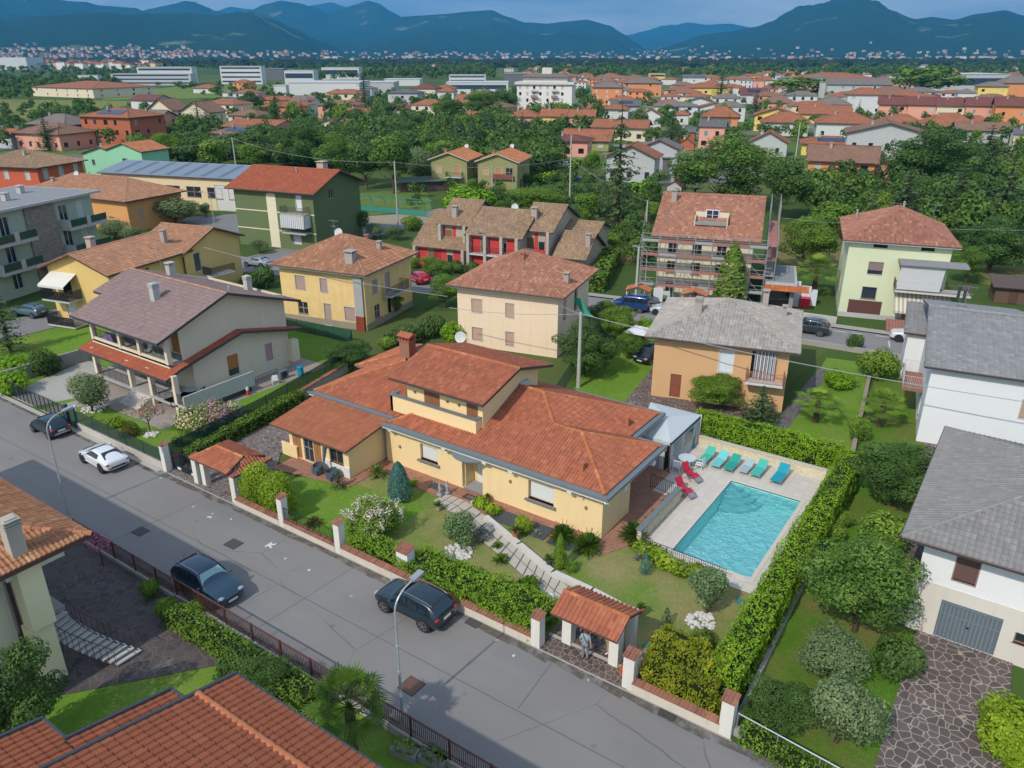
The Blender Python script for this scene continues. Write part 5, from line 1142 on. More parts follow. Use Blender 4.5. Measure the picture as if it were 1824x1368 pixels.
# K peach house
Kh=hp('pale peach house with tiled hip roof and tan roller shutters behind the villa',(796,507),(1003,533),6.25,None,.8,pr=(1060,480),rooft=('hip',2.35),wallc=S(240,212,178),wear=.5,tilem_=T_K,tile=ROMAN,shut=(.50,.34,.26),
 wf=lambda w,d:{'F':[(2.1,3.6,1.15,1.35,'sh'),(5.6,3.5,.9,1.4,'sh'),(2.1,.7,1.15,1.3,'sh'),(5.6,.6,.9,1.4,'sh'),(5.6,5.9,.8,.35,'dark')],'R':[(2.0,3.3,.9,2.0,'sh'),(5.5,3.3,1.0,2.0,'gl')]},fascia=(.25,.22,.2),chims=[(5.5,3.6,.8,.4,'flat',(.4,.2,.12)),(10.3,3.0,1.0,.5,'flat')])
# M olive green double house
MG=S(152,152,92)
M1=hp('olive green double house with two orange gabled roofs and small balconies',(762,284),(834,287),6.3,10,.6,rot=20,rooft=('gy',1.4),wallc=MG,tilem_=T_OR,tile=BIG,wf=lambda w,d:{'F':[(1.7,3.5,1.2,1.5,'sh',(.5,.36,.2)),(1.7,.9,1.0,1.4,'gl'),(w-2.2,3.1,1.3,2.2,'sh',(.45,.25,.12))],'R':row(1,d,3.4,1,1.5,'gl')},chims=[(w_,3,.9,.6,'flat',(.4,.2,.13)) for w_ in (2.4,)],fascia=(.5,.5,.48))
mb=MB();mb.box(3.6,7.2,-1.3,0,2.75,2.9);mb.build('balcony',concretem((.6,.6,.58)),M1);mb=MB();railing(mb,[(3.6,0),(3.6,-1.25),(7.15,-1.25),(7.15,0)],2.9,1.0,.16,.02);mb.build('railing',IRON,M1)
merge(M1,hp('x',(846,287),(924,291),6.3,11,.6,rot=20,rooft=('gy',1.5),wallc=MG,tilem_=T_OR,tile=BIG,wf=lambda w,d:{'F':[(1.7,3.5,1.2,1.5,'sh',(.5,.33,.15)),(4.6,3.3,1.4,1.7,'sh',(.5,.25,.12)),(w-1.7,3.3,1.6,1.8,'gl4'),(1.7,.8,1.2,1.4,'sh',(.6,.36,.26))],'R':[(3,.1,1.5,2.4,'dark'),(7.5,.1,1.5,2.4,'dark'),(5,3.4,.6,1.4,'gl')]},chims=[(2.4,4,.9,.6,'flat',(.4,.2,.13))],fascia=(.5,.5,.48)))
mb=MB();p=L(897,318,2.9);mb.obox((p.x,p.y,2.85),(5,1.6,.15),rad(20));mb.obox((p.x+.2,p.y-.75,3.4),(4.8,.08,.95),rad(20));mb.build('balcony',plain((.2,.08,.06),.7),M1,True)
# L terrace of red houses with stone piers
STN=stonewall((.40,.36,.30),(.52,.47,.40),4,(.38,.34,.29));STC=S(178,168,150);REDW=S(204,52,52)
def lb(label,pl,pf,ze,d,rise,red=True,loggia=False,rt='gx',ch=(),zz=2.9):
 kw=dict(wf=lambda w,d:{'F':[(w*.3,zz+.05,1.0,1.9,'sw',(.22,.13,.07)),(w*.68,zz+.3,.9,1.2,'gl')][:2 if w > 4 else 1]}) if red else {}
 H_=hp(label,pl,pf,ze,d,.5,rot=12.5,rooft=(rt,rise),wallc=STC,tilem_=T_BRN,tile=('roman',.24,.4,.06),fascia=(.08,.07,.06),chims=ch,**kw)
 w=(L(*pf,ze)-L(*pl,ze)).length-1.0
 if red:
  mb=MB();mb.box(.4,w-.4,-.04,0,zz-.2,ze+.1);
  mb=MB();
  for (a,b,z0,z1) in ((.42,w*.3-.55,zz-.1,ze),(w*.3+.55,w*.68-.5,zz-.1,ze),(w*.68+.5,w-.42,zz-.1,ze)):
   if b > a:mb.box(a,b,-.03,0,z0,z1)
  mb.build('red_render',plaster(REDW,.3),H_)
  for xx in (.18,w-.18):q=MB();q.box(xx-.2,xx+.2,-.9,.05,-.1,ze+.05);q.build('stone_pier',STN,H_)
  q=MB();q.box(.42,w*.36,-.03,0,.1,zz-.3);q.box(w*.36+1.1,w-.42,-.03,0,.1,zz-.3);q.build('red_render',plaster(REDW,.3),H_);q=MB();q.box(w*.36,w*.36+1.1,-.03,0,.1,2.3);q.build('door',plain((.20,.11,.06),.7),H_)
  q=MB();q.box(.38,w-.38,-.85,0,zz-.25,zz-.05);q.box(.38,w-.38,-.85,-.72,zz-.05,zz+.6) if not loggia and zz > 1 else None;q.build('balcony',plaster(REDW,.3) if not loggia else concretem((.6,.58,.55)),H_)
  if loggia:
   q=MB();railing(q,[(.38,-.8),(w-.38,-.8)],zz-.05,1.0,.12);q.build('railing',IRON,H_)
   for xx in (w*.36,w*.68):q=MB();q.box(xx-.2,xx+.2,-.9,-.4,-.1,ze+.05);q.build('stone_pier',STN,H_)
 return H_
Lh=lb('row of red walled terrace houses with brown tiled stepped roofs and stone piers',(779,398),(833,405),5.6,10,2.4,ch=[(1.6,1.3,1.5,.7,'flat')])
merge(Lh,lb('x',(825,418),(931,426),5.2,11,2.4,loggia=True));merge(Lh,lb('x',(921,410),(986,415),5.8,11,2.4,ch=[(1.0,2.0,1.6,.75,'flat')]))
merge(Lh,lb('x',(733,437),(832,448),2.7,8,2.2,True,ch=[(3.0,2.2,1.6,.7,'flat')],zz=.3));merge(Lh,lb('x',(985,457),(1042,466),2.9,8.5,2.3,False,ch=[(3.6,2.0,1.6,.6,'flat')]));merge(Lh,lb('x',(1000,419),(1062,424),4.6,7,1.2,False));merge(Lh,lb('x',(757,400),(790,403),3.6,6,1.4,False))
# N scaffolded house
N_=hp('cream three storey house under renovation wrapped in metal scaffolding',(1160,420),(1356,433),7.4,16,.8,rot=17,rooft=('gx',3.4),wallc=S(226,214,184),tilem_=T_K,tile=('roman',.30,.40,.05),fascia=(.2,.15,.12),
 wf=lambda w,d:{'F':[(s*w,z,1.1,1.5,'gl2') for z in (.4,2.9,5.4) for s in (.16,.42,.68,.9)][:11],'R':[(s,z,1.1,1.5,'gl2') for z in (2.9,5.4) for s in (3,8,12)]},chims=[(.8,6.2,1.4,.6,'flat')])
nw_,nd=(L(1356,433,7.4)-L(1160,420,7.4)).length-1.6,16
mb=MB();c=nw_*.53;yy=2.0;zz=7.4+.8*.425+yy*.425
mb.box(c-1.9,c+1.9,yy+1.3,yy+1.4,zz-.6,zz+1.2);mb.box(c-1.9,c-1.8,yy-.6,yy+1.4,zz-.8,zz+.9);mb.box(c+1.8,c+1.9,yy-.6,yy+1.4,zz-.8,zz+.9);mb.m=1
mb.box(c-1.8,c+1.8,yy-.6,yy+1.3,zz+.0,zz+.28)
dm=mb.build('dormer',[plaster(S(215,205,178),.4),concretem((.3,.3,.3))],N_);mb=MB();mb.box(c-.75,c+.75,yy+1.2,yy+1.28,zz+.3,zz+1.5)
fw=mb.build('window',plain((.75,.75,.75),.5),dm);mb=MB()
for i in (0,1):
 for j in (0,1):mb.box(c-.66+i*.7,c-.04+i*.7,yy+1.17,yy+1.21,zz+.36+j*.56,zz+.86+j*.56)
mb.build('pane',glassm((.03,.03,.06)),fw)
Sc=thing('scaffolding','grey metal scaffolding with red decks round the cream house under renovation','scaffolding',tuple(N_.location),N_.rotation_euler.z)
class Deck:
 def __init__(s,c):s.m=plain(c,.7)
 def box(s,*a):q=MB();q.box(*a);q.build('deck',s.m,Sc)
mb=MB();dk=[Deck(c) for c in ((.38,.15,.12),(.36,.35,.34),(.28,.16,.13))];X=[-1.6 +i*(nw_+3.2)/7 for i in range(8)];Yv=(-2.4,-1.3)
for x in X:
 for y in Yv:mb.cyl((x,y,0),(x,y,8.0),.038,None,5,False)
for z in (1.9,3.7,5.5,7.1):
 for y in Yv:
  mb.cyl((X[0],y,z),(X[-1],y,z),.04,None,4,False)
  mb.cyl((X[0],y,z+.95),(X[-1],y,z+.95),.035,None,4,False) if y < -2 else None;mb.cyl((X[0],y,z+.5),(X[-1],y,z+.5),.03,None,4,False) if y < -2 else None
 for i,x in enumerate(X):
  mb.cyl((x,Yv[0],z),(x,Yv[1],z),.04,None,4,False)
  if i < 7:
   dk[(i*2+int(z)) % 3].box(x+.05,X[i+1]-.05,-2.3,-1.4,z+.02,z+.08)
   if z < 9:dk[0 if (i+int(z/2)) % 3 else 1].box(x+.05,X[i+1]-.05,-2.46,-2.42,z+.05,z+.32)
   if (i+int(z)) % 2:mb.cyl((x,Yv[0],z),(X[i+1],Yv[0],z-2 if z > 2 else 0),.03,None,4,False)
xr=nw_+1.5
for y in [-1.3+j*2.6 for j in range(7)]:
 for x in (xr,xr+1.1):mb.cyl((x,y,0),(x,y,8.2 if y < 4 else 10.6),.05,None,5,False)
for z in (1.9,3.7,5.5,7.1):
 for x in (xr,xr+1.1):mb.cyl((x,-1.3,z),(x,14.3,z),.04,None,4,False)
 mb.cyl((xr+1.1,-1.3,z+.95),(xr+1.1,14.3,z+.95),.035,None,4,False);dk[int(z/2) % 3].box(xr+.08,xr+1.02,-1.2,14.2,z+.02,z+.08)
mb.build('frame',plain((.36,.37,.38),.45,.3),Sc)
A=hp('flat roofed annexe with orange tiled canopy beside the scaffolded house',(1362,505),(1420,512),3.0,8,.2,rot=17,rooft=('flat',0),wallc=S(150,145,138),wf=lambda w,d:{'F':row(1,w,.1,2.2,2.2,'dark')})
mb=MB();wA=4.6;tiles(mb,[(-.2,-.9,2.5),(wA,-.9,2.5),(wA,0,3.0),(-.2,0,3.0)],.25,.45,.06);mb.build('canopy',tilem((.50,.15,.05),(.4,.12,.05),(.6,.22,.08),.1),A)
# O ochre house
O_=hp('ochre orange house with grey tiled hip roof behind the pool hedge',(1148,600),(1426,630),5.5,None,.75,pr=(1434,554),rooft=('hip',1.9),wallc=S(214,166,112),wear=.2,tilem_=T_GREY,tile=('roman',.27,.38,.06),trim=(.72,.7,.68),fascia=(.10,.10,.11),
 wf=lambda w,d:{'F':[(2.0,.1,.9,2.1,'door',(.25,.08,.05)),(5.9,2.9,1.1,1.9,'sh',(.66,.7,.74)),(w-1.9,2.7,1.9,2.4,'dark'),(5.6,.5,.8,1.2,'sw',(.3,.1,.06))],'R':[(2,2.9,1.0,2.0,'sh'),(6,3,1,1.4,'sh')]},chims=[(3.0,3.0,1.3,.6,'vent'),(8.2,7.6,1.4,.5,'flat'),(9.9,7.3,.9,.4,'flat')])
ow=(L(1426,630,5.5)-L(1148,600,5.5)).length-1.5
mb=MB();mb.box(ow-3.1,ow-.2,-1.1,0,2.55,2.72);mb.build('balcony',concretem((.68,.67,.64)),O_);mb=MB();railing(mb,[(ow-3.1,0),(ow-3.1,-1.05),(ow-.25,-1.05),(ow-.25,0)],2.72,.95,.1,.018);mb.build('railing',plain((.42,.16,.10),.6),O_)
mb=MB()
for i in range(12):mb.box(ow-2.6+i*.14,ow-2.5+i*.14,-.2-.06*(i % 2),-.12-.06*(i % 2),2.75,5.15)
mb.build('striped_curtain',stripe((.62,.62,.62),(.25,.27,.3),.26),O_)
# P pale green house
P_=hp('pale green three storey house with brick red hip roof and striped awning',(1503,430),(1712,440),8.6,12,.7,rot=15,rooft=('hip',2.4),wallc=S(208,216,176),wear=.2,tilem_=T_BRICK,tile=ROMAN,fascia=(.62,.63,.62),shut=(.25,.18,.18),
 wf=lambda w,d:{'F':[(3.0,5.0,1.5,1.35,'half'),(2.8,2.2,1.5,1.35,'gl'),(3.1,7.9,1.4,.4,'dark'),(w-2.3,7.9,1.3,.4,'dark'),(2.6,-.2,3.4,2.2,'garage',(.16,.07,.06)),(w-2.2,4.1,1.1,2.2,'door',(.32,.16,.05)),(w-3.2,.9,2.0,1.8,'gl2')],'L':[(3,5,1,1.4,'sh'),(8,2,1,1.4,'sh')]},plinth=(.5,(.5,.5,.48)),chims=[(.9,9,1.0,.35,'pipe',(.4,.4,.4)),(5.5,7.5,.7,.4,'pipe')])
pw=(L(1712,440,8.6)-L(1503,430,8.6)).length-1.4
mb=MB();mb.box(pw-5.0,pw+2.2,-2.0,0,3.75,3.95);mb.build('balcony',concretem((.6,.57,.52)),P_);mb=MB();mb.box(pw-5.0,pw+1.5,-2.3,0,6.75,6.95);mb.build('balcony_roof',concretem((.30,.30,.31)),P_)
mb=MB();railing(mb,[(pw-5,0),(pw-5,-1.95),(pw+2.15,-1.95),(pw+2.15,0)],3.95,1.0,.14,.018);mb.build('railing',plain((.12,.09,.08),.6),P_)
mb=MB();mb.face([(pw-4.8,-1.9,6.7),(pw-.6,-1.9,6.7),(pw-.8,-2.0,4.1),(pw-4.9,-2.0,4.1)][::-1]);mb.build('sun_blind',shutterm((.52,.53,.53),.12),P_)
mb=MB();mb.face([(pw-4.9,0,3.7),(pw+.6,0,3.7),(pw+.8,-3.0,2.0),(pw-4.9,-3.0,2.0)]);mb.face([(pw-4.9,-3.0,2.0),(pw+.8,-3.0,2.0),(pw+.8,-3.0,1.75),(pw-4.9,-3.0,1.75)]);mb.build('awning',stripe((.62,.58,.46),(.36,.34,.28),.42),P_)
mb=MB();[mb.box(pw-5.4,pw-3.6,-4.6+.3*k,-4.3+.3*k,-.1,.15+.17*k) for k in range(6)];mb.box(pw-3.6,pw+.5,-3.0,0,-.1,.8);mb.build('stairs',slabs((.36,.16,.12),(.3,.13,.1),(.5,.45,.4),.3,.3),P_)
# Q and R white houses on the right
Q_=hp('tall white house with flat grey tiled roof at the right edge',(1647,655),(1860,680),6.2,17.5,.55,rot=9,rooft=('gx',1.9),wallc=S(224,226,228),wear=.15,tilem_=T_DK,tile=('flat',.33,.38,.035),fascia=(.10,.11,.14),
 wins={'L':[(4,3.4,1.1,1.6,'sh',(.5,.52,.55)),(9,3.4,1.0,2.1,'gl'),(14,.6,1.1,1.4,'sh')],'F':[(6.5,3.2,1,1.4,'sh')]},chims=[])
for (x,y) in ((1.6,11.4),(2.0,10.9)):mb=MB();zz=6.2+.2*(y+.55);mb.cyl((x,y,zz-.3),(x,y,zz+.75),.12,.12,8);mb.cyl((x,y,zz+.75),(x,y,zz+.95),.22,.08,8);mb.build('flue',plain((.05,.05,.055),.5),Q_)
mb=MB();mb.box(-1.5,0,3.5,7.5,2.6,2.8);mb.build('balcony',concretem((.34,.16,.12)),Q_);mb=MB();railing(mb,[(0,3.55),(-1.45,3.55),(-1.45,7.45),(0,7.45)],2.8,1.0,.12);mb.build('railing',plain((.5,.5,.5),.5),Q_)
merge(Q_,house('x',(27.2,47.5),rad(9),4,6,4.6,S(224,226,228),('shedR',.9,.4),T_DK,('flat',.33,.38,.035)))
T_GR2=tilem((.27,.262,.25),(.235,.225,.215),(.31,.30,.285),.25,(.15,.14,.13))
R_=house('white house with grey hip roof and blue grey garage door at the lower right',(33.75,12.0),0,14,12.5,5.95,S(228,229,230),('hip',2.2,1.0),T_GR2,('flat',.27,.36,.05),trim=(.3,.2,.18),fascia=(.07,.07,.09),wear=.12,
 wins={'F':[(1.95,3.55,.95,1.5,'sh',(.14,.085,.075)),(2.6,-.0,2.65,2.25,'garage',(.17,.215,.25)),(4.9,1.2,.8,.6,'gl',(.3,.15,.12))],'L':[(4,3.4,1,1.4,'sh',(.2,.2,.22))]},chims=[(8,6,1.3,.8,'vent')])
mb=MB()
mb.box(-.03,1.27,-.03,0,-.1,3.0);mb.box(3.93,14.03,-.03,0,-.1,1.2);mb.box(3.93,4.5,-.03,0,1.2,1.8);mb.box(5.3,14.03,-.03,0,1.2,1.8);mb.box(1.27,3.93,-.03,0,2.25,3.0);mb.box(3.93,14.03,-.03,0,1.8,3.0);mb.box(-.03,0,0,12.5,-.1,3.0);mb.build('lower_wall',plaster(S(214,208,196),.4),R_)
struct('garage_drive',sheet([(34.3,12.0),(38.5,12.0),(38.9,-1.0),(34.3,-1.0)],.035),crazy(2.6,(.10,.078,.072),(.17,.135,.125),(.36,.32,.27)))
struct('house_path',sheet([(32.6,12),(34.3,12),(34.3,12.02),(33.7,28),(31.4,44),(30.0,44),(32.4,26)],.03),crazy(3,(.12,.09,.08),(.18,.14,.13),(.28,.25,.22)))
struct('right_lawn',sheet([(28.9,.3),(34.3,.3),(34.3,11.5),(32.6,12),(32.4,26),(30,46),(25.6,50.5),(24.8,50.4),(27.8,28)],.012),grassm(dryness=.4))
struct('middle_lawn',sheet([(18.7,27),(27.6,27.2),(24.6,50.2),(20.4,49.4),(21.6,36)],.012),LAWN_B);struct('grey_path',sheet([(20.9,27.2),(22.1,27.2),(21.6,46),(20.5,46)],.02),crazy(3,(.10,.09,.09),(.15,.14,.13),(.2,.19,.18)))
struct('long_lawn',sheet([(5.5,22.8),(13.5,25.5),(9.7,31),(6.2,46),(.5,47.0),(3.2,30)],.012),LAWN_B);struct('house_path_back',sheet([(9.5,26.5),(20.4,29.5),(20.4,35),(10.3,31.3),(8.7,38),(7.6,38)],.016),crazy(3.4))
# S: house at the lower left, T: roof at the bottom
Sh=thing('house','cream house with patchy orange tiled hip roof at the lower left corner','house',(-8,-19,0));mb=MB();CS=plaster(S(232,222,200),.4)
wallface(mb,(.3,-27),(.3,-15.2),-.2,7.0,[(3.5,4.6,4.2,5.8)],.15);wallface(mb,(.3,-15.2),(-12,-15.2),-.2,7.0,[(1.5,2.5,2.7,4.9),(5,6.2,3.4,4.9)],.15)
mb.box(-12,1.55,-13.2,-12.9,5.9,7.0);mb.box(1.3,1.55,-15.4,-13.2,5.9,7.0);sw_=mb.build('wall',CS,Sh,True)
fillop(sw_,(.3,-27),(.3,-15.2),(3.5,4.6,4.2,5.8),'sh',(.3,.2,.15),t=.15);fillop(sw_,(.3,-15.2),(-12,-15.2),(1.5,2.5,2.7,4.9),'door',(.25,.12,.06),t=.15);fillop(sw_,(.3,-15.2),(-12,-15.2),(5,6.2,3.4,4.9),'sh',(.3,.2,.15),t=.15)
mb=MB();mb.box(1.0,1.85,-15.2,-14.2,-.2,3.2);mb.box(1.1,2.0,-15.1,-14.1,3.2,6.95);mb.build('corner_pier',plaster(S(240,225,180),.3),Sh,True)
mb=MB();mb.box(-4.5,-4.1,-13.2,-12.9,-.2,5.9);mb.build('corner_pier',plaster(S(240,225,180),.3),Sh,True);mb=MB();mb.box(.3,.45,-15.1,-14.95,-.1,7.0);mb.build('downpipe',plain((.12,.06,.05),.5),Sh,True)
mb=MB();mb.box(-12,.3,-15.2,-13.0,2.35,2.55);mb.build('landing',concretem((.4,.38,.35)),Sh,True)
zS=lambda v:6.85 +.33*v
rS=roof(Sh,[[(2.4,-27.9,6.85),(2.4,-11.9,6.85),(-5.6,-19.9,zS(8))],[(2.4,-11.9,6.85),(-22,-11.9,6.85),(-22,-19.9,zS(8)),(-5.6,-19.9,zS(8))]],tilem((.44,.22,.115),(.34,.15,.08),(.56,.34,.19),.3,(.3,.12,.07)),[((2.4,-11.9,6.85),(-5.6,-19.9,zS(8))),((-5.6,-19.9,zS(8)),(-22,-19.9,zS(8)))],plain((.12,.05,.05),.6),th=.22,tile=('roman',.21,.40,.06),world=True,capr=.15,capm=tilem((.48,.2,.1),(.4,.15,.08),(.56,.28,.15),.2))
chimney(rS,1.6,-14.7,7.1,1.75,.62,'vent',(.48,.44,.38),True)
# outside stair of house S
T=thing('outdoor_stairs','curved outdoor stairs with dark iron railings and grey treads beside the cream house','stairs',(2.2,-12.9,0));mb=MB();pts=[]
for k in range(13):
 t=k/12;x=3.3 -2.6*t;y=-12.0 -1.7*math.sin(t*1.4);z=.18 +.18*k;mb.obox((x-.1,y,z-.04),(.32,1.25,.07),.25*t);pts.append((x,y-.62,z));
mb.build('treads',concretem((.52,.52,.5)),T,True);mb=MB()
for k,(x,y,z) in enumerate(pts):
 for s in (0,1.22):mb.cyl((x,y+s,z),(x,y+s,z+.9),.014,None,4,False)
for s in (0,1.22):
 mb.tube([(x,y+s,z+.9) for x,y,z in pts],.025,5);mb.tube([(x,y+s,z-.08) for x,y,z in pts],.03,5)
mb.build('railing',plain((.11,.05,.045),.5,.3),T,True)
struct('courtyard',sheet([(-20,-15.2),(2.6,-15.4),(7.3,-9.6),(6.2,-8.05),(-20,-8.05)],.03),crazy(2.4,(.075,.06,.06),(.12,.10,.095),(.15,.13,.12),.03));struct('lower_lawn',sheet([(2.6,-15.4),(7.3,-9.6),(14,-8.1),(26,-8.1),(26,-26),(2.6,-26)],.01),LAWN_B)
Th=thing('house','red brown tiled house roof filling the bottom left of the view','house',(20,-18,0));mb=MB();mb.box(17,29,-24,-15.2,-.2,7.6);mb.box(14.2,17,-23.5,-16,-.2,6.2);mb.box(12.5,14.2,-26,-19.5,-.2,6.8);mb.build('wall',CS,Th,True)
TT=tilem((.31,.10,.052),(.27,.088,.045),(.35,.125,.064),.12,(.13,.07,.045));FT=plain((.045,.035,.04),.6);bt=('roman',.27,.36,.06)
CPT=tilem((.48,.17,.08),(.42,.15,.07),(.52,.2,.1),.1)
def rz_(v):return 7.75 +.23*(-14.35-v)
def slab_roof(x0,x1,va,za,vb):zb=za +.23*(va-vb);roof(Th,[[(x1,va,za),(x0,va,za),(x0,vb,zb),(x1,vb,zb)]],TT,(),FT,th=.2,tile=bt,world=True)
slab_roof(16.1,31,-14.35,7.75,-25.5);slab_roof(13.4,16.1,-15.3,6.3,-18.8);slab_roof(6.5,16.05,-25.5+6.75,6.95,-27.5) if False else slab_roof(11.8,16.05,-18.75,6.95,-27)
for a_,b_ in (((16.0,-14.3,7.72),(31,-14.3,7.72)),((16.05,-14.3,7.78),(16.05,-25,10.2)),((13.35,-15.2,6.3),(16.1,-15.2,6.3)),((13.35,-15.2,6.35),(13.35,-18.8,7.15)),((11.75,-18.7,6.95),(16,-18.7,6.95)),((11.75,-18.7,7.0),(11.75,-27,8.9))):
 mb=MB();mb.cyl(a_,b_,.09,.09,6);mb.build('gutter',plain((.06,.065,.075),.5),Th,True)
mb=MB();caps(mb,(16.1,-15.75,8.09),(31,-15.75,8.09),.13);mb.build('ridge_cap',CPT,Th,True)
# ---------------------------------------------------------------- cars
TYRE=plain((.02,.02,.022),.8);RIM=plain((.42,.43,.45),.3,.9);CGL=glassm((.015,.022,.03),.04);CHR=plain((.6,.6,.62),.2,1.0)
TAIL=plain((.45,.01,.015),.25,0,.6);HEADL=plain((.30,.33,.36),.12,0,.8);DARKP=plain((.025,.025,.028),.6)
def car(label,loc,rz,kind,col,cat='car',group=None,sunshade=False):
 Ln,Wd,Ht={'suv':(4.45,1.84,1.64),'coupe':(4.2,1.84,1.36),'mini':(3.6,1.65,1.49),'hatch':(4.1,1.76,1.48),'van':(4.3,1.75,1.85)}[kind]
 hw=Wd/2;T=thing('parked_car',label,cat,loc,rz,group)
 # stations: x, half width, bottom z, shoulder z, roof z, roof half width  (front = +x)
 prof={'suv':[(-1,.80,.42,.80,.82,.6),(-.97,.93,.30,.98,1.08,.80),(-.88,.98,.26,1.04,1.30,.80),(-.70,1,.26,1.05,1.56,.76),(-.45,1,.26,1.04,1.62,.76),(-.1,1,.26,1.02,1.64,.76),(.12,1,.26,1.01,1.58,.74),(.38,1,.26,1.0,1.06,.84),(.7,.99,.26,.96,1.0,.82),(.90,.94,.28,.86,.90,.76),(1,.78,.36,.66,.68,.6)],
   'coupe':[(-1,.80,.40,.72,.74,.6),(-.97,.93,.28,.88,.94,.78),(-.88,.98,.22,.92,.99,.74),(-.66,1,.2,.90,1.17,.70),(-.42,1,.2,.88,1.32,.68),(-.05,.98,.2,.86,1.36,.64),(.12,.98,.2,.86,1.30,.64),(.42,.99,.2,.86,.90,.80),(.7,.99,.2,.80,.84,.78),(.90,.92,.22,.68,.72,.68),(1,.72,.32,.52,.54,.5)],
   'mini':[(-1,.78,.42,.78,.80,.6),(-.95,.93,.30,.92,1.06,.78),(-.80,.98,.24,.95,1.28,.78),(-.58,1,.24,.95,1.45,.74),(-.3,1,.24,.94,1.49,.74),(0,1,.24,.93,1.48,.74),(.18,1,.24,.92,1.40,.72),(.46,.99,.24,.90,.96,.80),(.7,.97,.24,.86,.90,.74),(.9,.9,.26,.76,.78,.66),(1,.72,.36,.6,.62,.5)],
   'hatch':[(-1,.80,.40,.78,.80,.6),(-.96,.93,.28,.94,1.02,.78),(-.85,.98,.22,.98,1.25,.78),(-.62,1,.22,.98,1.44,.74),(-.3,1,.22,.96,1.48,.74),(0,1,.22,.95,1.46,.74),(.2,1,.22,.93,1.36,.72),(.5,.99,.22,.90,.96,.80),(.74,.97,.22,.84,.88,.76),(.92,.9,.26,.72,.74,.66),(1,.74,.34,.56,.58,.5)],
   'van':[(-1,.90,.40,1.0,1.3,.78),(-.985,.96,.30,1.05,1.75,.84),(-.8,1,.24,1.06,1.85,.84),(-.4,1,.24,1.05,1.87,.84),(0,1,.24,1.04,1.86,.84),(.3,1,.24,1.03,1.76,.82),(.46,1,.24,1.02,1.45,.82),(.62,1,.24,1.0,1.12,.84),(.8,.97,.24,.94,1.0,.8),(.93,.92,.26,.84,.88,.7),(1,.8,.34,.62,.64,.55)]}[kind]
 mb=MB();rings=[]
 for (fx,fw,zb,zs,zr,wr) in prof:
  x=fx*Ln/2;w=fw*hw;rw=wr*hw
  half=[(0,zb),(w*.88,zb),(w,zb+(zs-zb)*.35),(w*.985,zs-.06),(w*.94,zs),(rw*1.02,zr-.07 if zr-zs > .15 else zs+.01),(rw*.82,zr),(0,zr+.015)]
  ring=[(x,y,z) for y,z in half] +[(x,-y,z) for y,z in half[-2:0:-1]];k=len(mb.v);mb.v.extend(ring);rings.append((k,ring))
 m=len(rings[0][1])
 for i in range(len(rings)-1):
  a,b=rings[i][0],rings[i+1][0]
  for j in range(m):j2=(j+1) % m;mb.f.append((a+j,b+j,b+j2,a+j2));mb.r.append(0);mb.mi.append(0)
 mb.f.append(tuple(rings[0][0]+j for j in range(m)));mb.f.append(tuple(rings[-1][0]+j for j in range(m))[::-1]);mb.r+=[0,0];mb.mi+=[0,0]
 body=mb.build('body',carpaint(col),T,smooth=True);md=body.modifiers.new('s','SUBSURF');md.levels=2;md.render_levels=2
 R_=lambda i,j:Vector(rings[i][1][j])
 def glass(nm,quads,mm=CGL,off=.03,mg=.06):
  g=MB()
  for q in quads:
   c=sum(q,Vector())/len(q);n_=(q[1]-q[0]).cross(q[2]-q[0]).normalized();o_=Vector((c.x*.2,c.y,c.z-.6));n_=n_ if n_.dot(o_) > 0 else -n_
   g.face([p +n_*off for p in q])
  return g.build(nm,mm,T)
 ri={'suv':(1,3,6,7),'coupe':(2,4,6,7),'mini':(1,3,6,7),'hatch':(1,3,6,7),'van':(0,1,5,7)}[kind]   # rear glass i0..i1, windscreen i2..i3
 lp=lambda a,b,t:a.lerp(b,t)
 for nm,i0,i1,k in (('rear_window',ri[0],ri[1],.22),('windscreen',ri[3],ri[2],.12)):
  a0,a1=R_(i0,5),R_(i0,9);b0,b1=R_(i1,6),R_(i1,8)
  glass(nm,[[lp(a0,b0,k),lp(a1,b1,k),lp(a1,b1,.92) ,lp(a0,b0,.92)]],CGL if not (sunshade and nm == 'windscreen') else plain((.25,.42,.42),.25,0,.7),.035)
 for sg,(ja,jb) in ((1,(4,5)),(-1,(10,9))):
  q=[]
  rng=range(ri[1]-(kind != 'coupe'),ri[2]) if kind != 'van' else range(1,5)
  for i in rng:
   if R_(i,jb).z -R_(i,ja).z < .12:continue
   A,B,C_,D_=R_(i,ja),R_(i+1,ja),R_(i+1,jb),R_(i,jb);q.append([lp(lp(A,D_,.14),lp(B,C_,.14),.06),lp(lp(A,D_,.14),lp(B,C_,.14),.95),lp(lp(A,D_,.88),lp(B,C_,.88),.95),lp(lp(A,D_,.88),lp(B,C_,.88),.06)])
  i=ri[2];A,B,D_=R_(i,ja),R_(i+1,ja),R_(i,jb);q.append([lp(A,D_,.14),lp(A,B,.6)+Vector((0,0,.06)),lp(A,D_,.86)])
  glass('side_window',q,CGL,.03)
 wr_={'suv':.36,'coupe':.34,'mini':.29,'hatch':.32,'van':.32}[kind];wb={'suv':.60,'coupe':.60,'mini':.65,'hatch':.62,'van':.62}[kind]
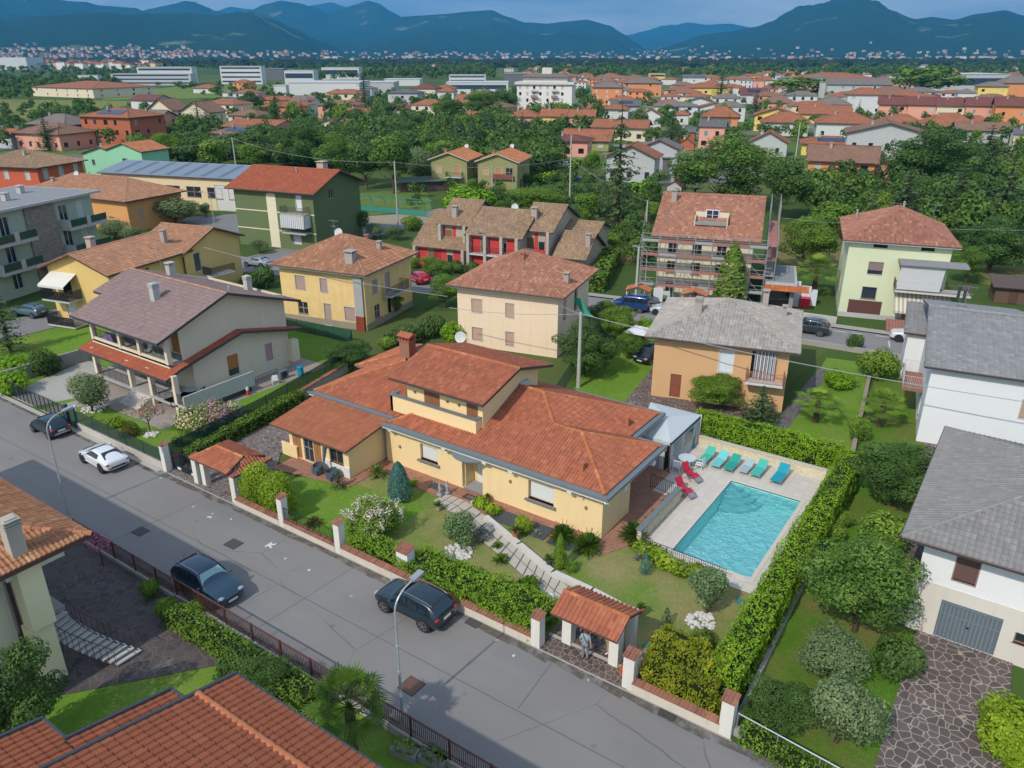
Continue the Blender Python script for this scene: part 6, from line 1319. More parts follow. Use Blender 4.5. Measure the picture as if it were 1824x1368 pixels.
 for fx in (-wb,wb*1.0):
  for sg in (-1,1):
   x=fx*Ln/2;y=sg*(hw-.1)
   a=MB();a.cyl((x,sg*(hw-.25),wr_+.04),(x,sg*(hw+.004),wr_+.04),wr_+.07,None,20);a.build('wheel_arch',DARKP,T)
   w_=MB();w_.cyl((x,sg*(hw-.2),wr_),(x,sg*(hw+.02),wr_),wr_,None,20);wo2=w_.build('wheel',TYRE,T)
   g=MB();g.cyl((x,sg*(hw+.005),wr_),(x,sg*(hw+.025),wr_),wr_*.2,None,8)
   for k in range(5):
    t=6.283*k/5+.3;c_,s_=math.cos(t),math.sin(t);p0=Vector((x+c_*wr_*.1,sg*(hw+.022),wr_+s_*wr_*.1));p1=Vector((x+c_*wr_*.68,sg*(hw+.022),wr_+s_*wr_*.68));g.cyl(p0,p1,wr_*.13,wr_*.09,4)
   for k in range(16):
    t=6.283*k/16;t2=6.283*(k+1)/16;g.face([(x+math.cos(t)*wr_*.66,sg*(hw+.026),wr_+math.sin(t)*wr_*.66),(x+math.cos(t2)*wr_*.66,sg*(hw+.026),wr_+math.sin(t2)*wr_*.66),(x+math.cos(t2)*wr_*.76,sg*(hw+.026),wr_+math.sin(t2)*wr_*.76),(x+math.cos(t)*wr_*.76,sg*(hw+.026),wr_+math.sin(t)*wr_*.76)])
   g.build('rim',RIM if col[0] < .5 else plain((.08,.08,.085),.4,.7),wo2)
 hx=Ln/2;zl={'suv':.86,'coupe':.70,'mini':.76,'hatch':.8,'van':.95}[kind]
 for sg in (-1,1):
  h=MB();h.ball((hx*.925,sg*hw*.66,zl-.08),(.14,.2,.075),10,6);h.build('headlight',HEADL,T)
  h=MB();h.ball((-hx*.955,sg*hw*.76,zl+.06),(.1,.16,.085 if kind != 'van' else .26),10,6);h.build('tail_light',TAIL,T)
  h=MB();h.ball((Ln*.17,sg*(hw+.09),prof[6][3]+.08),(.08,.12,.07),8,5);h.build('mirror',carpaint(col),T)
  if kind in ('suv',):
   r=MB();pts=[Vector((x,sg*hw*.70,z+.05)) for x,z in ((-Ln*.40,1.5),(-Ln*.3,1.6),(0,1.65),(Ln*.07,1.6))];r.tube(pts,.022,5);r.build('roof_rail',CHR,T)
 h=MB();h.box(-hx*1.008,-hx*.99,-.26,.26,zl-.14,zl-.02);h.build('number_plate',plain((.6,.62,.62),.5),T);h=MB();h.box(hx*.985,hx*1.008,-.26,.26,.42,.53);h.build('number_plate',plain((.6,.62,.62),.5),T)
 h=MB();h.box(hx*.97,hx*.998,-hw*.42,hw*.42,.56,.66);h.build('grille',DARKP,T)
 h=MB();h.box(-hx*1.0,-hx*.975,-hw*.72,hw*.72,.42,.5);h.box(-hx*1.0,-hx*.975,-hw*.5,hw*.5,.5,.56) ;h.build('rear_bumper',CHR if kind in ('mini',) else DARKP,T)
 h=MB();h.box(-wb*hx*.7,wb*hx*.7,-hw*1.003,hw*1.003,prof[5][3]-.5,prof[5][3]-.47);h.build('door_trim',DARKP if col[0] < .5 else plain((.5,.5,.5),.5),T)
 return T
NAVY=(.006,.012,.022)
car('black SUV with chrome trimmed windows parked at the hedge in mid street',(12.35,-1.5,0),rad(180),'suv',(.008,.026,.042))  # blue sky reflection put into the dark body colour of the two SUVs
car('dark blue SUV with sun shade in its windscreen parked along the brown fence',(1.95,-6.55,0),rad(-1),'suv',(.012,.045,.085),sunshade=True)
car('white coupe with dark rear window parked behind the dark blue small car',(-16.7,-1.85,0),rad(178),'coupe',(.78,.79,.80))
car('small dark blue hatchback with chrome bumper parked at the left street fence',(-24.9,-1.45,0),rad(180),'mini',(.004,.022,.04))
car('blue high roofed van parked before the scaffolded house',tuple(L(1122,552)),rad(192),'van',(.01,.05,.20),'van')
car('pale silver car half hidden behind the grey tiled roof next to the blue van',tuple(L(1190,560)),rad(192),'hatch',(.55,.57,.6))
car('dark SUV parked on the back road right of the grey tiled roof',tuple(L(1437,592)),rad(188),'suv',(.03,.045,.055))
car('white SUV parked on the back road beside the tall white house',tuple(L(1625,608)),rad(190),'suv',(.7,.71,.72))
car('silver sedan at the junction behind the yellow gabled house',tuple(L(460,474)),rad(192),'coupe',(.30,.34,.38))
car('red hatchback parked in the drive right of the old yellow house',tuple(L(745,502)),rad(160),'hatch',(.5,.01,.03))
car('blue grey car on the side road at the left edge',tuple(L(55,562)),rad(195),'hatch',(.08,.16,.20))
car('black car standing on the lawn left of the ochre house',tuple(L(1158,640)),rad(-95),'hatch',(.01,.012,.016))
car('dark blue car far on the lane behind the double house',tuple(L(1022,322)),rad(40),'hatch',(.02,.05,.12))
# ---------------------------------------------------------------- people
SKIN=plain((.55,.33,.24),.6);
def skinned(name,V_,E_,R_,m,parent,root=0,lv=2):
 me=bpy.data.meshes.new(name);me.from_pydata(V_,E_,[]);me.materials.append(m);o=bpy.data.objects.new(name,me);COL.objects.link(o);o.parent=parent
 md=o.modifiers.new('skin','SKIN');md.use_smooth_shade=True
 if not me.skin_vertices:
  bpy.context.view_layer.update()
 for i,r in enumerate(R_):me.skin_vertices[0].data[i].radius=(r,r) if not hasattr(r,'__len__') else r
 me.skin_vertices[0].data[root].use_root=True;s=o.modifiers.new('sub','SUBSURF');s.levels=lv;s.render_levels=lv;return o
def person(label,loc,rz,shirt,trousers,hair,pose,extra=None,H=1.75):
 """pose: dict of joints in metres, facing local +Y"""
 T=thing('person',label,'person',loc,rz);k=H/1.75;P=dict(pel=(0,0,.95),bel=(0,.01,1.08),che=(0,0,1.30),nec=(0,.0,1.47),hea=(0,.03,1.58),top=(0,.03,1.70),ls=(-.18,0,1.41),le=(-.25,-.03,1.13),lw=(-.24,.10,.90),rs=(.18,0,1.41),re=(.25,-.03,1.13),rw=(.27,.05,.87),
  lh=(-.09,0,.93),lk=(-.10,.02,.50),la=(-.10,-.03,.09),lt=(-.11,.13,.04),rh=(.09,0,.93),rk=(.11,.03,.50),ra=(.12,-.02,.09),rt=(.14,.14,.04));shoe=pose.pop('shoe',(.06,.06,.07));P.update(pose)
 names=list(P);V_=[tuple(c*k for c in P[n]) for n in names];ix={n:i for i,n in enumerate(names)}
 E_=[(ix[a],ix[b]) for a,b in (('pel','bel'),('bel','che'),('che','nec'),('nec','hea'),('hea','top'),('che','ls'),('ls','le'),('le','lw'),('che','rs'),('rs','re'),('re','rw'),('pel','lh'),('lh','lk'),('lk','la'),('la','lt'),('pel','rh'),('rh','rk'),('rk','ra'),('ra','rt'))]
 R0=dict(pel=.13,bel=.12,che=.14,nec=.055,hea=.095,top=.075,ls=.06,le=.042,lw=.028,rs=.06,re=.042,rw=.028,lh=.085,lk=.06,la=.04,lt=.035,rh=.085,rk=.06,ra=.04,rt=.035);R_=[R0[n]*k for n in names]
 for s in 'lr':
  w=Vector(P[s+'w']);e=Vector(P[s+'e']);d=(w-e).normalized();sd_=Vector((1 if s == 'r' else -1,0,0));pv=d.cross(sd_).normalized()
  pm=w +d*.06;V_.append(tuple(pm*k));pi=len(V_)-1;R_.append((.036*k,.018*k));E_.append((ix[s+'w'],pi))
  for q,ln in ((-.028,.070),(-.010,.085),(.010,.08),(.028,.062)):
   a=pm +d*.03 +pv*q;b=a +d*ln*.5 +sd_*-.006;c_=a +d*ln*.9 +sd_*-.028
   i0=len(V_);V_+=[tuple(a*k),tuple(b*k),tuple(c_*k)];R_+=[.009*k]*3;E_+=[(pi,i0),(i0,i0+1),(i0+1,i0+2)]
  a=w +d*.03 +pv*-.035;b=a +d*.03 +pv*-.022;i0=len(V_);V_+=[tuple(a*k),tuple(b*k)];R_+=[.010*k,.009*k];E_+=[(ix[s+'w'],i0),(i0,i0+1)]
 skinned('body',V_,E_,R_,SKIN,T)
 def sub(nm,js,es,rr,m):
  vv=[tuple(c*k for c in (P[j] if isinstance(j,str) else j)) for j in js];return skinned(nm,vv,es,[r*k if not hasattr(r,'__len__') else (r[0]*k,r[1]*k) for r in rr],m,T,0)
 mid=lambda a,b,t:tuple(Vector(P[a]).lerp(Vector(P[b]),t))
 sub('shirt',['pel','bel','che',(0,0,1.43),'ls',mid('ls','le',.8),'rs',mid('rs','re',.8)],[(0,1),(1,2),(2,3),(2,4),(4,5),(2,6),(6,7)],[(.17,.135),(.165,.135),(.185,.145),(.09,.08),.078,.066,.078,.066],plain(shirt,.9))
 sub('trousers',['pel','lh','lk',mid('lk','la',.9),'rh','rk',mid('rk','ra',.9)],[(0,1),(1,2),(2,3),(0,4),(4,5),(5,6)],[(.165,.13),.105,.078,.07,.105,.078,.07],plain(trousers,.9))
 for s in 'lr':a=Vector(P[s+'a']);b=Vector(P[s+'t']);m_=MB();m_.ball(tuple(((a+b)/2*k)[:2])+(.045*k,),(.055*k,.14*k,.05*k),10,6);m_.build('shoe',plain(shoe,.7),T,smooth=True)
 hd=Vector(P['hea'])*k;m_=MB();m_.ball((hd.x,hd.y-.012,hd.z+.055),(.098*k,.108*k,.10*k),12,8);m_.build('hair',plain(hair,.9),T,smooth=True)
 m_=MB();m_.ball((hd.x,hd.y+.105*k,hd.z+.005),(.014,.02,.022),6,5);m_.build('nose',SKIN,T)
 for s in (-1,1):
  m_=MB();m_.ball((hd.x+s*.035*k,hd.y+.092*k,hd.z+.03),(.013,.008,.009),6,4);m_.build('eye',plain((.05,.04,.04),.3),T);m_=MB();m_.ball((hd.x+s*.098*k,hd.y,hd.z+.01),(.014,.025,.034),6,5);m_.build('ear',SKIN,T)
 m_=MB();m_.ball((hd.x,hd.y+.094*k,hd.z-.045),(.026,.008,.007),6,4);m_.build('mouth',plain((.35,.12,.1),.6),T)
 return T
p1=person('person in blue grey shirt and grey trousers with a shoulder strap before the tiled entrance',(21.42,.55,.05),rad(12),(.26,.36,.42),(.20,.215,.24),(.09,.06,.045),dict(lw=(-.22,.16,1.02),le=(-.27,-.05,1.15),rw=(.28,.0,.86)))
m_=MB();m_.tube([(-.14,.02,1.48),(-.05,-.165,1.40),(.08,-.175,1.18),(.18,-.10,1.02),(.16,.08,1.05)],.014,5);m_.tube([(-.14,.02,1.48),(-.06,.15,1.36),(.08,.15,1.15),(.16,.08,1.05)],.014,5);m_.build('shoulder_strap',plain((.02,.02,.025),.7),p1)
m_=MB();m_.obox((-.27,.22,1.02),(.04,.22,.30),.2);o=m_.build('paper_folder',plain((.7,.7,.7),.8));o.location=(21.42,.55,.05);o.rotation_euler=(0,0,rad(12));tag(o,'white folder held at the left hip of the person in blue grey shirt','folder')
p2=person('person in dark navy top and white cap half hidden under the tiled entrance',(20.95,1.5,.05),rad(190),(.02,.03,.08),(.05,.05,.07),(.05,.04,.03),dict())
m_=MB();m_.ball((0,.02,1.675),(.108,.118,.07),12,6);m_.ball((0,.12,1.655),(.075,.08,.012),10,4);m_.build('cap',plain((.7,.7,.7),.8),p2,smooth=True)
person('person in light blue shirt and beige trousers standing at the right post of the entrance',(22.3,1.45,.05),rad(160),(.5,.6,.75),(.42,.30,.18),(.06,.05,.04),dict(shoe=(.7,.7,.7)))
# ---------------------------------------------------------------- street entrance with tiled roof
T=thing('entrance_canopy','small terracotta gabled roof on white piers over the street entrance','canopy',(21.5,1.3,0));ENT=plaster(S(226,222,212),.4)
for (x,y,w,d) in ((20.15,1.15,.5,.5),(22.75,1.15,.5,.55),(20.15,2.5,.4,.4),(22.9,2.5,.4,.4)):mb=MB();mb.box(x-w/2,x+w/2,y-d/2,y+d/2,0,2.35);mb.build('pier',ENT,T,True)
roof(T,[[(19.75,.02,2.35),(23.3,.02,2.35),(23.3,1.2,2.95),(19.75,1.2,2.95)],[(23.3,2.5,2.4),(19.75,2.5,2.4),(19.75,1.2,2.95),(23.3,1.2,2.95)]],TER,[((19.75,1.2,2.95),(23.3,1.2,2.95))],plain((.09,.06,.05),.7),th=.1,tile=('roman',.24,.42,.07),world=True,capr=.12,capm=CAPM)
mb=MB();railing(mb,[(20.4,2.3),(21.3,1.9)],.1,1.7,.12,.014);railing(mb,[(22.6,2.3),(22.5,1.6)],.1,1.7,.12,.014);mb.build('gate_leaf',IRON,T,True)
mb=MB();mb.box(19.1,24,.98,1.12,.0,.12);mb.build('step',concretem((.5,.48,.44)),T,True)
lp_=MB();lp_.lathe([(.13,0),(.17,.3),(.16,.32)],(23.35,.75,.05),10);one('plant_pot',lp_,plain((.55,.10,.03),.6),'bright orange pot in the corner beside the broad white pillar','flower pot')
T=thing('entrance_canopy','small hipped terracotta canopy on white piers beside the sliding gate','canopy',(-6,1.4,0))
for (x,y) in ((-8.1,.5),(-6.1,1.6),(-4.9,.5),(-4.9,2.6)):mb=MB();mb.box(x-.2,x+.2,y-.2,y+.2,0,2.15);mb.build('pier',ENT,T,True)
roof(T,[[(-8.5,-.2,2.2),(-4.6,-.2,2.2),(-4.6,1.2,2.85),(-7.4,1.2,2.85)],[(-4.6,-.2,2.2),(-4.3,3.2,2.2),(-5.6,2.4,2.85),(-4.6+.01,1.2,2.85)][:0] or [(-4.6,2.9,2.2),(-8.5,2.9,2.2),(-7.4,1.2,2.85),(-4.6,1.2,2.85)],[(-8.5,2.9,2.2),(-8.5,-.2,2.2),(-7.4,1.2,2.85)],[(-3.9,-.2,2.2),(-3.9,2.9,2.2),(-4.6,1.35,2.85)]],TER,[((-7.4,1.2,2.85),(-4.6,1.2,2.85)),((-8.5,-.2,2.2),(-7.4,1.2,2.85))],plain((.09,.06,.05),.7),th=.1,tile=('roman',.22,.4,.06),world=True,capr=.11,capm=CAPM)
T=thing('sliding_gate','dark iron sliding gate with two white plates between white pillars','gate',(-10.4,.5,0));mb=MB();railing(mb,[(-11.8,.5),(-9.0,.5)],.45,1.1,.11,.013,.03);mb.box(-11.8,-9.0,.47,.53,.1,.5);mb.build('gate_leaf',plain((.03,.04,.05),.5,.4),T,True)
for x in (-11.1,-9.5):mb=MB();mb.box(x-.2,x+.2,.43,.46,.2,.36);mb.build('plate',WHITE,T,True)
# ---------------------------------------------------------------- fences
def netfence(label,pts,z0,h,post=2.2,col=(.02,.05,.045),dens=.5,wall=None,pc=(.02,.06,.06)):
 T=thing('mesh_fence',label,'fence',(pts[0][0],pts[0][1],0));mb=MB();nt=MATS.get(('net',col,dens))
 if nt is None:
  n=NT('wire_mesh').set(.7,0,.2);n.base(col);tr=n.n('BsdfTransparent');ms=n.n('MixShader');ms.inputs[0].default_value=dens;n.l(tr.outputs[0],ms.inputs[1]);n.l(n.b.outputs[0],ms.inputs[2]);n.l(ms.outputs[0],n.out.inputs[0]);nt=MATS[('net',col,dens)]=n.m
 for a,b in zip(pts,pts[1:]):mb.face([(a[0],a[1],z0),(b[0],b[1],z0),(b[0],b[1],z0+h),(a[0],a[1],z0+h)])
 mb.build('mesh',nt,T,True);mb=MB()
 for a,b in zip(pts,pts[1:]):
  A=Vector((a[0],a[1],0));B=Vector((b[0],b[1],0));n_=max(1,int((B-A).length/post))
  for i in range(n_+1):p=A.lerp(B,i/n_);mb.cyl((p.x,p.y,0),(p.x,p.y,z0+h+.06),.03,None,6)
  mb.cyl((a[0],a[1],z0+h),(b[0],b[1],z0+h),.016,None,4,False)
 mb.build('posts',plain(pc,.6),T,True)
 if wall:
  mb=MB()
  for a,b in zip(pts,pts[1:]):
   d=Vector(b)-Vector(a);m_=(Vector(a)+Vector(b))/2;mb.obox((m_.x,m_.y,z0/2-.05),(d.length+.1,.24,z0+.1),math.atan2(d.y,d.x))
  mb.build('wall',concretem(wall),T,True)
 return T
netfence('dark mesh fence on a pale low wall along the street before the cream house',[(-23.6,.05),(-12.4,.05)],.55,1.0,2.1,(.03,.04,.05),.62,(.56,.52,.46));netfence('dark mesh fence on a low wall at the far left of the street',[(-60,-.1),(-35.5,.05)],.5,1.0,2.1,(.03,.04,.05),.62,(.5,.47,.42))
T=thing('sliding_gate','long dark mesh sliding gate before the pale drive of the cream house','gate',(-30,.1,0));mb=MB();railing(mb,[(-35.2,.1),(-25.4,.1)],.1,1.35,.09,.01,.03);mb.build('gate_leaf',plain((.03,.04,.06),.5,.4),T,True)
T=thing('garden_gate','narrow blue grey garden gate between two tall metal posts','gate',(-24.5,.1,0));mb=MB();railing(mb,[(-25.0,.1),(-24.0,.1)],.1,1.4,.1,.012,.03);mb.build('gate_leaf',plain((.03,.05,.08),.5,.4),T,True)
for x in (-25.15,-23.85):mb=MB();mb.box(x-.12,x+.12,-.05,.2,0,1.75);mb.build('post',plain((.04,.08,.12),.5),T,True)
mb=MB();mb.ball((-23.6,.1,1.95),(.12,.12,.14),8,6);mb.cyl((-23.6,.1,0),(-23.6,.1,1.85),.04,.04,6);one('gate_lamp',mb,plain((.55,.57,.6),.4),'small pale lamp beside the narrow garden gate','lamp')
netfence('dark green shading net fence between cream house garden and villa drive',[(-12.3,.4),(-13.4,10),(-15.6,20.5)],.3,1.5,2.4,(.012,.045,.04),.82)
def copedwall(label,pts,h,t=.3,col=(.40,.38,.35),tile=True):
 T=thing('boundary_wall',label,'wall',(pts[0][0],pts[0][1],0))
 mb=MB();tb=MB()
 for a,b in zip(pts,pts[1:]):
  a=Vector(a);b=Vector(b);d=b-a;m_=(a+b)/2;an=math.atan2(d.y,d.x);mb.obox((m_.x,m_.y,h/2-.1),(d.length+.05,t,h+.2),an)
  if tile:
   n=int(d.length/.22)
   for i in range(n):p=a.lerp(b,(i+.5)/n);tb.rr=rnd.random();tb.obox((p.x,p.y,h+.07),(.17,t+.16,.10),an+.0)
 mb.build('wall',concretem(col),T,True)
 if tile:tb.build('tile_coping',TILEWALL,T,True)
copedwall('low boundary wall with brick tile coping between villa drive and cream house',[(-12.0,.6),(-13.0,10),(-15.2,20.5)],.75)
copedwall('grey concrete wall between left lawn and the pale drive of the cream house',[(-37.8,.6),(-37.6,9.4),(-31.9,11.5)][:2],1.3,.25,(.34,.33,.31),False);copedwall('long low concrete wall beside the pool hedge on the right lawn',[(28.85,.6),(28.5,12),(28.05,27)],.35,.2,(.42,.40,.37),False);copedwall('low garden wall dividing the two middle lawns',[(27.4,28),(24.4,50)],.45,.3,(.33,.27,.22),False)
copedwall('low wall along the back road before the ochre house',[(8,51.2),(20.2,52.4),(26.8,53.0)],.5,.25,(.38,.36,.34),False);copedwall('pale low wall along the far side of the back road',[(8,59.6),(18.5,60.8)],.7,.25,(.5,.5,.48),False);copedwall('pale retaining wall of the garage ramp beside the red terrace',[tuple(L(1040,520)[:2]),tuple(L(1098,470)[:2])],1.8,.3,(.45,.42,.38),False)
netfence('green wire fence between peach house and long lawn',[(4.6,25.2),(1.2,36),(-.6,47)],.1,1.7,2.5,(.015,.09,.07),.6,None,(.02,.12,.08));netfence('green netting fence behind the villa towards the concrete pole',[(-8,24.5),(4.6,25.2)],.1,1.0,2.5,(.02,.10,.08),.45)
netfence('green netting behind the cream house garden',[(-30,25.2),(-20.2,26.2),(-15.8,21)],.1,1.3,2.2,(.01,.08,.06),.8)
def brownfence(label,x0,x1,y,h,base=.35):
 T=thing('iron_fence',label,'fence',((x0+x1)/2,y,0));m=plain((.13,.055,.045),.6,.2);mb=MB();mb.box(x0,x1,y-.12,y+.12,-.1,base);mb.build('wall',concretem((.42,.40,.37)),T,True);mb=MB()
 n=int((x1-x0)/.11)
 for i in range(n):x=x0+(i+.5)*(x1-x0)/n;mb.box(x-.012,x+.012,y-.012,y+.012,base+.05,base+h)
 mb.box(x0,x1,y-.03,y+.03,base+h,base+h+.05);mb.box(x0,x1,y-.02,y+.02,base+.06,base+.1);mb.build('railing',m,T,True);x=x0
 while x <= x1:q=MB();q.box(x-.04,x+.04,y-.04,y+.04,0,base+h+.08);q.build('post',m,T,True);x+=2.1
brownfence('brown iron picket fence along the near side of the street, left part with gate piers',-9,1.0,-7.95,1.05,.25);brownfence('brown iron picket fence behind the dark blue SUV',1.2,13.4,-7.95,1.0,.35);brownfence('brown iron picket fence at the bottom of the street beside the fan palm',13.6,25,-7.95,1.05,.35)
T=thing('iron_fence','light steel fence rail at the bottom right lawn','fence',(32,.4,0));mb=MB();m=plain((.32,.35,.40),.5,.4);mb.cyl((29.0,.35,1.15),(36,-.4,1.15),.035,None,6);[mb.cyl((29.0+i*1.75,.35-.1875*i,0),(29.0+i*1.75,.35-.1875*i,1.15),.03,None,6) for i in range(5)];mb.build('railing',m,T,True);mb=MB();mb.obox((32.4,.0,.1),(7.4,.3,.45),-.107);mb.build('wall',concretem((.40,.38,.36)),T,True)
# ---------------------------------------------------------------- lamps, poles, cables
def lamp(label,x,y,rz,h=6.9,grp=None):
 T=thing('street_lamp',label,'street lamp',(x,y,0),rz,grp);m=plain((.42,.46,.48),.45,.3);mb=MB();mb.cyl((0,0,0),(0,0,h*.45),.07,.055,8);mb.cyl((0,0,h*.45),(0,0,h*.86),.05,.045,8)
 for k in range(1,4):mb.cyl((0,0,h*.2*k),(0,0,h*.2*k+.05),.085,None,8)
 mb.build('pole',m,T);mb=MB();pts=[Vector((0,0,h*.86))]
 for i in range(1,7):a=i/6*rad(62);pts.append(Vector((0,1.15*(1-math.cos(a))*1.0,h*.86+1.15*math.sin(a)*.75)))
 pts.append(pts[-1]+Vector((0,.55,.12)));mb.tube(pts,.04,7);mb.build('arm',m,T);e=pts[-1];mb=MB();mb.obox((e.x,e.y+.28,e.z+.04),(.30,.62,.10),0,.12);mb.obox((e.x,e.y+.30,e.z-.02),(.24,.45,.06),0,.12);mb.build('lamp_head',plain((.36,.39,.42),.45,.4),T);return T
lamp('tall curved street lamp in front of the black SUV',16.7,-7.28,0);lamp('curved street lamp left beside the white coupe',-12.1,-6.85,0)
for (x,yb,h,lab) in ((870,490,6,'street lamp between red terrace and peach house'),(232,470,6.5,'street lamp before the orange house'),(383,407,6,'street lamp on the workshop forecourt'),(556,442,6,'street lamp before the dark green block'),(1147,535,6.5,'thin blue grey lamp post before the scaffolding'),(913,346,6,'lamp post beside the olive double house')):p=L(x,yb);lamp(lab,p.x,p.y,rad(120),h)
POLEM=concretem((.46,.45,.42),.4);tops={}
for (nm,x,yb,yt,lab) in (('A',1030,690,556,'large concrete pole behind the villa roof'),('B',1131,552,440,'concrete pole beside the blue van'),('C',1150,412,357,'concrete pole left of the scaffolded roof'),('D',1014,375,240,'tall pole behind the red terrace'),('E',709,402,287,'concrete pole beside the back field'),('F',424,325,245,'concrete electricity pole behind the workshop hall'),('G',1409,340,218,'grey pole among the right roofs'),('H',877,352,295,'short pole at the double house'),('I',1492,342,285,'thin pole before the orange house'),('J',362,487,438,'thin pole in front of the yellow gabled house')):
 p=L(x,yb);H=None
 lo_,hi_=.5,16.0
 c,s=math.cos(PITCH),math.sin(PITCH)
 for _ in range(30):
  md_=(lo_+hi_)/2;q=Vector((p.x-CAM[0],p.y-CAM[1],md_-CAM[2]));cy,sy=math.cos(-YAW),math.sin(-YAW);X,Y=q.x*cy-q.y*sy,q.x*sy+q.y*cy;dd=Y*c-q.z*s;uu=Y*s+q.z*c;py=684-FPX*uu/dd
  if py > yt:lo_=md_
  else:hi_=md_
 H=lo_;mb=MB();mb.cyl((0,0,-.2),(0,0,H),.19 if nm in 'ABCD' else .15,.12,10);o=mb.build('utility_pole',POLEM);o.location=p;tag(o,lab,'utility pole');tops[nm]=Vector((p.x,p.y,H-.15))
def cable(a,b,sag,label,r=.026):
 a=Vector(a);b=Vector(b);o_=a.copy();pts=[a.lerp(b,i/14) -Vector((0,0,4*sag*(i/14)*(1-i/14))) -o_ for i in range(15)];mb=MB();mb.tube(pts,r,4);o=mb.build('power_cable',plain((.34,.35,.36),.6));o.location=o_;tag(o,label,'cable')
cable(tops['A'],L(1840,718,5.5),.5,'overhead cable running from the large concrete pole across the ochre house to the right edge',.03);cable(tops['A'],L(1000,545,5.6),.05,'short cable from the large concrete pole to the peach house');cable(L(797,528,5.2),L(362,440,7),.5,'cable crossing in front of the old yellow house')
cable(tops['A'],L(800,548,5),.3,'cable passing over the front of the peach house');cable(tops['B'],tops['C'],.6,'cable between the van pole and the pole left of the scaffolding');cable(tops['C'],tops['D'] -Vector((0,0,4)),.8,'cable between the scaffolding pole and the tall pole');cable(tops['D'] -Vector((0,0,4)),tops['E'],1.2,'cable from the tall pole to the field pole');cable(tops['E'],tops['F'],1.5,'cable from the field pole over the red roof to the electricity pole')
cable(L(1390,388,9),L(1840,410,7),.4,'long cable passing over the pale green house roof',.02);cable(tops['F'],L(250,262,8),.8,'cable leaving the electricity pole to the left')
# ---------------------------------------------------------------- pool side things
LG='row of sun loungers behind the pool'
def lounger(x,y,c,lab,rz=0,s=1.0):
 T=thing('sun_lounger',lab,'sun lounger',(x,y,.02),rz,LG);mb=MB();w=.31;mb.obox((0,-.35,.34),(2*w,1.25,.05));q=math.radians(38);mb.obox((0,.27+.33*math.cos(q),.34+.33*math.sin(q)),(2*w,.72,.05),0,q);mb.build('sling',plain(c,.8),T);f=MB()
 for sx in (-w,w):f.cyl((sx,-1.0,.33),(sx,.35,.33),.022,None,5);f.cyl((sx,.27,.34),(sx,.27+.72*math.cos(q),.34+.72*math.sin(q)),.022,None,5)
 f.build('frame',plain((.5,.52,.52),.4,.6),T)
 for sx in (-w,w):
  for yy in (-.8,.2):g=MB();g.cyl((sx,yy,0),(sx,yy,.33),.02,None,5);g.build('leg',plain((.5,.52,.52),.4,.6),T)
 g=MB();g.cyl((-w,.62,.55),(-w*.9,.8,0.02),.015,None,5);g.cyl((w,.62,.55),(w*.9,.8,.02),.015,None,5);g.build('back_support',plain((.5,.52,.52),.4,.6),T)
 T.scale=(s,s,s)
for (x,y,c,lab,s) in ((1261,812,(.06,.42,.32),'green sun lounger leftmost in the row near the white table',1),(1284,820,(.14,.50,.50),'pale turquoise sun lounger second from the white table',1),(1306,826,(.015,.30,.23),'dark green sun lounger third from the white table',1),(1332,831,(.30,.42,.46),'small pale grey sun lounger fourth in the row',.85),(1354,836,(.05,.42,.34),'sea green sun lounger fifth in the row',1),(1391,846,(.01,.28,.36),'deep teal sun lounger nearest to the long hedge',1.12)):p=L(x,y,.3);lounger(p.x,p.y-.15,c,lab,rad(-2),s)
def recliner(x,y,lab,rz):
 T=thing('recliner',lab,'deck chair',(x,y,.02),rz,'red recliners');pts=[(-.62,1.08),(-.28,.48),(.12,.40),(.34,.52),(.62,.42),(.88,.22)];mb=MB();mb.m=0
 for i,(a,b) in enumerate(zip(pts,pts[1:])):mb.m=1 if i == 4 else 0;mb.face([(a[0],-.27,a[1]),(b[0],-.27,b[1]),(b[0],.27,b[1]),(a[0],.27,a[1])]);mb.face([(a[0],.27,a[1]-.03),(b[0],.27,b[1]-.03),(b[0],-.27,b[1]-.03),(a[0],-.27,a[1]-.03)])
 mb.build('seat',[plain((.50,.015,.05),.8),plain((.22,.24,.28),.8)],T);f=MB();dk=plain((.05,.05,.055),.5,.4)
 for sy in (-.3,.3):f.tube([(x_,sy,z_) for x_,z_ in pts],.016,5);f.tube([(-.35,sy,.02),(.35,sy,.62)],.016,5);f.tube([(.35,sy,.02),(-.35,sy,.66),(.2,sy,.68)],.016,5)
 f.build('frame',dk,T)
p=L(1226,847,.4);recliner(p.x+.05,p.y+.25,'red reclining chair nearer to the white table',rad(-20));p=L(1221,869,.4);recliner(p.x,p.y-.25,'red reclining chair nearer to the stone faced wall',rad(-22))
T=thing('garden_table','round white plastic garden table on the pool deck','table',(17.85,21.35,.02));mb=MB();mb.cyl((0,0,.68),(0,0,.73),.62,None,20);mb.build('table_top',plain((.55,.62,.66),.4),T)
for k in range(4):a=.8+1.57*k;mb=MB();mb.cyl((math.cos(a)*.4,math.sin(a)*.4,.7),(math.cos(a)*.5,math.sin(a)*.5,0),.035,None,6);mb.build('leg',plain((.66,.68,.7),.5),T)
def plchair(x,y,rz,lab,grp,c=(.72,.73,.74),z=.02):
 T=thing('garden_chair',lab,'chair',(x,y,z),rz,grp);m=plain(c,.5);mb=MB();mb.box(-.24,.24,-.22,.24,.40,.44);mb.build('seat',m,T);mb=MB();mb.obox((0,-.28,.66),(.46,.035,.5),0,-.2);mb.build('backrest',m,T)
 for sx in (-.24,.24):
  for sy in (-.22,.22):mb=MB();mb.cyl((sx*.9,sy*.9,.42),(sx*1.15,sy*1.15,0),.025,None,5);mb.build('leg',m,T)
  mb=MB();mb.box(sx-.03,sx+.03,-.25,.2,.62,.65);mb.build('armrest',m,T)
GC='white garden chairs'
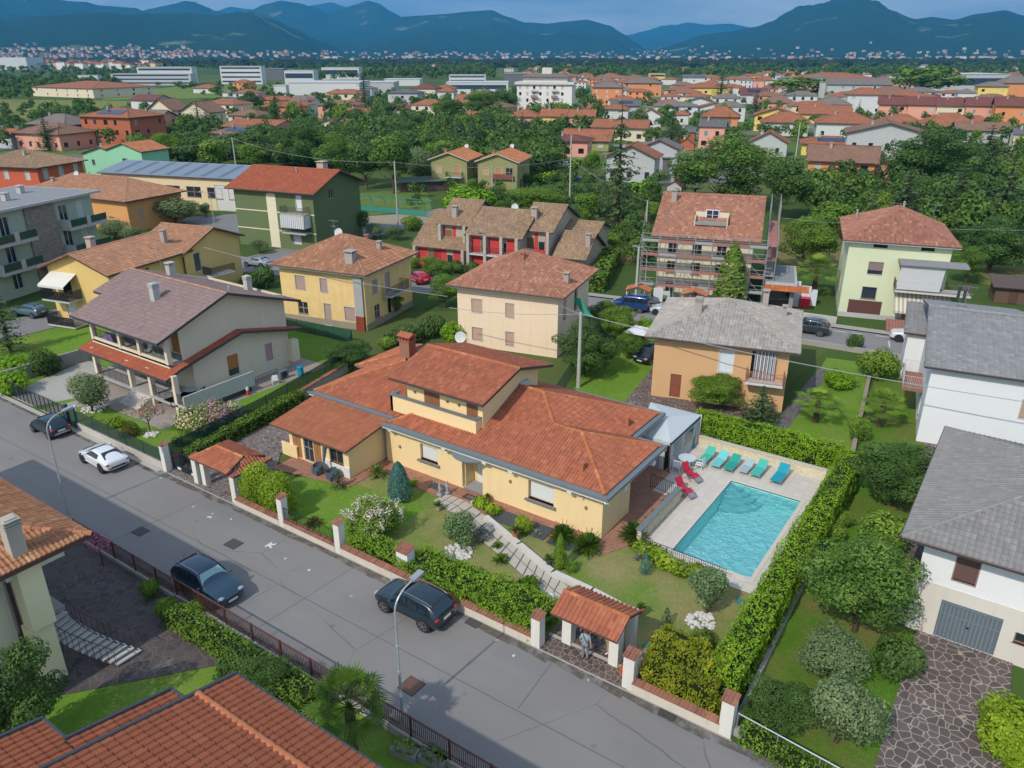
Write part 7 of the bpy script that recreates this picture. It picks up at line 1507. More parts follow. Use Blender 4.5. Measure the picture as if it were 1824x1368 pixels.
plchair(17.55,20.4,0,'white plastic chair on the near side of the round pool table',GC);plchair(18.75,21.5,rad(90),'white plastic chair right of the round pool table',GC);plchair(16.95,21.3,rad(-90),'white plastic chair left of the round pool table',GC);plchair(-18.3,14.8,rad(60),'lone white plastic chair beside the cream house wall',GC)
T=thing('marquee','white party tent with striped side curtains between villa and pool deck','tent',(15.6,22.5,0));mt=plain((.50,.54,.56),.7);x0,x1,y0,y1,ze=14.6,17.1,19.9,25.4,2.3;xa,xb=14.75,17.0
mb=MB();q=[(x0,y0,ze),(x1,y0,ze),(x1,y1,ze),(x0-1.6,y1,ze)];ap=(15.6,22.4,2.95);[mb.face([q[i],q[(i+1) % 4],ap]) for i in range(4)];[mb.face([(q[i][0],q[i][1],ze-.25),(q[(i+1) % 4][0],q[(i+1) % 4][1],ze-.25),q[(i+1) % 4],q[i]]) for i in range(4)];mb.build('canopy',mt,T,True)
mb=MB();n=22
for i in range(n):xa=x0+(x1-.35-x0)*i/n;xb=x0+(x1-.35-x0)*(i+1)/n;mb.face([(xa,y0+.06*(i % 2),.02),(xb,y0+.06*((i+1) % 2),.02),(xb,y0+.06*((i+1) % 2),ze-.1),(xa,y0+.06*(i % 2),ze-.1)])
mb.build('side_curtain',stripe((.52,.52,.53),(.40,.38,.37),.55),T,True);mb=MB();mb.face([(x1,y0+.1,.1),(x1,y1,.1),(x1,y1,ze-.1),(x1,y0+.1,ze-.1)]);mb.build('side_panel',plain((.45,.48,.50),.6),T,True)
mb=MB();[mb.face([(x1+.02,a_,.9),(x1+.02,b_,.9),(x1+.02,b_,1.9),(x1+.02,a_,1.9)]) for a_,b_ in ((20.6,22.0),(22.6,24.0))];mb.build('clear_window',glassm((.06,.12,.13),.2),T,True)
for (x,y) in ((x1,y0),(x1,y1),(x0,y0)):mb=MB();mb.cyl((x,y,0),(x,y,ze),.06,None,8);mb.build('pole',plain((.12,.06,.05),.6) if y == y0 and x == x1 else WHITE,T,True)
mb=MB();mb.obox((0,0,.42),(.32,.26,.5));mb.obox((0,.05,.78),(.2,.2,.2));mb.cyl((-.16,-.15,.12),(-.16,.15,.12),.12,None,10);mb.cyl((.16,-.15,.12),(.16,.15,.12),.12,None,10);mb.tube([(-.14,.12,.6),(-.12,.2,1.15),(.12,.2,1.15),(.14,.12,.6)],.018,5);o=mb.build('pressure_washer',plain((.01,.22,.30),.5));p=L(1232,797);o.location=p;tag(o,'blue pressure washer on wheels beside the marquee corner','pressure washer')
# pots and small garden things
def pot(x,y,z,r,lab,plant=True,m=POT,grp=None,pl=(.10,.17,.03)):
 T=thing('plant_pot',lab,'flower pot',(x,y,z),0,grp);mb=MB();mb.lathe([(r*.65,0),(r*.9,r*1.3),(r*1.05,r*1.35),(r*1.05,r*1.6),(r*.85,r*1.6)],(0,0,0),12);mb.build('pot',m,T)
 if plant:T_,C_=spiky(int(x*10),36,r*2.4,.03,.2);C_.v=[(p[0],p[1],p[2]+r*1.2) for p in C_.v];C_.build('plant',leafm(pl),T)
for (x,y,z,r,lab,pm,mm) in ((868,892,.05,.16,'pale pot with a small plant at the wall right of the front door',True,POT),(842,900,.05,.15,'pot with round cap beside the door mat',False,concretem((.6,.6,.55))),(918,955,.3,.26,'terracotta bowl at the left end of the white retaining wall',True,POT),(920,952,.3,.2,'x',False,POT)[:7],(781,908,.08,.22,'pale bowl beside the statue at the path head',True,concretem((.5,.42,.35))),(1140,1092,.35,.2,'terracotta pot with pale succulent at the end of the white retaining wall',True,POT),(1205,888,.05,.2,'terracotta pot on the pool deck by the red recliners',False,POT),(978,1005,.3,.22,'dark bowl planter near the slim conifer',True,plain((.06,.06,.07),.7)),(1000,1180,0,.01,'x',False,POT)):
 if lab != 'x':p=L(x,y,z);pot(p.x,p.y,z,r,lab,pm,mm)
p=L(918,955,.3);q=L(930,958,.3)
for i,(v_,lab) in enumerate(((16.3,'potted cactus at the far end of the grey wall coping'),(15.5,'potted plant second from the far end of the coping'),(14.0,'terracotta pot midway along the grey coping'),(13.0,'white pot with cactus on the coping'),(11.6,'potted plant nearest to the garden on the coping'))):pot(18.9,v_,.05,.19,lab,True,POT if i % 3 else WHITE)
for (x,y,lab) in ((784,884,'weathered stone cherub statue left at the path head'),(797,880,'weathered stone statue right at the path head')):
 mb=MB();mb.box(-.16,.16,-.16,.16,0,.22);mb.lathe([(.12,.2),(.09,.4),(.13,.6),(.10,.72),(.05,.8),(.08,.88),(.075,.95),(.02,1.0)],(0,0,0),9);mb.cyl((.1,0,.66),(.2,.08,.45),.035,.025,6);mb.cyl((-.1,0,.66),(-.18,.1,.78),.035,.025,6);o=mb.build('garden_statue',concretem((.40,.41,.42),.9),smooth=True);o.location=L(x,y,.05);tag(o,lab,'statue')
mb=MB();mb.box(-.48,.48,-.3,.3,0,.015);mb.m=1;mb.box(-.3,.3,-.16,.16,.015,.02);o=mb.build('door_mat',[plain((.07,.045,.05),.95),plain((.16,.13,.13),.95)]);p=L(838,886,.05);o.location=p +Vector((0,0,.006));tag(o,'dark patterned door mat before the white front door','door mat')
for (x0_,x1_,y0_,y1_,lab) in ((10.2,12.6,7.9,9.2,'grey cellar grating left of the round yellow green shrub'),(13.0,14.4,7.8,9.2,'middle grey cellar grating partly behind the shrub'),(14.7,16.2,7.7,9.2,'grey cellar grating beside the first cycad'),(4.6,5.9,8.7,9.4,'small dark grating on the terrace behind the egg shaped conifer'),(-1.6,-.6,9.6,10.4,'grey grating in the corner behind the veranda')):
 mb=MB();mb.box(x0_,x1_,y0_,y1_,.055,.09);n=int((x1_-x0_)/.1);mb.m=1
 for i in range(n):mb.box(x0_+i*.1+.02,x0_+i*.1+.06,y0_+.04,y1_-.04,.09,.105)
 mb.box(x0_,x1_,(y0_+y1_)/2-.03,(y0_+y1_)/2+.03,.105,.112);one('grating',mb,[plain((.07,.085,.095),.6),plain((.11,.13,.145),.5,.4)],lab,'grating')
for (x,y,w_,lab) in ((1018,975,.5,'green plastic cover in the lawn between the two front cycads'),(1066,987,.35,'small green plastic cover in the lawn right of the middle cycad'),(1318,1072,.5,'green square cover in the lawn at the foot of the long hedge'),(1150,1150,.3,'small dark green cover near the entrance wall')):mb=MB();mb.box(-w_/2,w_/2,-w_/2,w_/2,.01,.05);mb.box(-w_/2+.04,w_/2-.04,-w_/2+.04,w_/2-.04,.05,.06);o=mb.build('inspection_cover',plain((.06,.20,.15),.6));o.location=L(x,y);tag(o,lab,'cover')
def armchair(x,y,rz,lab):
 T=thing('armchair',lab,'armchair',(x,y,.06),rz,'grey veranda armchairs');m=plain((.075,.10,.125),.75);mb=MB();mb.prism([(-.32,-.28),(.32,-.28),(.34,.3),(-.34,.3)],.05,.38);mb.build('seat',m,T);mb=MB();K=12;ring=[(.40*math.cos(rad(-20+220*i/K)),-.40*math.sin(rad(-20+220*i/K))) for i in range(K+1)]
 for i in range(K):
  h0=.62+.16*math.sin(math.pi*i/K);h1=.62+.16*math.sin(math.pi*(i+1)/K);a,b=ring[i],ring[i+1];a2,b2=(a[0]*.84,a[1]*.84),(b[0]*.84,b[1]*.84)
  mb.face([(a[0],a[1],.1),(b[0],b[1],.1),(b[0],b[1],h1),(a[0],a[1],h0)]);mb.face([(a2[0],a2[1],h0),(b2[0],b2[1],h1),(b2[0],b2[1],.3),(a2[0],a2[1],.3)]);mb.face([(a[0],a[1],h0),(b[0],b[1],h1),(b2[0],b2[1],h1),(a2[0],a2[1],h0)])
 mb.build('backrest',m,T)
armchair(-2.9,5.75,rad(170),'left dark grey rattan armchair on the veranda edge');armchair(-1.5,5.75,rad(165),'right dark grey rattan armchair on the veranda edge')
# things around the cream house
mb=MB();mb.lathe([(.28,0),(.3,.3),(.28,.6),(.3,.85),(.24,.9)],(0,0,0),14);o=mb.build('water_barrel',plain((.01,.22,.42),.5));o.location=(-17.9,17.4,.02);tag(o,'bright blue water barrel beside the cream house corner','barrel')
T=thing('air_conditioner','grey outdoor air conditioner standing at the cream house wall','air conditioner',(-18.6,16.0,.02));mb=MB();mb.box(-.2,.2,-.45,.45,.1,.8);mb.build('case',plain((.16,.17,.18),.6),T);mb=MB();mb.cyl((.2,0,.45),(.215,0,.45),.28,None,14);mb.build('fan_grille',DARKP,T)
mb=MB();mb.cyl((0,0,0),(0,0,.5),.16,.12,10);mb.m=1;mb.cyl((0,0,.5),(0,0,.75),.14,.10,10);o=mb.build('plastic_bucket',[plain((.5,.05,.03),.6),plain((.6,.62,.62),.6)]);o.location=(-18.2,11.8,.02);tag(o,'red and white plastic container beside the balcony of the cream house','container')
T=thing('balcony_table','round grey table on the ground floor loggia of the cream house','table',(-19.9,7.6,.9));mb=MB();mb.cyl((0,0,.68),(0,0,.72),.5,None,14);mb.build('table_top',concretem((.4,.4,.38)),T);mb=MB();mb.cyl((0,0,0),(0,0,.7),.05,None,6);mb.cyl((0,0,0),(0,0,.04),.28,None,10);mb.build('leg',DARKP,T)
plchair(-19.3,8.2,rad(120),'dark green chair at the loggia table of the cream house','loggia chairs',(.03,.09,.07),.9);plchair(-24.2,7.5,rad(20),'white chair on the upper loggia of the cream house','loggia chairs',(.6,.65,.68),3.93);mb=MB();mb.obox((0,0,.42),(1.1,.25,.75),0,.2);o=mb.build('folded_cloth',plain((.33,.22,.5),.9));o.location=(-29.8,7.0,3.93);tag(o,'lilac cloth hanging in the upper loggia of the cream house','cloth')
stones('white gravel ring round the olive tree before the cream house',168,728,1.0,110,9);stones('pale stones at the foot of the pink flowering tree',270,775,.55,40,10);tree('shrub',bushmb(111,.9,.8,.08,90),leafm((.12,.13,.02),(.3,.28,.05)),tuple(L(232,775)),0,'reddish green shrub mix behind the dark street fence','shrub');tree('shrub',bushmb(112,.8,.8,.08,90),YGR,tuple(L(205,760)),0,'yellow green bush left of the pink tree behind the fence','shrub');tree('shrub',bushmb(113,.5,.9,.08,90),GR2,tuple(L(318,795)),0,'small dark bush at the corner by the white gate pillar','shrub')
def dish(x,y,z,lab,r=.42,to=Vector((.3,-.9,.35))):
 T=thing('satellite_dish',lab,'satellite dish',(x,y,z));n_=to.normalized();a=n_.orthogonal().normalized();b=n_.cross(a);mb=MB();K=16;c0=Vector((0,0,.45));prev=None
 for rr_,dp in ((.02,-.1),(r*.6,-.06),(r,0)):
  ring=[c0 +(a*math.cos(6.283*k/K)+b*math.sin(6.283*k/K))*rr_ +n_*dp for k in range(K)]
  if prev:[mb.face([prev[k],prev[(k+1) % K],ring[(k+1) % K],ring[k]]) for k in range(K)]
  prev=ring
 mb.build('reflector',plain((.55,.56,.56),.5),T);mb=MB();mb.cyl((0,0,0),c0 -n_*.1,.025,None,6);mb.cyl(c0 -n_*.05 -Vector((0,0,r*.9)),c0+n_*.4,.012,None,4);mb.build('mast',plain((.4,.4,.4),.5),T)
for (x,y,z,lab,r) in ((603,418,8.1,'satellite dish on the roof of the old yellow house',.5),(820,605,2.4,'large satellite dish on the peach house wall',.55),(495,308,10.2,'satellite dish on the red roof of the green block',.55),(917,372,7.2,'blue grey satellite dish behind the red terrace',.5),(136,312,7.6,'satellite dish on the orange house roof',.5),(831,262,7.6,'satellite dish on the left roof of the double house',.5),(912,262,7.6,'satellite dish between the roofs of the double house',.5)):p=L(x,y,z);dish(p.x,p.y,p.z-.2,lab,r)
def antenna(x,y,z,h,lab):
 T=thing('tv_antenna',lab,'antenna',tuple(L(x,y,z)));m=plain((.35,.36,.37),.5,.5);mb=MB();mb.cyl((0,0,-.3),(0,0,h),.022,None,5);mb.build('mast',m,T);mb=MB();mb.cyl((-.7,0,h-.1),(.7,.1,h-.1),.014,None,4)
 for k in range(9):x_=-.6+k*.15;mb.cyl((x_,-.28,h-.1),(x_,.28,h-.1),.009,None,4)
 mb.cyl((-.5,.1,h-.7),(.5,-.1,h-.7),.014,None,4);[mb.cyl((-.4+.2*k,-.3,h-.7),(-.4+.2*k,.3,h-.7),.009,None,4) for k in range(5)];mb.build('aerial',m,T)
for a in ((597,430,7.8,2.4,'tall aerial on the roof of the old yellow house'),(1660,398,9,2.2,'aerial on the brick red hip roof of the pale green house, right one'),(1588,388,9.5,1.8,'aerial on the ridge of the pale green house'),(286,470,7.8,1.6,'aerial on the roof of the yellow gabled house'),(1190,395,9.8,1.4,'leaning aerial on the roof of the scaffolded house'),(942,470,7.8,1.6,'aerial beside the ridge of the peach house'),(1718,545,7,1.8,'aerial on the tall white house roof')):antenna(*a)
# building material, boards, slide, sheds
T=thing('material_pallet','stack of white and red wrapped packs by the scaffolding annexe','pallet stack',tuple(L(1403,545)),rad(15))
for (x,y,z,w_,d_,h_,c) in ((0,0,0,1.2,1.0,1.5,(.62,.66,.72)),(1.2,-.2,0,1.2,1.0,1.1,(.55,.02,.04)),(1.2,.9,0,1.2,1.0,2.1,(.62,.66,.72)),(.1,1.2,0,1.1,1,2.5,(.62,.66,.72)),(2.2,1.0,0,.9,1.0,1.7,(.62,.66,.72))):mb=MB();mb.box(x,x+w_-.04,y,y+d_-.04,z,z+h_);mb.build('pack',plain(c,.5),T)
for (x,y,c,lab) in ((1171,541,(.62,.62,.64),'white notice board on the site fence behind the blue van'),(1184,537,(.45,.58,.45),'pale green notice board on the site fence')):mb=MB();mb.box(-.55,.55,-.03,.03,.3,1.9 if c[0] > .6 else 1.3);mb.cyl((-.5,0,0),(-.5,0,1),.03,None,5);mb.cyl((.5,0,0),(.5,0,1),.03,None,5);o=mb.build('notice_board',plain(c,.6));o.location=L(x,y);o.rotation_euler=(0,0,rad(15));tag(o,lab,'board')
for (x,y,lab) in ((1138,512,'small orange tiled gate roof left of the notice boards'),(1238,520,'small orange tiled gate roof behind the grey tiled roof')):
 p=L(x,y,2.5);T=thing('gate_roof',lab,'gate',(p.x,p.y,0),rad(17));roof(T,[[(-1.6,-.9,2.3),(1.6,-.9,2.3),(1.6,0,2.75),(-1.6,0,2.75)],[(1.6,.9,2.3),(-1.6,.9,2.3),(-1.6,0,2.75),(1.6,0,2.75)]][:0] or [[(-1.4,.9,2.3),(-1.4,-.9,2.3),(0,-.9,2.8),(0,.9,2.8)],[(1.4,-.9,2.3),(1.4,.9,2.3),(0,.9,2.8),(0,-.9,2.8)]],tilem((.46,.17,.08),(.38,.14,.07),(.52,.2,.1),.1),(),None,th=.1,tile=('roman',.25,.4,.05))
 for sx in (-1.2,1.2):mb=MB();mb.box(sx-.2,sx+.2,-.2,.2,0,2.3);mb.build('pillar',plaster(S(220,205,180),.4),T)
T=thing('playground_slide','green curved awning strip hanging at the side of the peach house','awning',tuple(L(1042,560,0)));mb=MB();a=L(1022,530,5.2);b=L(1045,562,3.6);o_=Vector(T.location);K=6
for i in range(K):
 t0,t1=i/K,(i+1)/K;p0=a.lerp(b,t0)+Vector((0,0,-.6*t0*(1-t0)*2));p1=a.lerp(b,t1)+Vector((0,0,-.6*t1*(1-t1)*2));w_=Vector((.75,.15,0));mb.face([p0-o_,p1-o_,p1+w_-o_,p0+w_-o_]);mb.face([p0-o_-Vector((0,0,.06)),p0+w_-o_-Vector((0,0,.06)),p1+w_-o_-Vector((0,0,.06)),p1-o_-Vector((0,0,.06))])
mb.build('cloth',plain((.03,.30,.20),.6),T)
T=thing('parasol','white square parasol on the lawn left of the ochre house','parasol',tuple(L(1140,628)));mb=MB();ap=(0,0,2.7);q=[(-1.3,-1.3,2.25),(1.3,-1.3,2.25),(1.3,1.3,2.25),(-1.3,1.3,2.25)];[mb.face([q[i],q[(i+1) % 4],ap]) for i in range(4)];mb.build('canopy',plain((.62,.62,.64),.8),T);mb=MB();mb.cyl((0,0,0),(0,0,2.6),.03,None,6);mb.box(-.3,.3,-.3,.3,0,.08);mb.build('mast',WHITE,T)
T=thing('wooden_shed','brown wooden garden shed at the right edge behind the lawns','shed',tuple(L(1798,535)),rad(15));mb=MB();[mb.box(-2,2,-1.5-.02*(k % 2),1.5,.2*k,.2*k+.18) for k in range(10)];mb.build('wall',plain((.14,.085,.055),.8),T);mb=MB();mb.face([(-2.4,-2,1.95),(2.4,-2,1.95),(2.4,2,2.6),(-2.4,2,2.6)]);mb.face([(-2.4,2,2.5),(2.4,2,2.5),(2.4,-2,1.85),(-2.4,-2,1.85)]);mb.build('roof',plain((.10,.07,.06),.8),T);mb=MB();mb.box(-.5,.4,-1.56,-1.5,.05,1.8);mb.build('door',plain((.09,.05,.035),.8),T)
T=thing('greenhouse_frame','row of green arched greenhouse frames in the back field','greenhouse',tuple(L(655,372)),rad(10));m=plain((.04,.22,.18),.6);k_=pxm(L(655,372))
for i in range(9):
 mb=MB();mb.tube([(-9+i*2.9,2.2*math.cos(rad(a)),.3+2.3*math.sin(rad(a))) for a in range(0,181,30)],.05,4);mb.build('arch',m,T)
mb=MB();mb.face([(-9,-2.3,.1),(14.2,-2.3,.1),(14.2,-2.3,1.0),(-9,-2.3,1.0)]);[mb.cyl((-9,2.2*math.cos(rad(a)),.3+2.3*math.sin(rad(a))),(14.2,2.2*math.cos(rad(a)),.3+2.3*math.sin(rad(a))),.04,None,4) for a in (60,90,120)];mb.build('rails',m,T)
struct('vegetable_plot',sheet([tuple(L(x,y)[:2]) for x,y in ((628,345),(760,335),(770,375),(640,385))],.008),grassm(g1=(.09,.17,.03),g2=(.17,.24,.06),dryness=.3,name='crops'));struct('vegetable_rows',sheet([tuple(L(x,y)[:2]) for x,y in ((640,386),(760,378),(765,396),(645,400))],.008),concretem((.34,.29,.2)))
p=L(640,372);hall_=None
T=thing('barn','long low shed with green corrugated roof left of the double house','shed',tuple(L(716,343)),rad(52));mb=MB();mb.box(0,17,0,3,0,2.0);mb.build('wall',plain((.10,.06,.05),.8),T);mb=MB();mb.face([(-.4,-.6,2.1),(17.4,-.6,2.1),(17.4,3.4,2.7),(-.4,3.4,2.7)]);mb.face([(-.4,3.4,2.6),(17.4,3.4,2.6),(17.4,-.6,2.0),(-.4,-.6,2.0)]);mb.build('roof',rooftex((.16,.22,.16),(.12,.17,.13)),T)
T=thing('motorhome','white caravan parked behind the olive green double house','caravan',tuple(L(985,302)),rad(25));mb=MB();mb.ball((0,0,1.5),(4.2,1.6,1.25),14,8);mb.build('body',plain((.7,.71,.7),.5),T,smooth=True);mb=MB();mb.box(-1.5,1.5,-1.62,-1.5,1.4,2.1);mb.build('window',CGL,T)
for (x,y,z,lab) in ((722,1345,0,'stone trough with small plants beside the lower roof, left one'),(772,1358,0,'stone trough with leafy shrub beside the lower roof, right one')):
 p=L(x,y);T=thing('planter',lab,'planter',(p.x,p.y,0),.2);mb=MB();mb.box(-.6,.6,-.25,.25,0,.35);mb.build('trough',concretem((.33,.32,.30)),T);C=MB();rg=random.Random(int(x));lobes_crown(C,[((0,0,.5),(.55,.35,.3))],120,.07,rg);C.build('foliage',GR1,T)
for (x,y,w_,lab) in ((1447,318,.9,'x'),):pass
# ---------------------------------------------------------------- trees placed one by one
DIM={}
def tp(x,yb,w,h,kind,label=None,group=None,name=None,seed=None):
 p=L(x,yb);k=pxm(p);dep=math.asin((27-2)/max(30,(p-Vector(CAM)).length));W=w*k;H=h*k/max(.35,math.cos(dep))
 H=max(.5,H -W*.35*math.sin(dep)) if kind not in 'kyz' else H
 fam,bw,bh={'b':(P_BL,6.6,8.3),'f':(P_BLF,7.4,8.6),'k':(P_CON,5.2,11),'y':(P_CYP,1.7,6),'o':(P_OLV,4.1,4.5),'s':(P_BSH,2.0,1.4),'p':(P_PALM,3.2,4.0)}[kind]
 if kind == 'b' and (yb > 470 or W > 10.5):fam=P_BLN
 if 'dark' in (label or '') and kind == 'b' and yb > 470:fam=P_BLN[2:]
 i=int(abs(x*7+yb*3)) if seed is None else seed;pr=fam[i % len(fam)]
 return clone(pr,tuple(p),rnd.uniform(0,6.28),(W/bw,W/bw,H/bh),label,{'s':'shrub','p':'palm'}.get(kind,'tree'),group)
TL="""768 492 46 40 b|leafy young tree before the left end of the red terrace
812 486 30 26 s|dark reddish shrub at the foot of the red terrace loggia
842 492 34 30 s|bushy shrub before the middle of the red terrace
790 505 60 48 b|bright green tree between red car and peach house
738 478 22 22 s|small shrub on the terrace lawn above the red car
950 500 40 40 b|tree behind the right half of the peach house roof
1075 585 60 56 b|leafy tree right of the green awning strip
700 560 50 40 b|leafy tree behind the balcony of the old yellow house
1170 640 34 26 s|shrub in the corner of the long lawn by the ochre house
1120 640 50 54 b|dense tree along the wire fence of the long lawn
20 628 66 105 k|dark spruce at the left edge beside the roadside lawn
83 667 52 46 s|round bright green bush on the left lawn
22 672 60 40 s|sprawling green bushes left of the round lawn bush
22 700 56 40 s|clipped yellowish bush in the corner behind the dark street fence
312 400 92 52 o|wide silvery olive tree in front of the workshop hall
368 386 24 26 o|small round tree beside the workshop forecourt
205 425 66 36 o|grey green olive below the orange house
236 432 44 30 o|smaller olive right of the one below the orange house
463 452 38 28 o|small olive in front of the dark green block
470 512 52 42 s|dark bush behind the yellow gabled house by the silver car
645 420 48 50 b|dense dark tree at the right foot of the dark green block
612 418 40 26 o|pale olive bush behind the old yellow house
668 425 44 30 o|olive behind the old yellow house, next to the road
705 428 44 30 o|olive behind the old yellow house near the tall pole
735 410 40 28 s|green bush between the back road and the red terrace
792 548 78 66 b|bright leafy tree between the old yellow house and the peach house
770 598 60 44 s|bushy green shrub left of the satellite dish on the peach house
722 612 76 40 s|green shrub right behind the old yellow house corner
808 612 60 46 s|fresh green shrub behind the brick chimney
690 622 40 26 s|small shrub against the fence by the chimney breast
620 655 96 56 b|low spreading fig tree beside the villa driveway wall
1040 668 118 108 b|large dense tree right of the peach house beside the concrete pole
1095 612 84 76 b|dense tree behind the one beside the concrete pole
1150 600 40 40 s|shrub beside the back road near the blue van
1278 728 112 76 b|big round bright green tree in front of the ochre house
1352 752 84 62 k|dark spreading conifer in front of the ochre balcony
1297 552 60 112 y|broad dark green column tree in front of the scaffolding
1428 478 112 96 b|round tree right of the scaffolding
1448 528 66 60 p|palm in the garden between scaffolding and pale green house
1560 672 74 52 s|wide umbrella shaped clipped tree on the middle lawn
1492 690 60 36 s|golden spreading bush on the middle lawn
1520 622 34 30 s|clipped yellow green bush by the back road wall
1452 752 72 52 p|larger palm on the middle lawn
1566 760 66 56 p|palm near the tall white house
1527 785 40 46 s|green shrub on the garden boundary near the hedge corner
1590 892 138 116 b|large dark leaved tree right of the long hedge
1572 978 92 66 s|dark rounded bush in front of the grey roof corner
1522 1125 188 172 b|large light green maple beside the long hedge
1474 1205 124 92 o|grey green bushy tree below the large maple
1488 1322 140 118 o|blue green feathery tree nearest the street on the right lawn
1376 1300 110 92 b|dark bushy shrub at the lower end of the long hedge
1592 1196 86 66 s|glossy rhododendron at the edge of the stone driveway
1500 935 40 28 s|silver green shrub by the little pond
1482 962 46 36 s|orange tinged shrub by the little pond
1720 505 56 60 b|fresh green tree right of the pale green house
165 735 78 78 o|olive tree in a white gravel ring before the cream house
48 1350 150 190 b|huge dark tree filling the lower left corner
425 1212 74 66 s|green clipped bush behind the lower red roof ridge
478 1250 96 86 b|dark green bush beside the brown fence near the lower roof
270 1064 34 34 s|small round bush on a stem by the courtyard fence
300 1098 42 36 s|grey green bush at the end of the courtyard
345 1100 44 30 s|bright green clipped hedge ball behind the brown fence
445 505 34 22 s|shrub beside the yellow gabled house corner
560 462 40 22 s|terracotta edged shrub before the dark green block
88 268 48 54 k|dark pine between the pink house and the brick house
203 256 14 44 y|slim dark cypress before the brick house
356 234 40 46 k|dark pine in front of the brown gabled house
313 244 26 30 k|blue grey spruce left of the solar roof
449 200 38 36 b|round dark tree behind the terracotta roofs
494 222 50 60 k|tall green cedar right of the round dark tree
540 226 32 44 k|smaller dark conifer right of the tall cedar
651 202 50 62 k|tall pointed dark conifer before the white halls
796 224 52 50 b|brownish green round tree left of the white apartment tower
858 214 62 52 b|leafy tree left of the white apartment tower
893 210 56 52 b|leafy tree touching the white apartment tower
545 304 100 92 b|very large leafy tree behind the dark green block
610 330 92 88 b|large tree behind the red roof chimney
655 338 78 84 b|large bright tree left of the grey willow
702 345 84 104 b|tall dark tree in the middle of the park
748 330 66 72 o|pale grey willow in the park
722 250 96 46 b|bright green tree above the grey willow
790 300 60 52 b|bright young tree beside the olive green double house
820 288 34 70 y|dark cypress group behind the olive green double house
842 290 26 72 y|second cypress behind the olive green double house
930 262 40 58 k|dark conifer below the white apartment tower
870 262 34 60 y|tall green poplar before the white apartment tower
1098 404 108 205 k|tall ragged cedar with open crown near the centre
1054 320 42 54 b|rounded tree left of the ragged cedar
1288 372 190 128 b|huge spreading tree behind the scaffolded house
1385 392 96 112 b|tree at the right flank of the huge spreading tree
1235 352 70 56 b|lower tree at the left flank of the huge spreading tree
1652 342 136 108 b|massive dark chestnut right of the peach house
1752 305 80 66 k|broad dark cedar at the right
1700 402 96 92 k|weeping cedar behind the pale green house
1606 402 92 90 k|light green weeping cedar left of the other cedars
1778 412 104 110 k|large weeping cedar at the right edge
1470 422 92 66 b|dark leafy tree between the weeping cedars and the scaffolding
1545 398 62 56 b|rounded tree behind the pale green roof
1806 350 70 66 b|brownish green tree at the right edge
1760 482 120 90 b|dense tree mass behind the wooden shed
832 378 100 52 s|wide bush in front of the olive green double house
960 388 126 62 b|row of dense bushes behind the red terrace
1050 398 60 60 b|bush at the foot of the ragged cedar
875 372 46 40 s|yellow green bush by the green double house
790 318 20 26 y|small yellow green cone tree beside the barn roof
1195 262 50 62 k|blue cedar behind the grey gabled house
1282 185 46 52 k|dark cedar among the far red roofs
1346 178 20 26 k|small dark conifer before the white solar roofed house
1345 208 34 40 k|blue grey cedar below the white solar roofed house
1425 172 110 36 f|leafy tree group behind the grey hall
1410 188 60 30 f|leafy tree in front of the grey hall
1655 172 110 50 f|dark tree group before the far grey factory
1610 165 60 44 f|purple dark tree before the far grey factory
510 300 40 46 b|leafy tree left of the very large park tree
255 300 58 52 b|bright tree behind the workshop hall, leftmost
300 302 66 62 b|bright tree behind the workshop hall, second from left
345 304 62 58 b|bright tree behind the workshop hall near the electricity pole
390 306 66 60 b|bright tree behind the workshop hall, right of the electricity pole
450 306 60 50 b|bright tree behind the workshop hall beside the red roof"""
for ln in TL.split('\n'):
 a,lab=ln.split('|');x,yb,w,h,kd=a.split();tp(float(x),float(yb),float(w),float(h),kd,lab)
tree('shrub',bushmb(120,2.1,2.4,.09,120,9),leafm((.2,.34,.02),(.42,.56,.05)),tuple(L(1818,1345)),0,'tall yellow green hedge bush right of the stone driveway','shrub')
# umbrella pine trunk, palm and flowering trees close to the street
tree('palm_tree',palm(101,3.1,34,1.3),leafm((.07,.15,.02),(.2,.32,.05)),(16.6,-10.1,0),0,'tall fan palm beside the lower roof at the near side of the street','palm')
def blossoms(lo,n,r,rg,size=.06):
 F=MB()
 for (c,rr_) in lo:
  for k in range(n):d=rdir(rg);d.z=abs(d.z);p=Vector(c)+Vector((d.x*rr_[0],d.y*rr_[1],d.z*rr_[2]))*rg.uniform(.9,1.15);leafquad(F,p,(d+Vector((0,0,.4))).normalized(),size,rg.random(),rg,.9)
 return F
PINK=leafm((.50,.13,.28),(.72,.32,.5),.2,'petals');rg=random.Random(6)
lo=[((rg.uniform(-1.2,1.2),rg.uniform(-1.0,1.0),rg.uniform(1.6,2.3)),(.55,.5,.4)) for _ in range(9)];C=MB();lobes_crown(C,lo,30,.07,rg);Tm=MB();branchy(Tm,(0,0,0),(0,0,1.3),.06,rg,6,1.0)
tree('crape_myrtle',(Tm,C),GR1,tuple(L(268,772)),0,'pink flowering small tree with open branches before the cream house','tree',extra=(('blossoms',blossoms(lo,34,1,rg),PINK),))
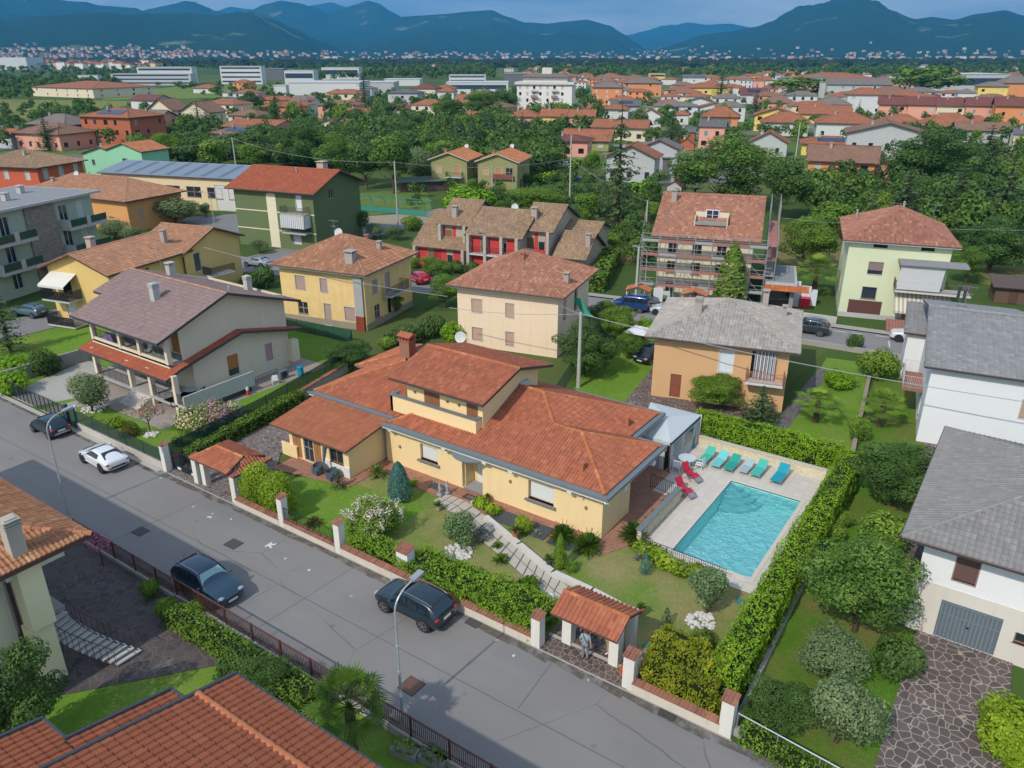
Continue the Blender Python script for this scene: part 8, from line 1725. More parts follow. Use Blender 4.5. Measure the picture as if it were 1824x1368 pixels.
for (x,y,mm,lab) in ((386,764,leafm((.60,.25,.45),(.75,.42,.6),.2,'petals'),'round shrub full of pink blossom by the dark mesh fence'),(347,776,leafm((.6,.55,.35),(.75,.7,.5),.2,'petals'),'round shrub with cream white blossom left of the pink one'),(418,745,leafm((.6,.55,.35),(.75,.7,.5),.2,'petals'),'small pale flowering shrub right of the pink one')):
 s_=1.0 if x != 418 else .6;lo=[((0,0,1.25*s_),(1.35*s_,1.2*s_,1.2*s_)),((.5,.2,.9*s_),(.9*s_,.9*s_,.8*s_)),((-.6,0,.8*s_),(.8*s_,.8*s_,.8*s_))];C=MB();lobes_crown(C,lo,90,.07,rg);Tm=MB();Tm.cyl((0,0,0),(0,0,.6),.04,.03,5)
 tree('flowering_shrub',(Tm,C),GR1,tuple(L(x,y)),0,lab,'shrub',extra=(('blossoms',blossoms(lo,260,1,rg,.075),mm),))
Tm2,C2=MB(),MB();Tm2.cyl((0,0,0),(0,0,1.2),.05,.03,5);lobes_crown(C2,[((0,0,1.6),(1.0,.5,.6))],60,.06,rg)
tree('crape_myrtle',(Tm2,C2),PINK,(-5.0,-8.6,0),0,'pink blossom branches above the street side of the patchy hip roof','tree')
# hedges and wild growth
hedge('trimmed green hedge bordering the lower lawn along the brown fence',[obx((2.6,-9.2),(8.6,-9.1),1.0,0,1.2),obx((8.6,-9.6),(13.5,-9.4),1.4,0,1.5)],GR1,.08,120,seed=12)
hedge('low hedge behind the light fence at the street edge of the right lawn',[obx((29.3,.2),(34.2,-.3),.8,0,.9)],GR1,.07,130,seed=13)
hedge('dark hedge ramp beside the garage ramp of the red terrace',[obx(L(1060,520),L(1090,465),2.2,0,2.0)],GR1,.16,40,seed=14,bow=.3);hedge('clipped hedge behind the ragged cedar',[obx(L(1118,352),L(1170,348),3,0,2.6)],GRB,.25,14,seed=15,bow=.3);hedge('clipped hedge along the white van drive beyond the double house',[obx(L(955,288),L(1030,300),2.5,0,2.2),obx(L(955,330),L(1000,318),3,0,1.8)],GRB,.25,14,seed=16,bow=.3)
USED=set();LABH=[]
def autolabel(p,s,pr,cat,rg):
 if not LABH:
  for o in scene.objects:
   if o.parent is None and o.get('category') in ('house','building') and o.get('label'):
    ws=o['label'].split()[:9]
    while ws[-1] in ('and','with','of','the','a','on','its','in','whose','before','behind','two','small','grey','at','right','left'):ws.pop()
    LABH.append((o.location.copy(),' '.join(ws)))
 c=sorted(LABH,key=lambda h:(h[0]-p).length);r=Vector((math.cos(YAW),math.sin(YAW),0));f=Vector((-math.sin(YAW),math.cos(YAW),0));kd=cat if cat not in ('tree','shrub') else 'conifer' if 'conifer' in pr.name else ('bush' if cat == 'shrub' else 'tree')
 for q,lab in c[:4]:
  d=p-q;a,b=d.dot(r),d.dot(f)*1.3;rel=('right of' if a > 0 else 'left of') if abs(a) > abs(b) else ('behind' if b > 0 else 'in front of')
  t=f"{kd} {rel} the {lab}"
  if t not in USED:USED.add(t);return t
 return None
def wild(n,poly,s0,s1,fam,label,group,cat='tree',seed=1,avoid=True,hs=1.0):
 """repeats scattered in a screen quad, standing on the ground"""
 rg=random.Random(seed);k=0;tries=0
 while k < n and tries < n*12:
  tries+=1;u,v=rg.random(),rg.random();a=Vector(poly[0]).lerp(Vector(poly[1]),u);b=Vector(poly[3]).lerp(Vector(poly[2]),u);q=a.lerp(b,v);p=L(q.x,q.y)
  if avoid and any((p.x-hx)**2+(p.y-hy)**2 < hr*hr for hx,hy,hr in HOUSES):continue
  s=rg.uniform(s0,s1);pr=rg.choice(fam);lab=autolabel(p,s,pr,cat,rg)
  if lab is None:continue
  clone(pr,tuple(p),rg.uniform(0,6.28),(s,s,s*rg.uniform(.85,1.2)*hs),lab,cat,group);k+=1
# ---------------------------------------------------------------- the town behind
WC={'w':S(206,207,204),'c':S(222,206,176),'y':S(232,200,90),'o':S(222,140,80),'p':S(226,158,132),'r':S(182,98,62),'g':S(182,184,184),'G':S(150,156,88),'k':S(110,112,114)}
RC={'t':rooftex((.40,.16,.085),(.31,.12,.065)),'b':rooftex((.29,.17,.115),(.23,.13,.09)),'d':rooftex((.22,.085,.075),(.17,.07,.06)),'s':rooftex((.16,.165,.175),(.12,.125,.135)),'n':rooftex((.24,.205,.175),(.19,.165,.145)),'f':plain((.42,.43,.44),.7)}
WN={'w':'white','c':'cream','y':'yellow','o':'orange','p':'peach','r':'brick red','g':'grey','G':'green','k':'dark grey'}
RN={'t':'orange tiled','b':'brown tiled','d':'dark red','s':'slate grey','n':'grey brown','f':'flat pale'}
HOUSES=[]
def far(x0,x1,yr,ye,yb,wc,rc,typ,rot,label,win=True,solar=False,depth=None):
 xm=(x0+x1)/2;p=L(xm,yb);k=pxm(p);W=(x1-x0)*k;H=max(2.4,(yb-ye)*k*1.02);rise=max(.3,(ye-yr)*k*.75) if typ != 'flat' else 0
 th=abs(math.radians(34.6-(rot)));r_=.75 if depth is None else depth;w=W/(math.cos(th)+r_*math.sin(th));d=w*r_;o=min(.8,w*.06);ro=rad(rot)
 w -= 2*o;d -= 2*o
 if typ in ('gx','gy'):rise=min(rise,(d if typ == 'gx' else w)*.32)
 ux=Vector((math.cos(ro),math.sin(ro),0));uy=Vector((-ux.y,ux.x,0));q=p -ux*(w*.5-d*.0) ;ce=p +uy*d*.5
 HOUSES.append((ce.x,ce.y,max(w,d)*.72));wins={}
 if win:
  big=k < .26;nf=max(1,int(H/2.9));n=max(1,min(6,int(w/(3.6 if big else 5))));m=max(1,min(4,int(d/(3.8 if big else 6))));rg=random.Random(int(x0*13+yb))
  for key,ln,cnt in (('F',w,n),('R',d,m)):
   wins[key]=[(min(ln-.8,max(.8,ln/cnt*(i+.5)+rg.uniform(-.3,.3))),.9+2.9*f,1.1+.5*(rg.random() < .3),1.45,rg.choice(('sh','dark','gl') if big else ('dark','sh'))) for f in range(nf) for i in range(cnt) if 2.9*f+2.6 < H and rg.random() < .85]
 lab=label or f"{WN[wc]} house with {RN[rc]} roof"
 T=house(lab,(q.x,q.y),ro,w,d,H,WC[wc],(typ,rise,o),RC[rc] if typ != 'flat' else None,None,wins,chims=[(w*.3,d*.4,1.1,.6,'flat')] if (k < .3 and typ != 'flat') else [],shut=random.choice(((.4,.26,.18),(.5,.5,.48),(.2,.28,.22))),gut=False,wear=.3,cat='house' if W < 45 else 'building')
 if solar:
  mb=MB();f=.5;kk=rise/(d/2) if typ != 'hip' else rise/(min(w,d)/2)
  y0,y1=d*.12,d*.36;mb.face([(w*.25,y0,H+kk*y0+.12),(w*.75,y0,H+kk*y0+.12),(w*.75,y1,H+kk*y1+.12),(w*.25,y1,H+kk*y1+.12)]);mb.build('solar_panels',plain((.02,.035,.09),.2),T)
 return T
random.seed(4)
FAR="""133 258 205 218 262 r t hip 14|brick red three storey house with orange hip roof and solar panels|s
37 139 211 227 251 k n hip 12|dark house with wide grey brown hip roof at the edge of the field
14 128 228 243 267 p b hip 14|pink house with brown roof left of the brick house
-20 34 236 244 264 g t gx 12|grey house with orange roof at the left edge
224 292 175 183 206 w d gx 10|white house with dark red roof beside the green field
258 322 181 200 226 c b gy 12|cream gabled house with brown roof, left half of a pair
315 388 186 204 232 c b gy 14|cream gabled house with brown roof and ochre corner, right half of a pair
229 300 202 214 241 p n gx 14|pale pink house with grey brown roof beside the brick house
22 203 150 160 173 c t hip 6|long low farm building with orange roofs at the field edge
340 386 152 158 166 w t hip 20|small white house with red roof alone in the green field
377 432 175 184 195 r s gx 10|long shed with blue grey roof and dark red annexe
455 494 171 181 193 w d gx 18|white house with dark red roof right of the round dark tree
396 472 197 207 220 c b hip 14|cream house with tan hip roof above the peach long house
380 506 217 229 249 p t gx 12|long peach house with orange gable roof
356 474 228 240 256 c b hip 12|cream bungalow with brown roof and blue solar panels|s
366 426 241 250 262 g s hip 14|grey house with slate roof behind the solar roofed bungalow
548 628 213 225 241 c b gy 12|cream house with brown gabled dormers at the park edge
514 562 172 180 190 w t gx 14|low white house with orange roof before the white halls
600 664 195 204 221 o t gx 12|orange house with solar panels on its red roof|s
594 630 218 226 242 w n hip 14|white house with grey brown roof beside the park trees
698 772 187 195 207 c d gx 20|cream house with dark red roof and skylights
729 781 152 160 181 c d hip 20|cream house with dark red hip roof before the white halls
686 750 162 168 188 g s hip 22|grey house with slate mansard roof
776 812 159 165 184 w t hip 22|small white house with red roof left of the tall brown tree
804 868 169 183 197 r t gx 18|brick house with black solar strip on its orange roof|s
815 868 195 211 224 w t gx 18|white house with orange gable roof below the solar strip house
1050 1110 149 159 187 o n hip 24|orange house with grey brown hip roof right of the white tower
1106 1180 141 151 172 o n hip 24|long orange house with grey brown hip roof among the trees
1038 1112 164 173 186 c n hip 24|low cream house with grey brown roof at the foot of the white tower
897 964 198 209 236 p t hip 22|peach house with orange hip roof, left neighbour of the bright yellow house
958 1012 196 209 237 y t gx 22|bright yellow house with orange roof
1008 1062 197 210 238 p t gx 22|peach house with orange roof right of the bright yellow one
1045 1158 216 229 251 c t gx 18|long cream house with orange roof behind the ragged cedar
991 1094 231 250 268 G t gx 18|olive green house with long orange roof
967 1055 244 252 279 p d hip 20|peach house with broad dark red hip roof behind the double house
1066 1176 258 282 324 g t gy 16|grey white house with red gable roof right of the ragged cedar
1128 1214 250 268 308 g n gy 16|grey house with balcony and grey brown gable roof
1066 1122 188 196 215 w t hip 24|white house with orange hip roof near the tower
1083 1142 181 190 212 g s gx 24|grey house with slate roof and solar panels|s
1134 1180 195 207 226 w t gy 22|small white gabled house with orange roof
1161 1222 178 189 201 w t hip 24|white house with orange hip roof left of the blue cedar
1198 1228 199 206 222 w t hip 20|small white cube house with orange roof
1038 1067 187 194 206 r t hip 24|small brick house with red roof beside the tower
1080 1142 137 142 148 o t hip 24|low orange house with red roof deep among the trees
1214 1256 135 140 153 w s gx 24|white house with slate roof and tall chimney
1216 1296 150 159 177 y t hip 24|yellow and red house with orange hip roof before the dark cedar
1316 1366 159 170 185 w d gx 24|white house whose dark red roof carries blue panels|s
1221 1270 175 182 196 w s gy 22|white gabled house with slate roof
1236 1308 184 194 207 w t gy 22|white house with orange roofs on two levels
1243 1318 192 209 230 o t hip 18|orange house with wide red hip roof left of the climbing plant house
1348 1378 137 144 152 c t hip 24|small cream house with orange hip roof among trees
1369 1416 148 153 162 w n hip 24|low white house with brown grey roof by the tree group
1405 1572 131 143 149 o t hip 20|long row of red roofed houses beyond the grey hall
1472 1582 146 156 178 g n gx 20|grey hall with brown roof and white wall
1355 1413 172 184 198 p b hip 22|peach house with brown hip roof and dark annexe
1449 1514 175 188 203 p n hip 22|peach house with grey brown roof beside the white awning house
1505 1572 163 174 202 w t hip 22|white three storey house with awnings and orange hip roof
1544 1630 158 173 188 w b hip 22|wide white house with brown hip roof behind the pink terraces
1337 1420 195 209 234 y t gy 18|yellow house with orange gable roof beside the white one
1350 1442 203 220 242 w t hip 18|white house with green shutters and orange hip roof
1421 1515 191 205 220 y t gx 20|yellow house with long orange roof behind the white houses
1449 1562 206 223 247 w t hip 18|large white house with orange hip roof left of the grey gabled villa
1561 1648 207 223 236 w t hip 20|white house with broad red hip roof in front of the pink terraces
1639 1742 207 228 245 w t hip 18|white house with very broad orange hip roof before the pink terraces
1715 1762 209 219 228 o t hip 18|small orange house with red roof right of the broad hip roof
1703 1792 224 236 254 g b gx 16|grey house with brown roof above the broad dark cedar
1498 1648 227 247 292 g b gy 14|large grey villa with brown gable roof and white balcony
1421 1535 248 259 278 y t hip 16|yellow house with solar panels on its orange roof|s
1425 1558 267 292 337 o b gx 12|orange house with reddish brown roof left of the massive chestnut
1547 1588 290 303 327 p t gy 12|small peach annexe with orange roof beside the orange house
1326 1406 235 256 278 g t gy 14|grey house with red gable roof beside the concrete pole
1238 1292 217 229 265 p s gx 16|pink house covered in climbing plants with slate roof
1202 1240 221 236 252 r s gx 16|small dark red house with slate roof
1204 1238 245 258 281 r t gy 14|narrow brick house with red roof and green shutter
1182 1216 322 333 360 g t gy 10|small grey garden shed with red tiled roof
1560 1618 178 190 212 p d gx 12|pink terrace house with dark red roof, first of the long row from the left
1612 1668 179 191 214 p d gx 12|pink terrace house with dark red roof, second of the long row
1664 1720 181 193 216 c d gx 12|cream terrace house with dark red roof, third of the long row
1716 1772 182 194 219 p d gx 12|pink terrace house with dark red roof, fourth of the long row
1768 1830 183 196 224 o d gx 12|orange terrace house with dark red roof at the right end of the long row
1600 1670 172 178 190 r d gx 12|low dark red roofs behind the long terrace row
1738 1788 154 161 185 y n hip 16|yellow house with awnings left of the far orange block
1776 1832 144 156 182 o n hip 16|orange block with grey brown roof at the right edge
1800 1840 234 246 272 c s gx 14|cream house with slate roof at the right edge"""
for ln in FAR.split('\n'):
 q=ln.split('|');a=q[0].split();far(*[float(v) for v in a[:5]],a[5],a[6],a[7],float(a[8]),q[1],solar=len(q) > 2)
# big flat halls and blocks
def hall(x0,x1,yt,yb,rot,depth,wc,label,bands=0,roofc=(.5,.51,.52)):
 a=L(x0,yb);b=L(x1,yb);e=b-a;an=math.atan2(e.y,e.x) if rot is None else rad(rot);k=pxm((a+b)/2);H=(yb-yt)*k;w=e.length
 T=thing('hall' if not bands else 'office_block',label,'building',tuple(a),an);mb=MB();mb.box(0,w,0,depth,-.3,H);mb.build('wall',plaster(WC.get(wc,WC['w']),.2),T)
 mb=MB();mb.box(-.3,w+.3,-.3,depth+.3,H,H+.35);mb.m=1;mb.box(.2,w-.2,.2,depth-.2,H+.3,H+.36);mb.build('roof',[plain(mul(WC.get(wc,WC['w']),.8),.7),plain(roofc,.7)],T)
 for i in range(bands):
  mb=MB();z=H*(i+.45)/bands;mb.box(w*.03,w*.97,-.06,0,z,z+H*.28/bands*1.3);mb.build('window_band',glassm((.03,.05,.09)),T)
 HOUSES.append(((a.x+b.x)/2,(a.y+b.y)/2+depth/2,w*.5));return T
for args in ((248,345,126,150,None,14,'w','long white office block with dark window bands, left wing',3),(395,468,124,150,None,14,'w','white office block with four dark window bands, right wing',4),(200,342,136,152,None,12,'g','grey glazed office wing in front of the white block',3),
 (474,506,126,143,None,18,'k','dark grey block right of the white offices',0),(508,560,130,150,None,20,'w','white hall between offices and long white warehouse',1),(574,640,124,142,None,25,'w','white hall on the horizon side of the warehouse',1),(517,642,152,178,None,40,'w','long white warehouse with weathered roof',0),(489,511,156,174,None,10,'w','small white cube building left of the long warehouse',0),
 (602,702,150,168,None,30,'g','pale grey warehouse left of the tall pointed conifer',0),(685,748,143,153,None,26,'w','low white warehouse behind the dark red roofed house',0),(795,905,150,168,None,34,'w','pale blue white factory left of the white tower',1),(800,865,136,148,None,22,'w','white office on top of the factory area',2),(898,960,134,152,None,20,'k','dark blue hall behind the white tower',0),
 (1676,1792,141,168,None,40,'g','long grey factory with pale roof at the right',1),(1663,1702,165,178,None,10,'w','low white building with red roof edge below the factory',1),(1472,1540,153,176,None,16,'w','white wall hall under the brown roof',0),(1180,1258,285,309,None,10,'k','blue grey flat roofed garages',0),(1157,1184,134,149,None,10,'y','yellow cube house with people sized chimneys',2),
 (141,176,138,150,None,8,'w','small white hall beside the hedged field',0),(0,50,108,124,None,60,'w','huge white hall at the far left',0)):hall(*args)
# the white apartment tower
def tower():
 a=L(941,207);k=pxm(a);T=thing('apartment_tower','white six storey apartment tower with grey brown roof and penthouse','building',tuple(a),rad(24));w=26.0;d=14.0;H=(207-157)*k
 T.location=tuple(a -Vector((math.cos(rad(24)),math.sin(rad(24)),0))*5.5)
 mb=MB();ops=[];cols=[1.6,5,8.2,11.2,14.6,17.8,21.5];nf=5;fh=H/nf
 for f in range(nf):
  for c in cols:ops.append((c-.55,c+.55,f*fh+.8,f*fh+2.3))
 wallface(mb,(0,0),(w,0),-.3,H,ops,.15);ro=[(c-.5,c+.5,f*fh+.8,f*fh+2.3) for f in range(nf) for c in (3,7,11)];wallface(mb,(w,0),(w,d),-.3,H,ro,.15);wallface(mb,(w,d),(0,d),-.3,H);wallface(mb,(0,d),(0,0),-.3,H);w_=mb.build('wall',plaster(S(226,222,214),.2),T)
 for i,op in enumerate(ops):fillop(w_,(0,0),(w,0),op,'sh' if i % 3 else 'dark',(.5,.48,.45),t=.15)
 for op in ro:fillop(w_,(w,0),(w,d),op,'sh',(.5,.48,.45),t=.15)
 for f in range(1,nf):
  for (xa,xb) in ((6.8,10.0),(16.4,19.6)):mb=MB();mb.box(xa,xb,-1.3,0,f*fh-.15,f*fh);mb.box(xa,xb,-1.3,-1.2,f*fh,f*fh+.95);mb.build('balcony',plain((.36,.2,.16) if f % 2 else (.6,.58,.55),.7),T)
 mb=MB();mb.box(-.9,w+.9,-.9,d+.9,H,H+1.1);mb.build('parapet',plaster(S(205,205,205),.2),T);mb=MB();mb.box(2.5,w-2.5,2,d-2,H+1.0,H+3.4);mb.build('penthouse_wall',plaster(S(215,205,190),.2),T)
 roof(T,[[(1,.6,H+3.3),(w-1,.6,H+3.3),(w-6,d/2,H+4.9),(6,d/2,H+4.9)],[(w-1,.6,H+3.3),(w-1,d-.6,H+3.3),(w-6,d/2,H+4.9)],[(w-1,d-.6,H+3.3),(1,d-.6,H+3.3),(6,d/2,H+4.9),(w-6,d/2,H+4.9)],[(1,d-.6,H+3.3),(1,.6,H+3.3),(6,d/2,H+4.9)]],RC['n'],tile=None)
 mb=MB();mb.box(11,15.5,5.5,9.5,H+3.8,H+7.2);mb.build('lift_house',plaster(S(215,205,195),.2),T);HOUSES.append((a.x,a.y+8,18))
tower()
for o in list(scene.objects):
 if o.get('category') in ('house',) and o.parent is None and (o.location -Vector(CAM)).length < 150:HOUSES.append((o.location.x+4,o.location.y+5,9.5))
# more trees between the far houses, the wood at the edge of the town
GT='trees between the far houses'
wild(16,((130,205),(560,200),(560,252),(60,262)),.55,1.0,P_BLF,'green garden tree among the terracotta roofs on the far left','trees among the left roofs',seed=1)
wild(16,((640,190),(1050,190),(1040,250),(600,245)),.6,1.15,P_BLF,'green tree among the houses before the white tower','trees before the white tower',seed=2)
wild(22,((1060,152),(1820,150),(1820,262),(1110,262)),.5,.95,P_BLF,'small garden tree among the red roofs on the right','trees among the right roofs',seed=3)
wild(16,((1060,170),(1560,160),(1500,255),(1200,260)),.5,.8,P_CON,'small dark conifer among the red roofs on the right','conifers among the right roofs',seed=4)
FP=[]
for i,(wc,rc) in enumerate((('w','t'),('c','t'),('p','b'),('o','t'),('w','n'))):
 T=thing('house','','house',(0,0,0));mb=MB();w,d,h,o=13,10,5.6,.5;mb.box(-w/2,w/2,-d/2,d/2,-.2,h);mb.build('wall',plaster(WC[wc],.3),T)
 mb=MB();z=h;a,b,c,e,r1,r2=(-w/2-o,-d/2-o,z),(w/2+o,-d/2-o,z),(w/2+o,d/2+o,z),(-w/2-o,d/2+o,z),(-2,0,z+2),(2,0,z+2);[mb.face(q,.5,[(p[0]-p[1]*.3,p[2]*2) for p in q]) for q in ((a,b,r2,r1),(b,c,r2),(c,e,r1,r2),(e,a,r1))];mb.build('roof',RC[rc],T)
 for x in (-4,0,4):mb=MB();[mb.box(x-.6,x+.6,-d/2-.03,-d/2,z_,z_+1.4) for z_ in (.9,3.6)];mb.build('window',glassm(),T)
 FP.append(T);PROTO.append(T)
rg=random.Random(31);k=0
while k < 225:
 x,y=(rg.uniform(900,1860),rg.uniform(111,158)) if k < 105 else (rg.uniform(-30,900),rg.uniform(112,125)) if k < 150 else (rg.uniform(1060,1860),rg.uniform(140,216)) if k < 205 else (rg.uniform(400,900),rg.uniform(160,215));p=L(x,y)
 if any((p.x-hx)**2+(p.y-hy)**2 < (hr+(9 if k < 150 else 5))**2 for hx,hy,hr in HOUSES):x+=1;k+=.2;continue
 s_=rg.uniform(.8,1.5);ri_=rg.randrange(5);lab=autolabel(p,1,FP[0],('small white house','small cream house','small peach house','small orange house','small pale house')[ri_],rg)
 if lab is None:k+=.2;continue
 clone(FP[ri_],tuple(p),rad(rg.choice((14,20,26,104))),(s_,s_,rg.uniform(.8,1.2)),lab,'house','far houses on the %s' % ('right' if x > 900 else 'left'));HOUSES.append((p.x,p.y,9*s_));k=int(k)+1
def woods(n,poly,s0,s1,seed,mb,nl=7,nj=20,lf=.085):
 rg=random.Random(seed)
 for _ in range(n):
  u,v=rg.random(),rg.random();a=Vector(poly[0]).lerp(Vector(poly[1]),u);b=Vector(poly[3]).lerp(Vector(poly[2]),u);q=a.lerp(b,v);p=L(q.x,q.y)
  if any((p.x-hx)**2+(p.y-hy)**2 < hr*hr*.9 for hx,hy,hr in HOUSES):continue
  s=rg.uniform(s0,s1)*8;mb.m=rg.randrange(3)
  for k in range(nl):
   d=rdir(rg);c=p +Vector((d.x*s*.26,d.y*s*.26,s*.52+d.z*s*.22));r=s*rg.uniform(.17,.27);b0=rg.uniform(.2,.7)
   for j in range(nj):e=rdir(rg);e.z=abs(e.z)*1.2-.2;leafquad(mb,c+e*r,(e+rdir(rg)*.5).normalized(),s*lf*rg.uniform(.7,1.3),max(.02,min(1,b0+rg.uniform(-.25,.25)+.15*e.z)),rg,.8)
wm=MB()
for a in ((260,((-20,126),(260,128),(250,150),(-20,188)),.6,1.3,5),(420,((600,109),(880,113),(880,142),(560,146)),1.0,1.8,6),(460,((860,109),(1360,113),(1330,138),(960,142)),.9,1.6,7),(460,((1300,107),(1884,111),(1884,138),(1330,146)),1.0,1.8,8),(330,((-20,114),(620,114),(620,127),(-20,128)),.8,1.5,15),(110,((250,150),(520,158),(620,185),(480,196)),.5,.9,16),
  (300,((1060,146),(1884,142),(1884,262),(1110,262)),.45,.9,17),(360,((600,180),(1080,170),(1060,262),(560,262)),.6,1.1,18),(260,((-30,196),(560,195),(560,262),(-30,270)),.5,.95,19),(330,((460,255),(980,255),(1000,322),(440,300)),.6,1.1,20),(110,((1420,300),(1884,285),(1884,440),(1450,420)),.55,1.0,21)):woods(*a,wm,*((11,52,.042) if a[-1] >= 20 else ((8,30,.06) if a[-1] >= 17 else ())))
woods(90,((1040,325),(1240,322),(1160,470),(1080,480)),.25,.5,30,wm,9,40,.05);woods(70,((700,320),(1060,325),(1060,390),(740,395)),.3,.5,31,wm,9,40,.05);woods(60,((230,262),(460,262),(440,300),(240,300)),.6,.9,32,wm,9,40,.05)
wd_=None
o=wm.build('wood',[leafm((.085,.165,.03),(.20,.31,.055)),leafm((.07,.14,.035),(.16,.25,.06)),GRD]);o['kind']='stuff';tag(o,'green mass of trees between and behind the houses of the town','wood')
wild(26,((560,255),(960,250),(940,330),(520,300)),.5,.9,P_BL,'leafy tree in the park behind the dark green block','park trees',seed=9)
wild(14,((1040,400),(1160,395),(1150,470),(1085,480)),.28,.5,P_BL,'wild bush on the slope between red terrace and scaffolding','wild bushes on the slope','shrub',seed=10)
wild(18,((1440,345),(1824,330),(1824,420),(1480,430)),.5,.85,P_BL+P_CON,'dense tree in the dark grove behind the pale green house','grove behind the pale green house',seed=11)
wild(16,((740,330),(1040,320),(1060,385),(740,395)),.25,.5,P_BL,'garden bush around the olive green double house','bushes round the double house','shrub',seed=12)
# distant wood and town as masses
rg=random.Random(77)
def far_mass(name,n,band,sz,mats,label,cat,leafy):
 mb=MB()
 for i in range(n):
  x=rg.uniform(-60,1884);y=rg.uniform(*band);p=L(x,y)
  if leafy:
   r=rg.uniform(*sz);mb.m=rg.randrange(len(mats));mb.ball((p.x,p.y,r*.55),(r*rg.uniform(.9,1.7),r,r*rg.uniform(.6,1.0)),7,5,.45,i)
  else:
   if x > 420 and rg.random() < .25:continue
   w=rg.uniform(*sz);h=rg.choice((8,9,10,12,19)) ;a=rg.uniform(-.4,.8);mb.m=rg.randrange(len(mats)-2);mb.obox((p.x,p.y,h/2),(w,w*.6,h),a);mb.m=len(mats)-1-(rg.random() < .25);mb.obox((p.x,p.y,h+.6),(w*1.05,w*.65,1.4),a)
 o=mb.build(name,mats);o['kind']='stuff';tag(o,label,cat);return o
far_mass('distant_wood',2200,(105,121),(6,12),[leafm((.035,.07,.02)),leafm((.05,.09,.02)),leafm((.03,.055,.02))],'green belt of woods and fields trees in front of the hills','wood',True)
far_mass('distant_town',2400,(99.8,108.5),(12,34),[plaster(S(200,190,172)),plaster(S(212,208,200)),plaster(S(210,160,125)),plaster(S(212,180,130)),plain((.35,.36,.38),.8),plain((.36,.15,.09),.8)],'far town of pale and terracotta buildings below the hills','town',False)
mb=MB();rg=random.Random(5)
for i in range(260):
 x=rg.uniform(-20,330)*(rg.random()**.3);y=rg.uniform(101,124);p=L(x,y);w=rg.uniform(14,30);h=rg.choice((9,11,13));a=rg.uniform(0,.8);mb.m=rg.randrange(3);mb.obox((p.x,p.y,h/2),(w,w*.6,h),a);mb.m=3;mb.obox((p.x,p.y,h+.8),(w*1.05,w*.66,1.6),a)
o=mb.build('distant_village',[plaster(S(226,216,200)),plaster(S(230,195,150)),plaster(S(236,228,220)),plain((.36,.15,.09),.8)]);o['kind']='stuff';tag(o,'dense far village of red roofs at the foot of the left hill','village')
n=NT('town_ground').set(.95,0,.1);c=n.coord();v=n.n('TexVoronoi',Scale=.055);n.l(c,v.inputs['Vector']);x=n.n('SeparateXYZ');n.l(v.outputs['Color'],x.inputs[0])
a=n.ramp(x.outputs[0],[(0,(.10,.17,.04)),(.38,(.13,.20,.05)),(.42,(.24,.23,.21)),(.6,(.30,.27,.23)),(.64,(.11,.18,.04)),(.85,(.17,.17,.15))],'CONSTANT');a=n.mix(n.math('MULTIPLY',n.noise(c,.6,4,.65),.5),a,(.07,.10,.03));n.base(a)
struct('town_ground',sheet([tuple(L(x_,y_)[:2]) for x_,y_ in ((-60,228),(560,180),(1060,146),(1900,142),(1900,300),(1180,330),(950,268),(560,270),(240,262),(-60,330))],-.01),n.m)
struct('field',sheet([tuple(L(x,y)[:2]) for x,y in ((-40,176),(225,180),(290,170),(160,205),(130,215),(-60,226))],.0),grassm(g1=(.13,.19,.04),g2=(.18,.23,.05),dryness=.6,dry=(.26,.22,.09),name='field'))
struct('meadow',sheet([tuple(L(x,y)[:2]) for x,y in ((330,153),(520,150),(500,172),(180,178),(200,166))],.0),grassm(g1=(.12,.2,.04),g2=(.17,.26,.05),dryness=.4,dry=(.24,.22,.09),name='meadow'))
struct('wild_slope',sheet([tuple(L(x,y)[:2]) for x,y in ((1060,385),(1160,380),(1150,470),(1090,470))],.01),grassm(g1=(.09,.15,.03),g2=(.16,.2,.05),dryness=.8));struct('dry_lawn',sheet([tuple(L(x,y)[:2]) for x,y in ((1375,400),(1500,398),(1495,480),(1375,480))],.01),grassm(dryness=.9,g1=(.11,.15,.03),g2=(.15,.19,.04)))
struct('dry_meadow',sheet([tuple(L(x,y)[:2]) for x,y in ((1735,470),(1824,475),(1830,520),(1745,505))],.01),grassm(dryness=.8));struct('forecourt',sheet([tuple(L(x,y)[:2]) for x,y in ((255,392),(432,380),(440,420),(330,425))],.006),asphalt('yard',(.19,.19,.19)))
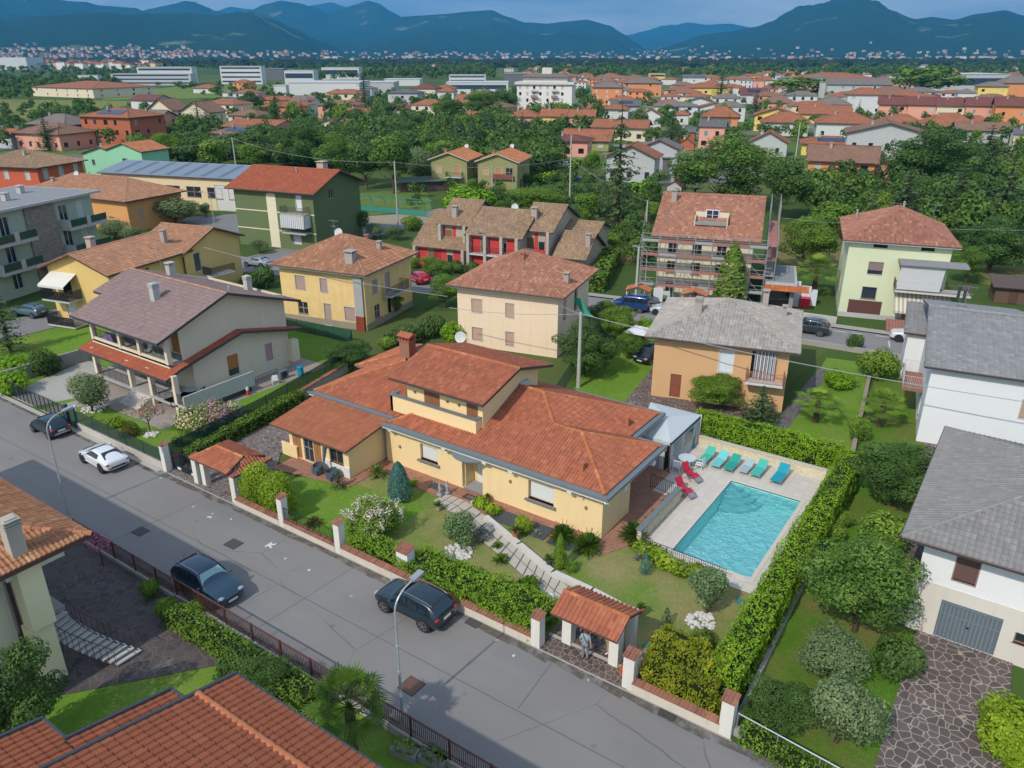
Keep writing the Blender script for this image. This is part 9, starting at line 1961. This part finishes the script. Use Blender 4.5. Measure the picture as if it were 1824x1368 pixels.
# ---------------------------------------------------------------- hills
def ridge(name,pts,D,depth,seed,amp=.10,foot=0):
 mb=MB();xs=[pts[0][0] +i*(pts[-1][0]-pts[0][0])/170 for i in range(171)];R_=22;c,s=math.cos(PITCH),math.sin(PITCH);cy,sy=math.cos(YAW),math.sin(YAW)
 def yat(x):
  for (xa,ya),(xb,yb) in zip(pts,pts[1:]):
   if xa <= x <= xb:t=(x-xa)/(xb-xa);t=t*t*(3-2*t)*.5+t*.5;return ya+(yb-ya)*t
  return pts[-1][1]
 for x in xs:
  dx=(x-912)/FPX;y=yat(x);dy=-(y-684)/FPX;vx,vy,vz=dx,c+dy*s,-s+dy*c;hl=math.hypot(vx,vy);X,Y=vx/hl,vy/hl;ux,uy=X*cy-Y*sy,X*sy+Y*cy;zc=max(5,27 +vz/hl*D)
  for r in range(R_+6):
   f=r/R_;dist=D -depth*(1-f) if f <= 1 else D +depth*.35*(f-1)*4;px_,py_=CAM[0]+ux*dist,CAM[1]+uy*dist
   q=mn.fractal(Vector((px_/1900+seed,py_/1900,seed*.7)),.75,2.15,7);q2=1-abs(mn.noise(Vector((px_/900,py_/900+seed,3)))*2)
   prof=f**1.25 if f <= 1 else max(0,1-(f-1)*2.6);w=1 if f > 1 else 1-f**6
   z=zc*prof +zc*w*prof**.5*(amp*4*q +.22*(q2-.5));mb.v.append((px_,py_,max(-20 if f < .02 or f > 1.2 else 1,z) if f > .02 else -20))
 n=R_+6
 for i in range(170):
  for r in range(n-1):k=i*n+r;mb.f.append((k,k+n,k+n+1,k+1));mb.r.append(0);mb.mi.append(0)
 nt=NT('hill_forest').set(1,0,0);co=nt.coord();a=nt.mix(nt.noise(co,.0012,6,.65),(.012,.03,.012),(.035,.07,.025));k=nt.ramp(nt.noise(co,.0021,4,.6),[(.63,0.0),(.7,1.0)]);a=nt.mix(nt.math('MULTIPLY',k,.8),a,(.22,.26,.12));a=nt.mix(nt.math('MULTIPLY',nt.noise(co,.02,4,.7),.5),a,(.015,.035,.015));nt.base(a)
 o=mb.build(name,nt.m,smooth=True);o['kind']='structure';return o
ridge('mountains',[(1080,80),(1120,62),(1150,56),(1190,48),(1225,40),(1260,44),(1300,42),(1345,50),(1420,62),(1500,80)],15500,5000,1)
ridge('mountains',[(360,60),(385,20),(410,12),(440,16),(500,20),(560,9),(590,4),(615,12),(640,20),(700,40),(760,34),(800,30),(860,60)],15500,5000,2)
ridge('mountains',[(-260,10),(-100,-12),(0,-3),(70,2),(150,3),(180,10),(240,14),(262,22),(300,40),(330,60)],9200,3300,3)
ridge('mountains',[(180,60),(240,26),(265,16),(300,9),(345,7),(385,20),(420,26),(440,22),(470,8),(500,1),(530,5),(560,13),(585,24),(605,18),(630,9),(655,1),(672,5),(700,22),(720,33),(760,60)],10500,3600,4)
ridge('mountains',[(600,92),(640,70),(690,38),(715,30),(745,28),(790,25),(840,20),(875,18),(905,30),(935,40),(975,42),(1010,38),(1045,35),(1085,45),(1110,60),(1130,74),(1160,95)],8800,3000,5)
ridge('hills',[(1090,99),(1150,90),(1204,78),(1250,62),(1300,56),(1345,48),(1375,38),(1400,25),(1430,18),(1460,15),(1500,5),(1535,0),(1560,5),(1590,20),(1630,34),(1660,30),(1700,35),(1740,25),(1790,18),(1824,28),(1950,20),(2100,30)],7600,2800,6)
ridge('hills',[(-300,50),(-60,38),(0,36),(80,30),(150,26),(220,30),(290,24),(340,26),(385,28),(420,26),(455,30),(490,42),(530,58),(570,76),(610,90),(650,98)],6400,2300,7)
ridge('hills',[(600,99),(660,84),(700,72),(740,66),(790,72),(830,86),(900,96),(960,97)],6600,1800,8)
# villages on the lower slopes, set down where the sight line meets the hill
bpy.context.view_layer.update();dg=bpy.context.evaluated_depsgraph_get();rg=random.Random(9);mb=MB();c0=Vector(CAM)
for i in range(480):
 x,y=rg.choice(((rg.uniform(-10,340),103-abs(rg.gauss(0,11))),(rg.uniform(330,660),101-abs(rg.gauss(0,5))),(rg.uniform(1120,1824),101-abs(rg.gauss(0,7))),(rg.uniform(640,1100),100-abs(rg.gauss(0,4))),(rg.uniform(-10,330),103-abs(rg.gauss(0,9)))))
 d=(L(x,130 if y > 96 else y+34,0)-c0);dx=(x-912)/FPX;dy=-(y-684)/FPX;c,s=math.cos(PITCH),math.sin(PITCH);vx,vy,vz=dx,c+dy*s,-s+dy*c;cy,sy=math.cos(YAW),math.sin(YAW);v=Vector((vx*cy-vy*sy,vx*sy+vy*cy,vz)).normalized()
 hit,loc,nrm,idx,ob,mat_=scene.ray_cast(dg,c0+v*3600,v)
 if hit and ob.name.startswith(('hills','mountains')):w=rg.uniform(9,24);h=rg.uniform(6,11);mb.m=rg.randrange(4);mb.obox((loc.x,loc.y,loc.z+h/2-4),(w,w*.6,h+8),rg.uniform(0,1));mb.m=4;mb.obox((loc.x,loc.y,loc.z+h+.8),(w*1.05,w*.66,1.8),rg.uniform(0,1))
o=mb.build('hillside_villages',[plaster(S(205,190,170)),plaster(S(210,165,125)),plaster(S(200,196,190)),plain((.20,.22,.20),.8),plain((.36,.16,.10),.8)]);o['kind']='stuff';tag(o,'pale scattered villages on the lower slopes of the hills','village')
# the air: one closed box of even haze round everything but the sky
hz=MB();hz.box(-18050,8050,-3050,19050,-22.0,1700.0);o=hz.build('haze',bpy.data.materials.new('haze'));o['kind']='stuff';tag(o,'blue haze lying over the plain and hills','haze')
hm=o.data.materials[0];hm.use_nodes=True;t=hm.node_tree;t.nodes.clear();out=t.nodes.new('ShaderNodeOutputMaterial');pv=t.nodes.new('ShaderNodeVolumePrincipled')
pv.inputs['Color'].default_value=(.07,.43,.90,1);pv.inputs['Density'].default_value=9.5e-5;pv.inputs['Anisotropy'].default_value=0.0;t.links.new(pv.outputs[0],out.inputs['Volume'])
drop_protos()
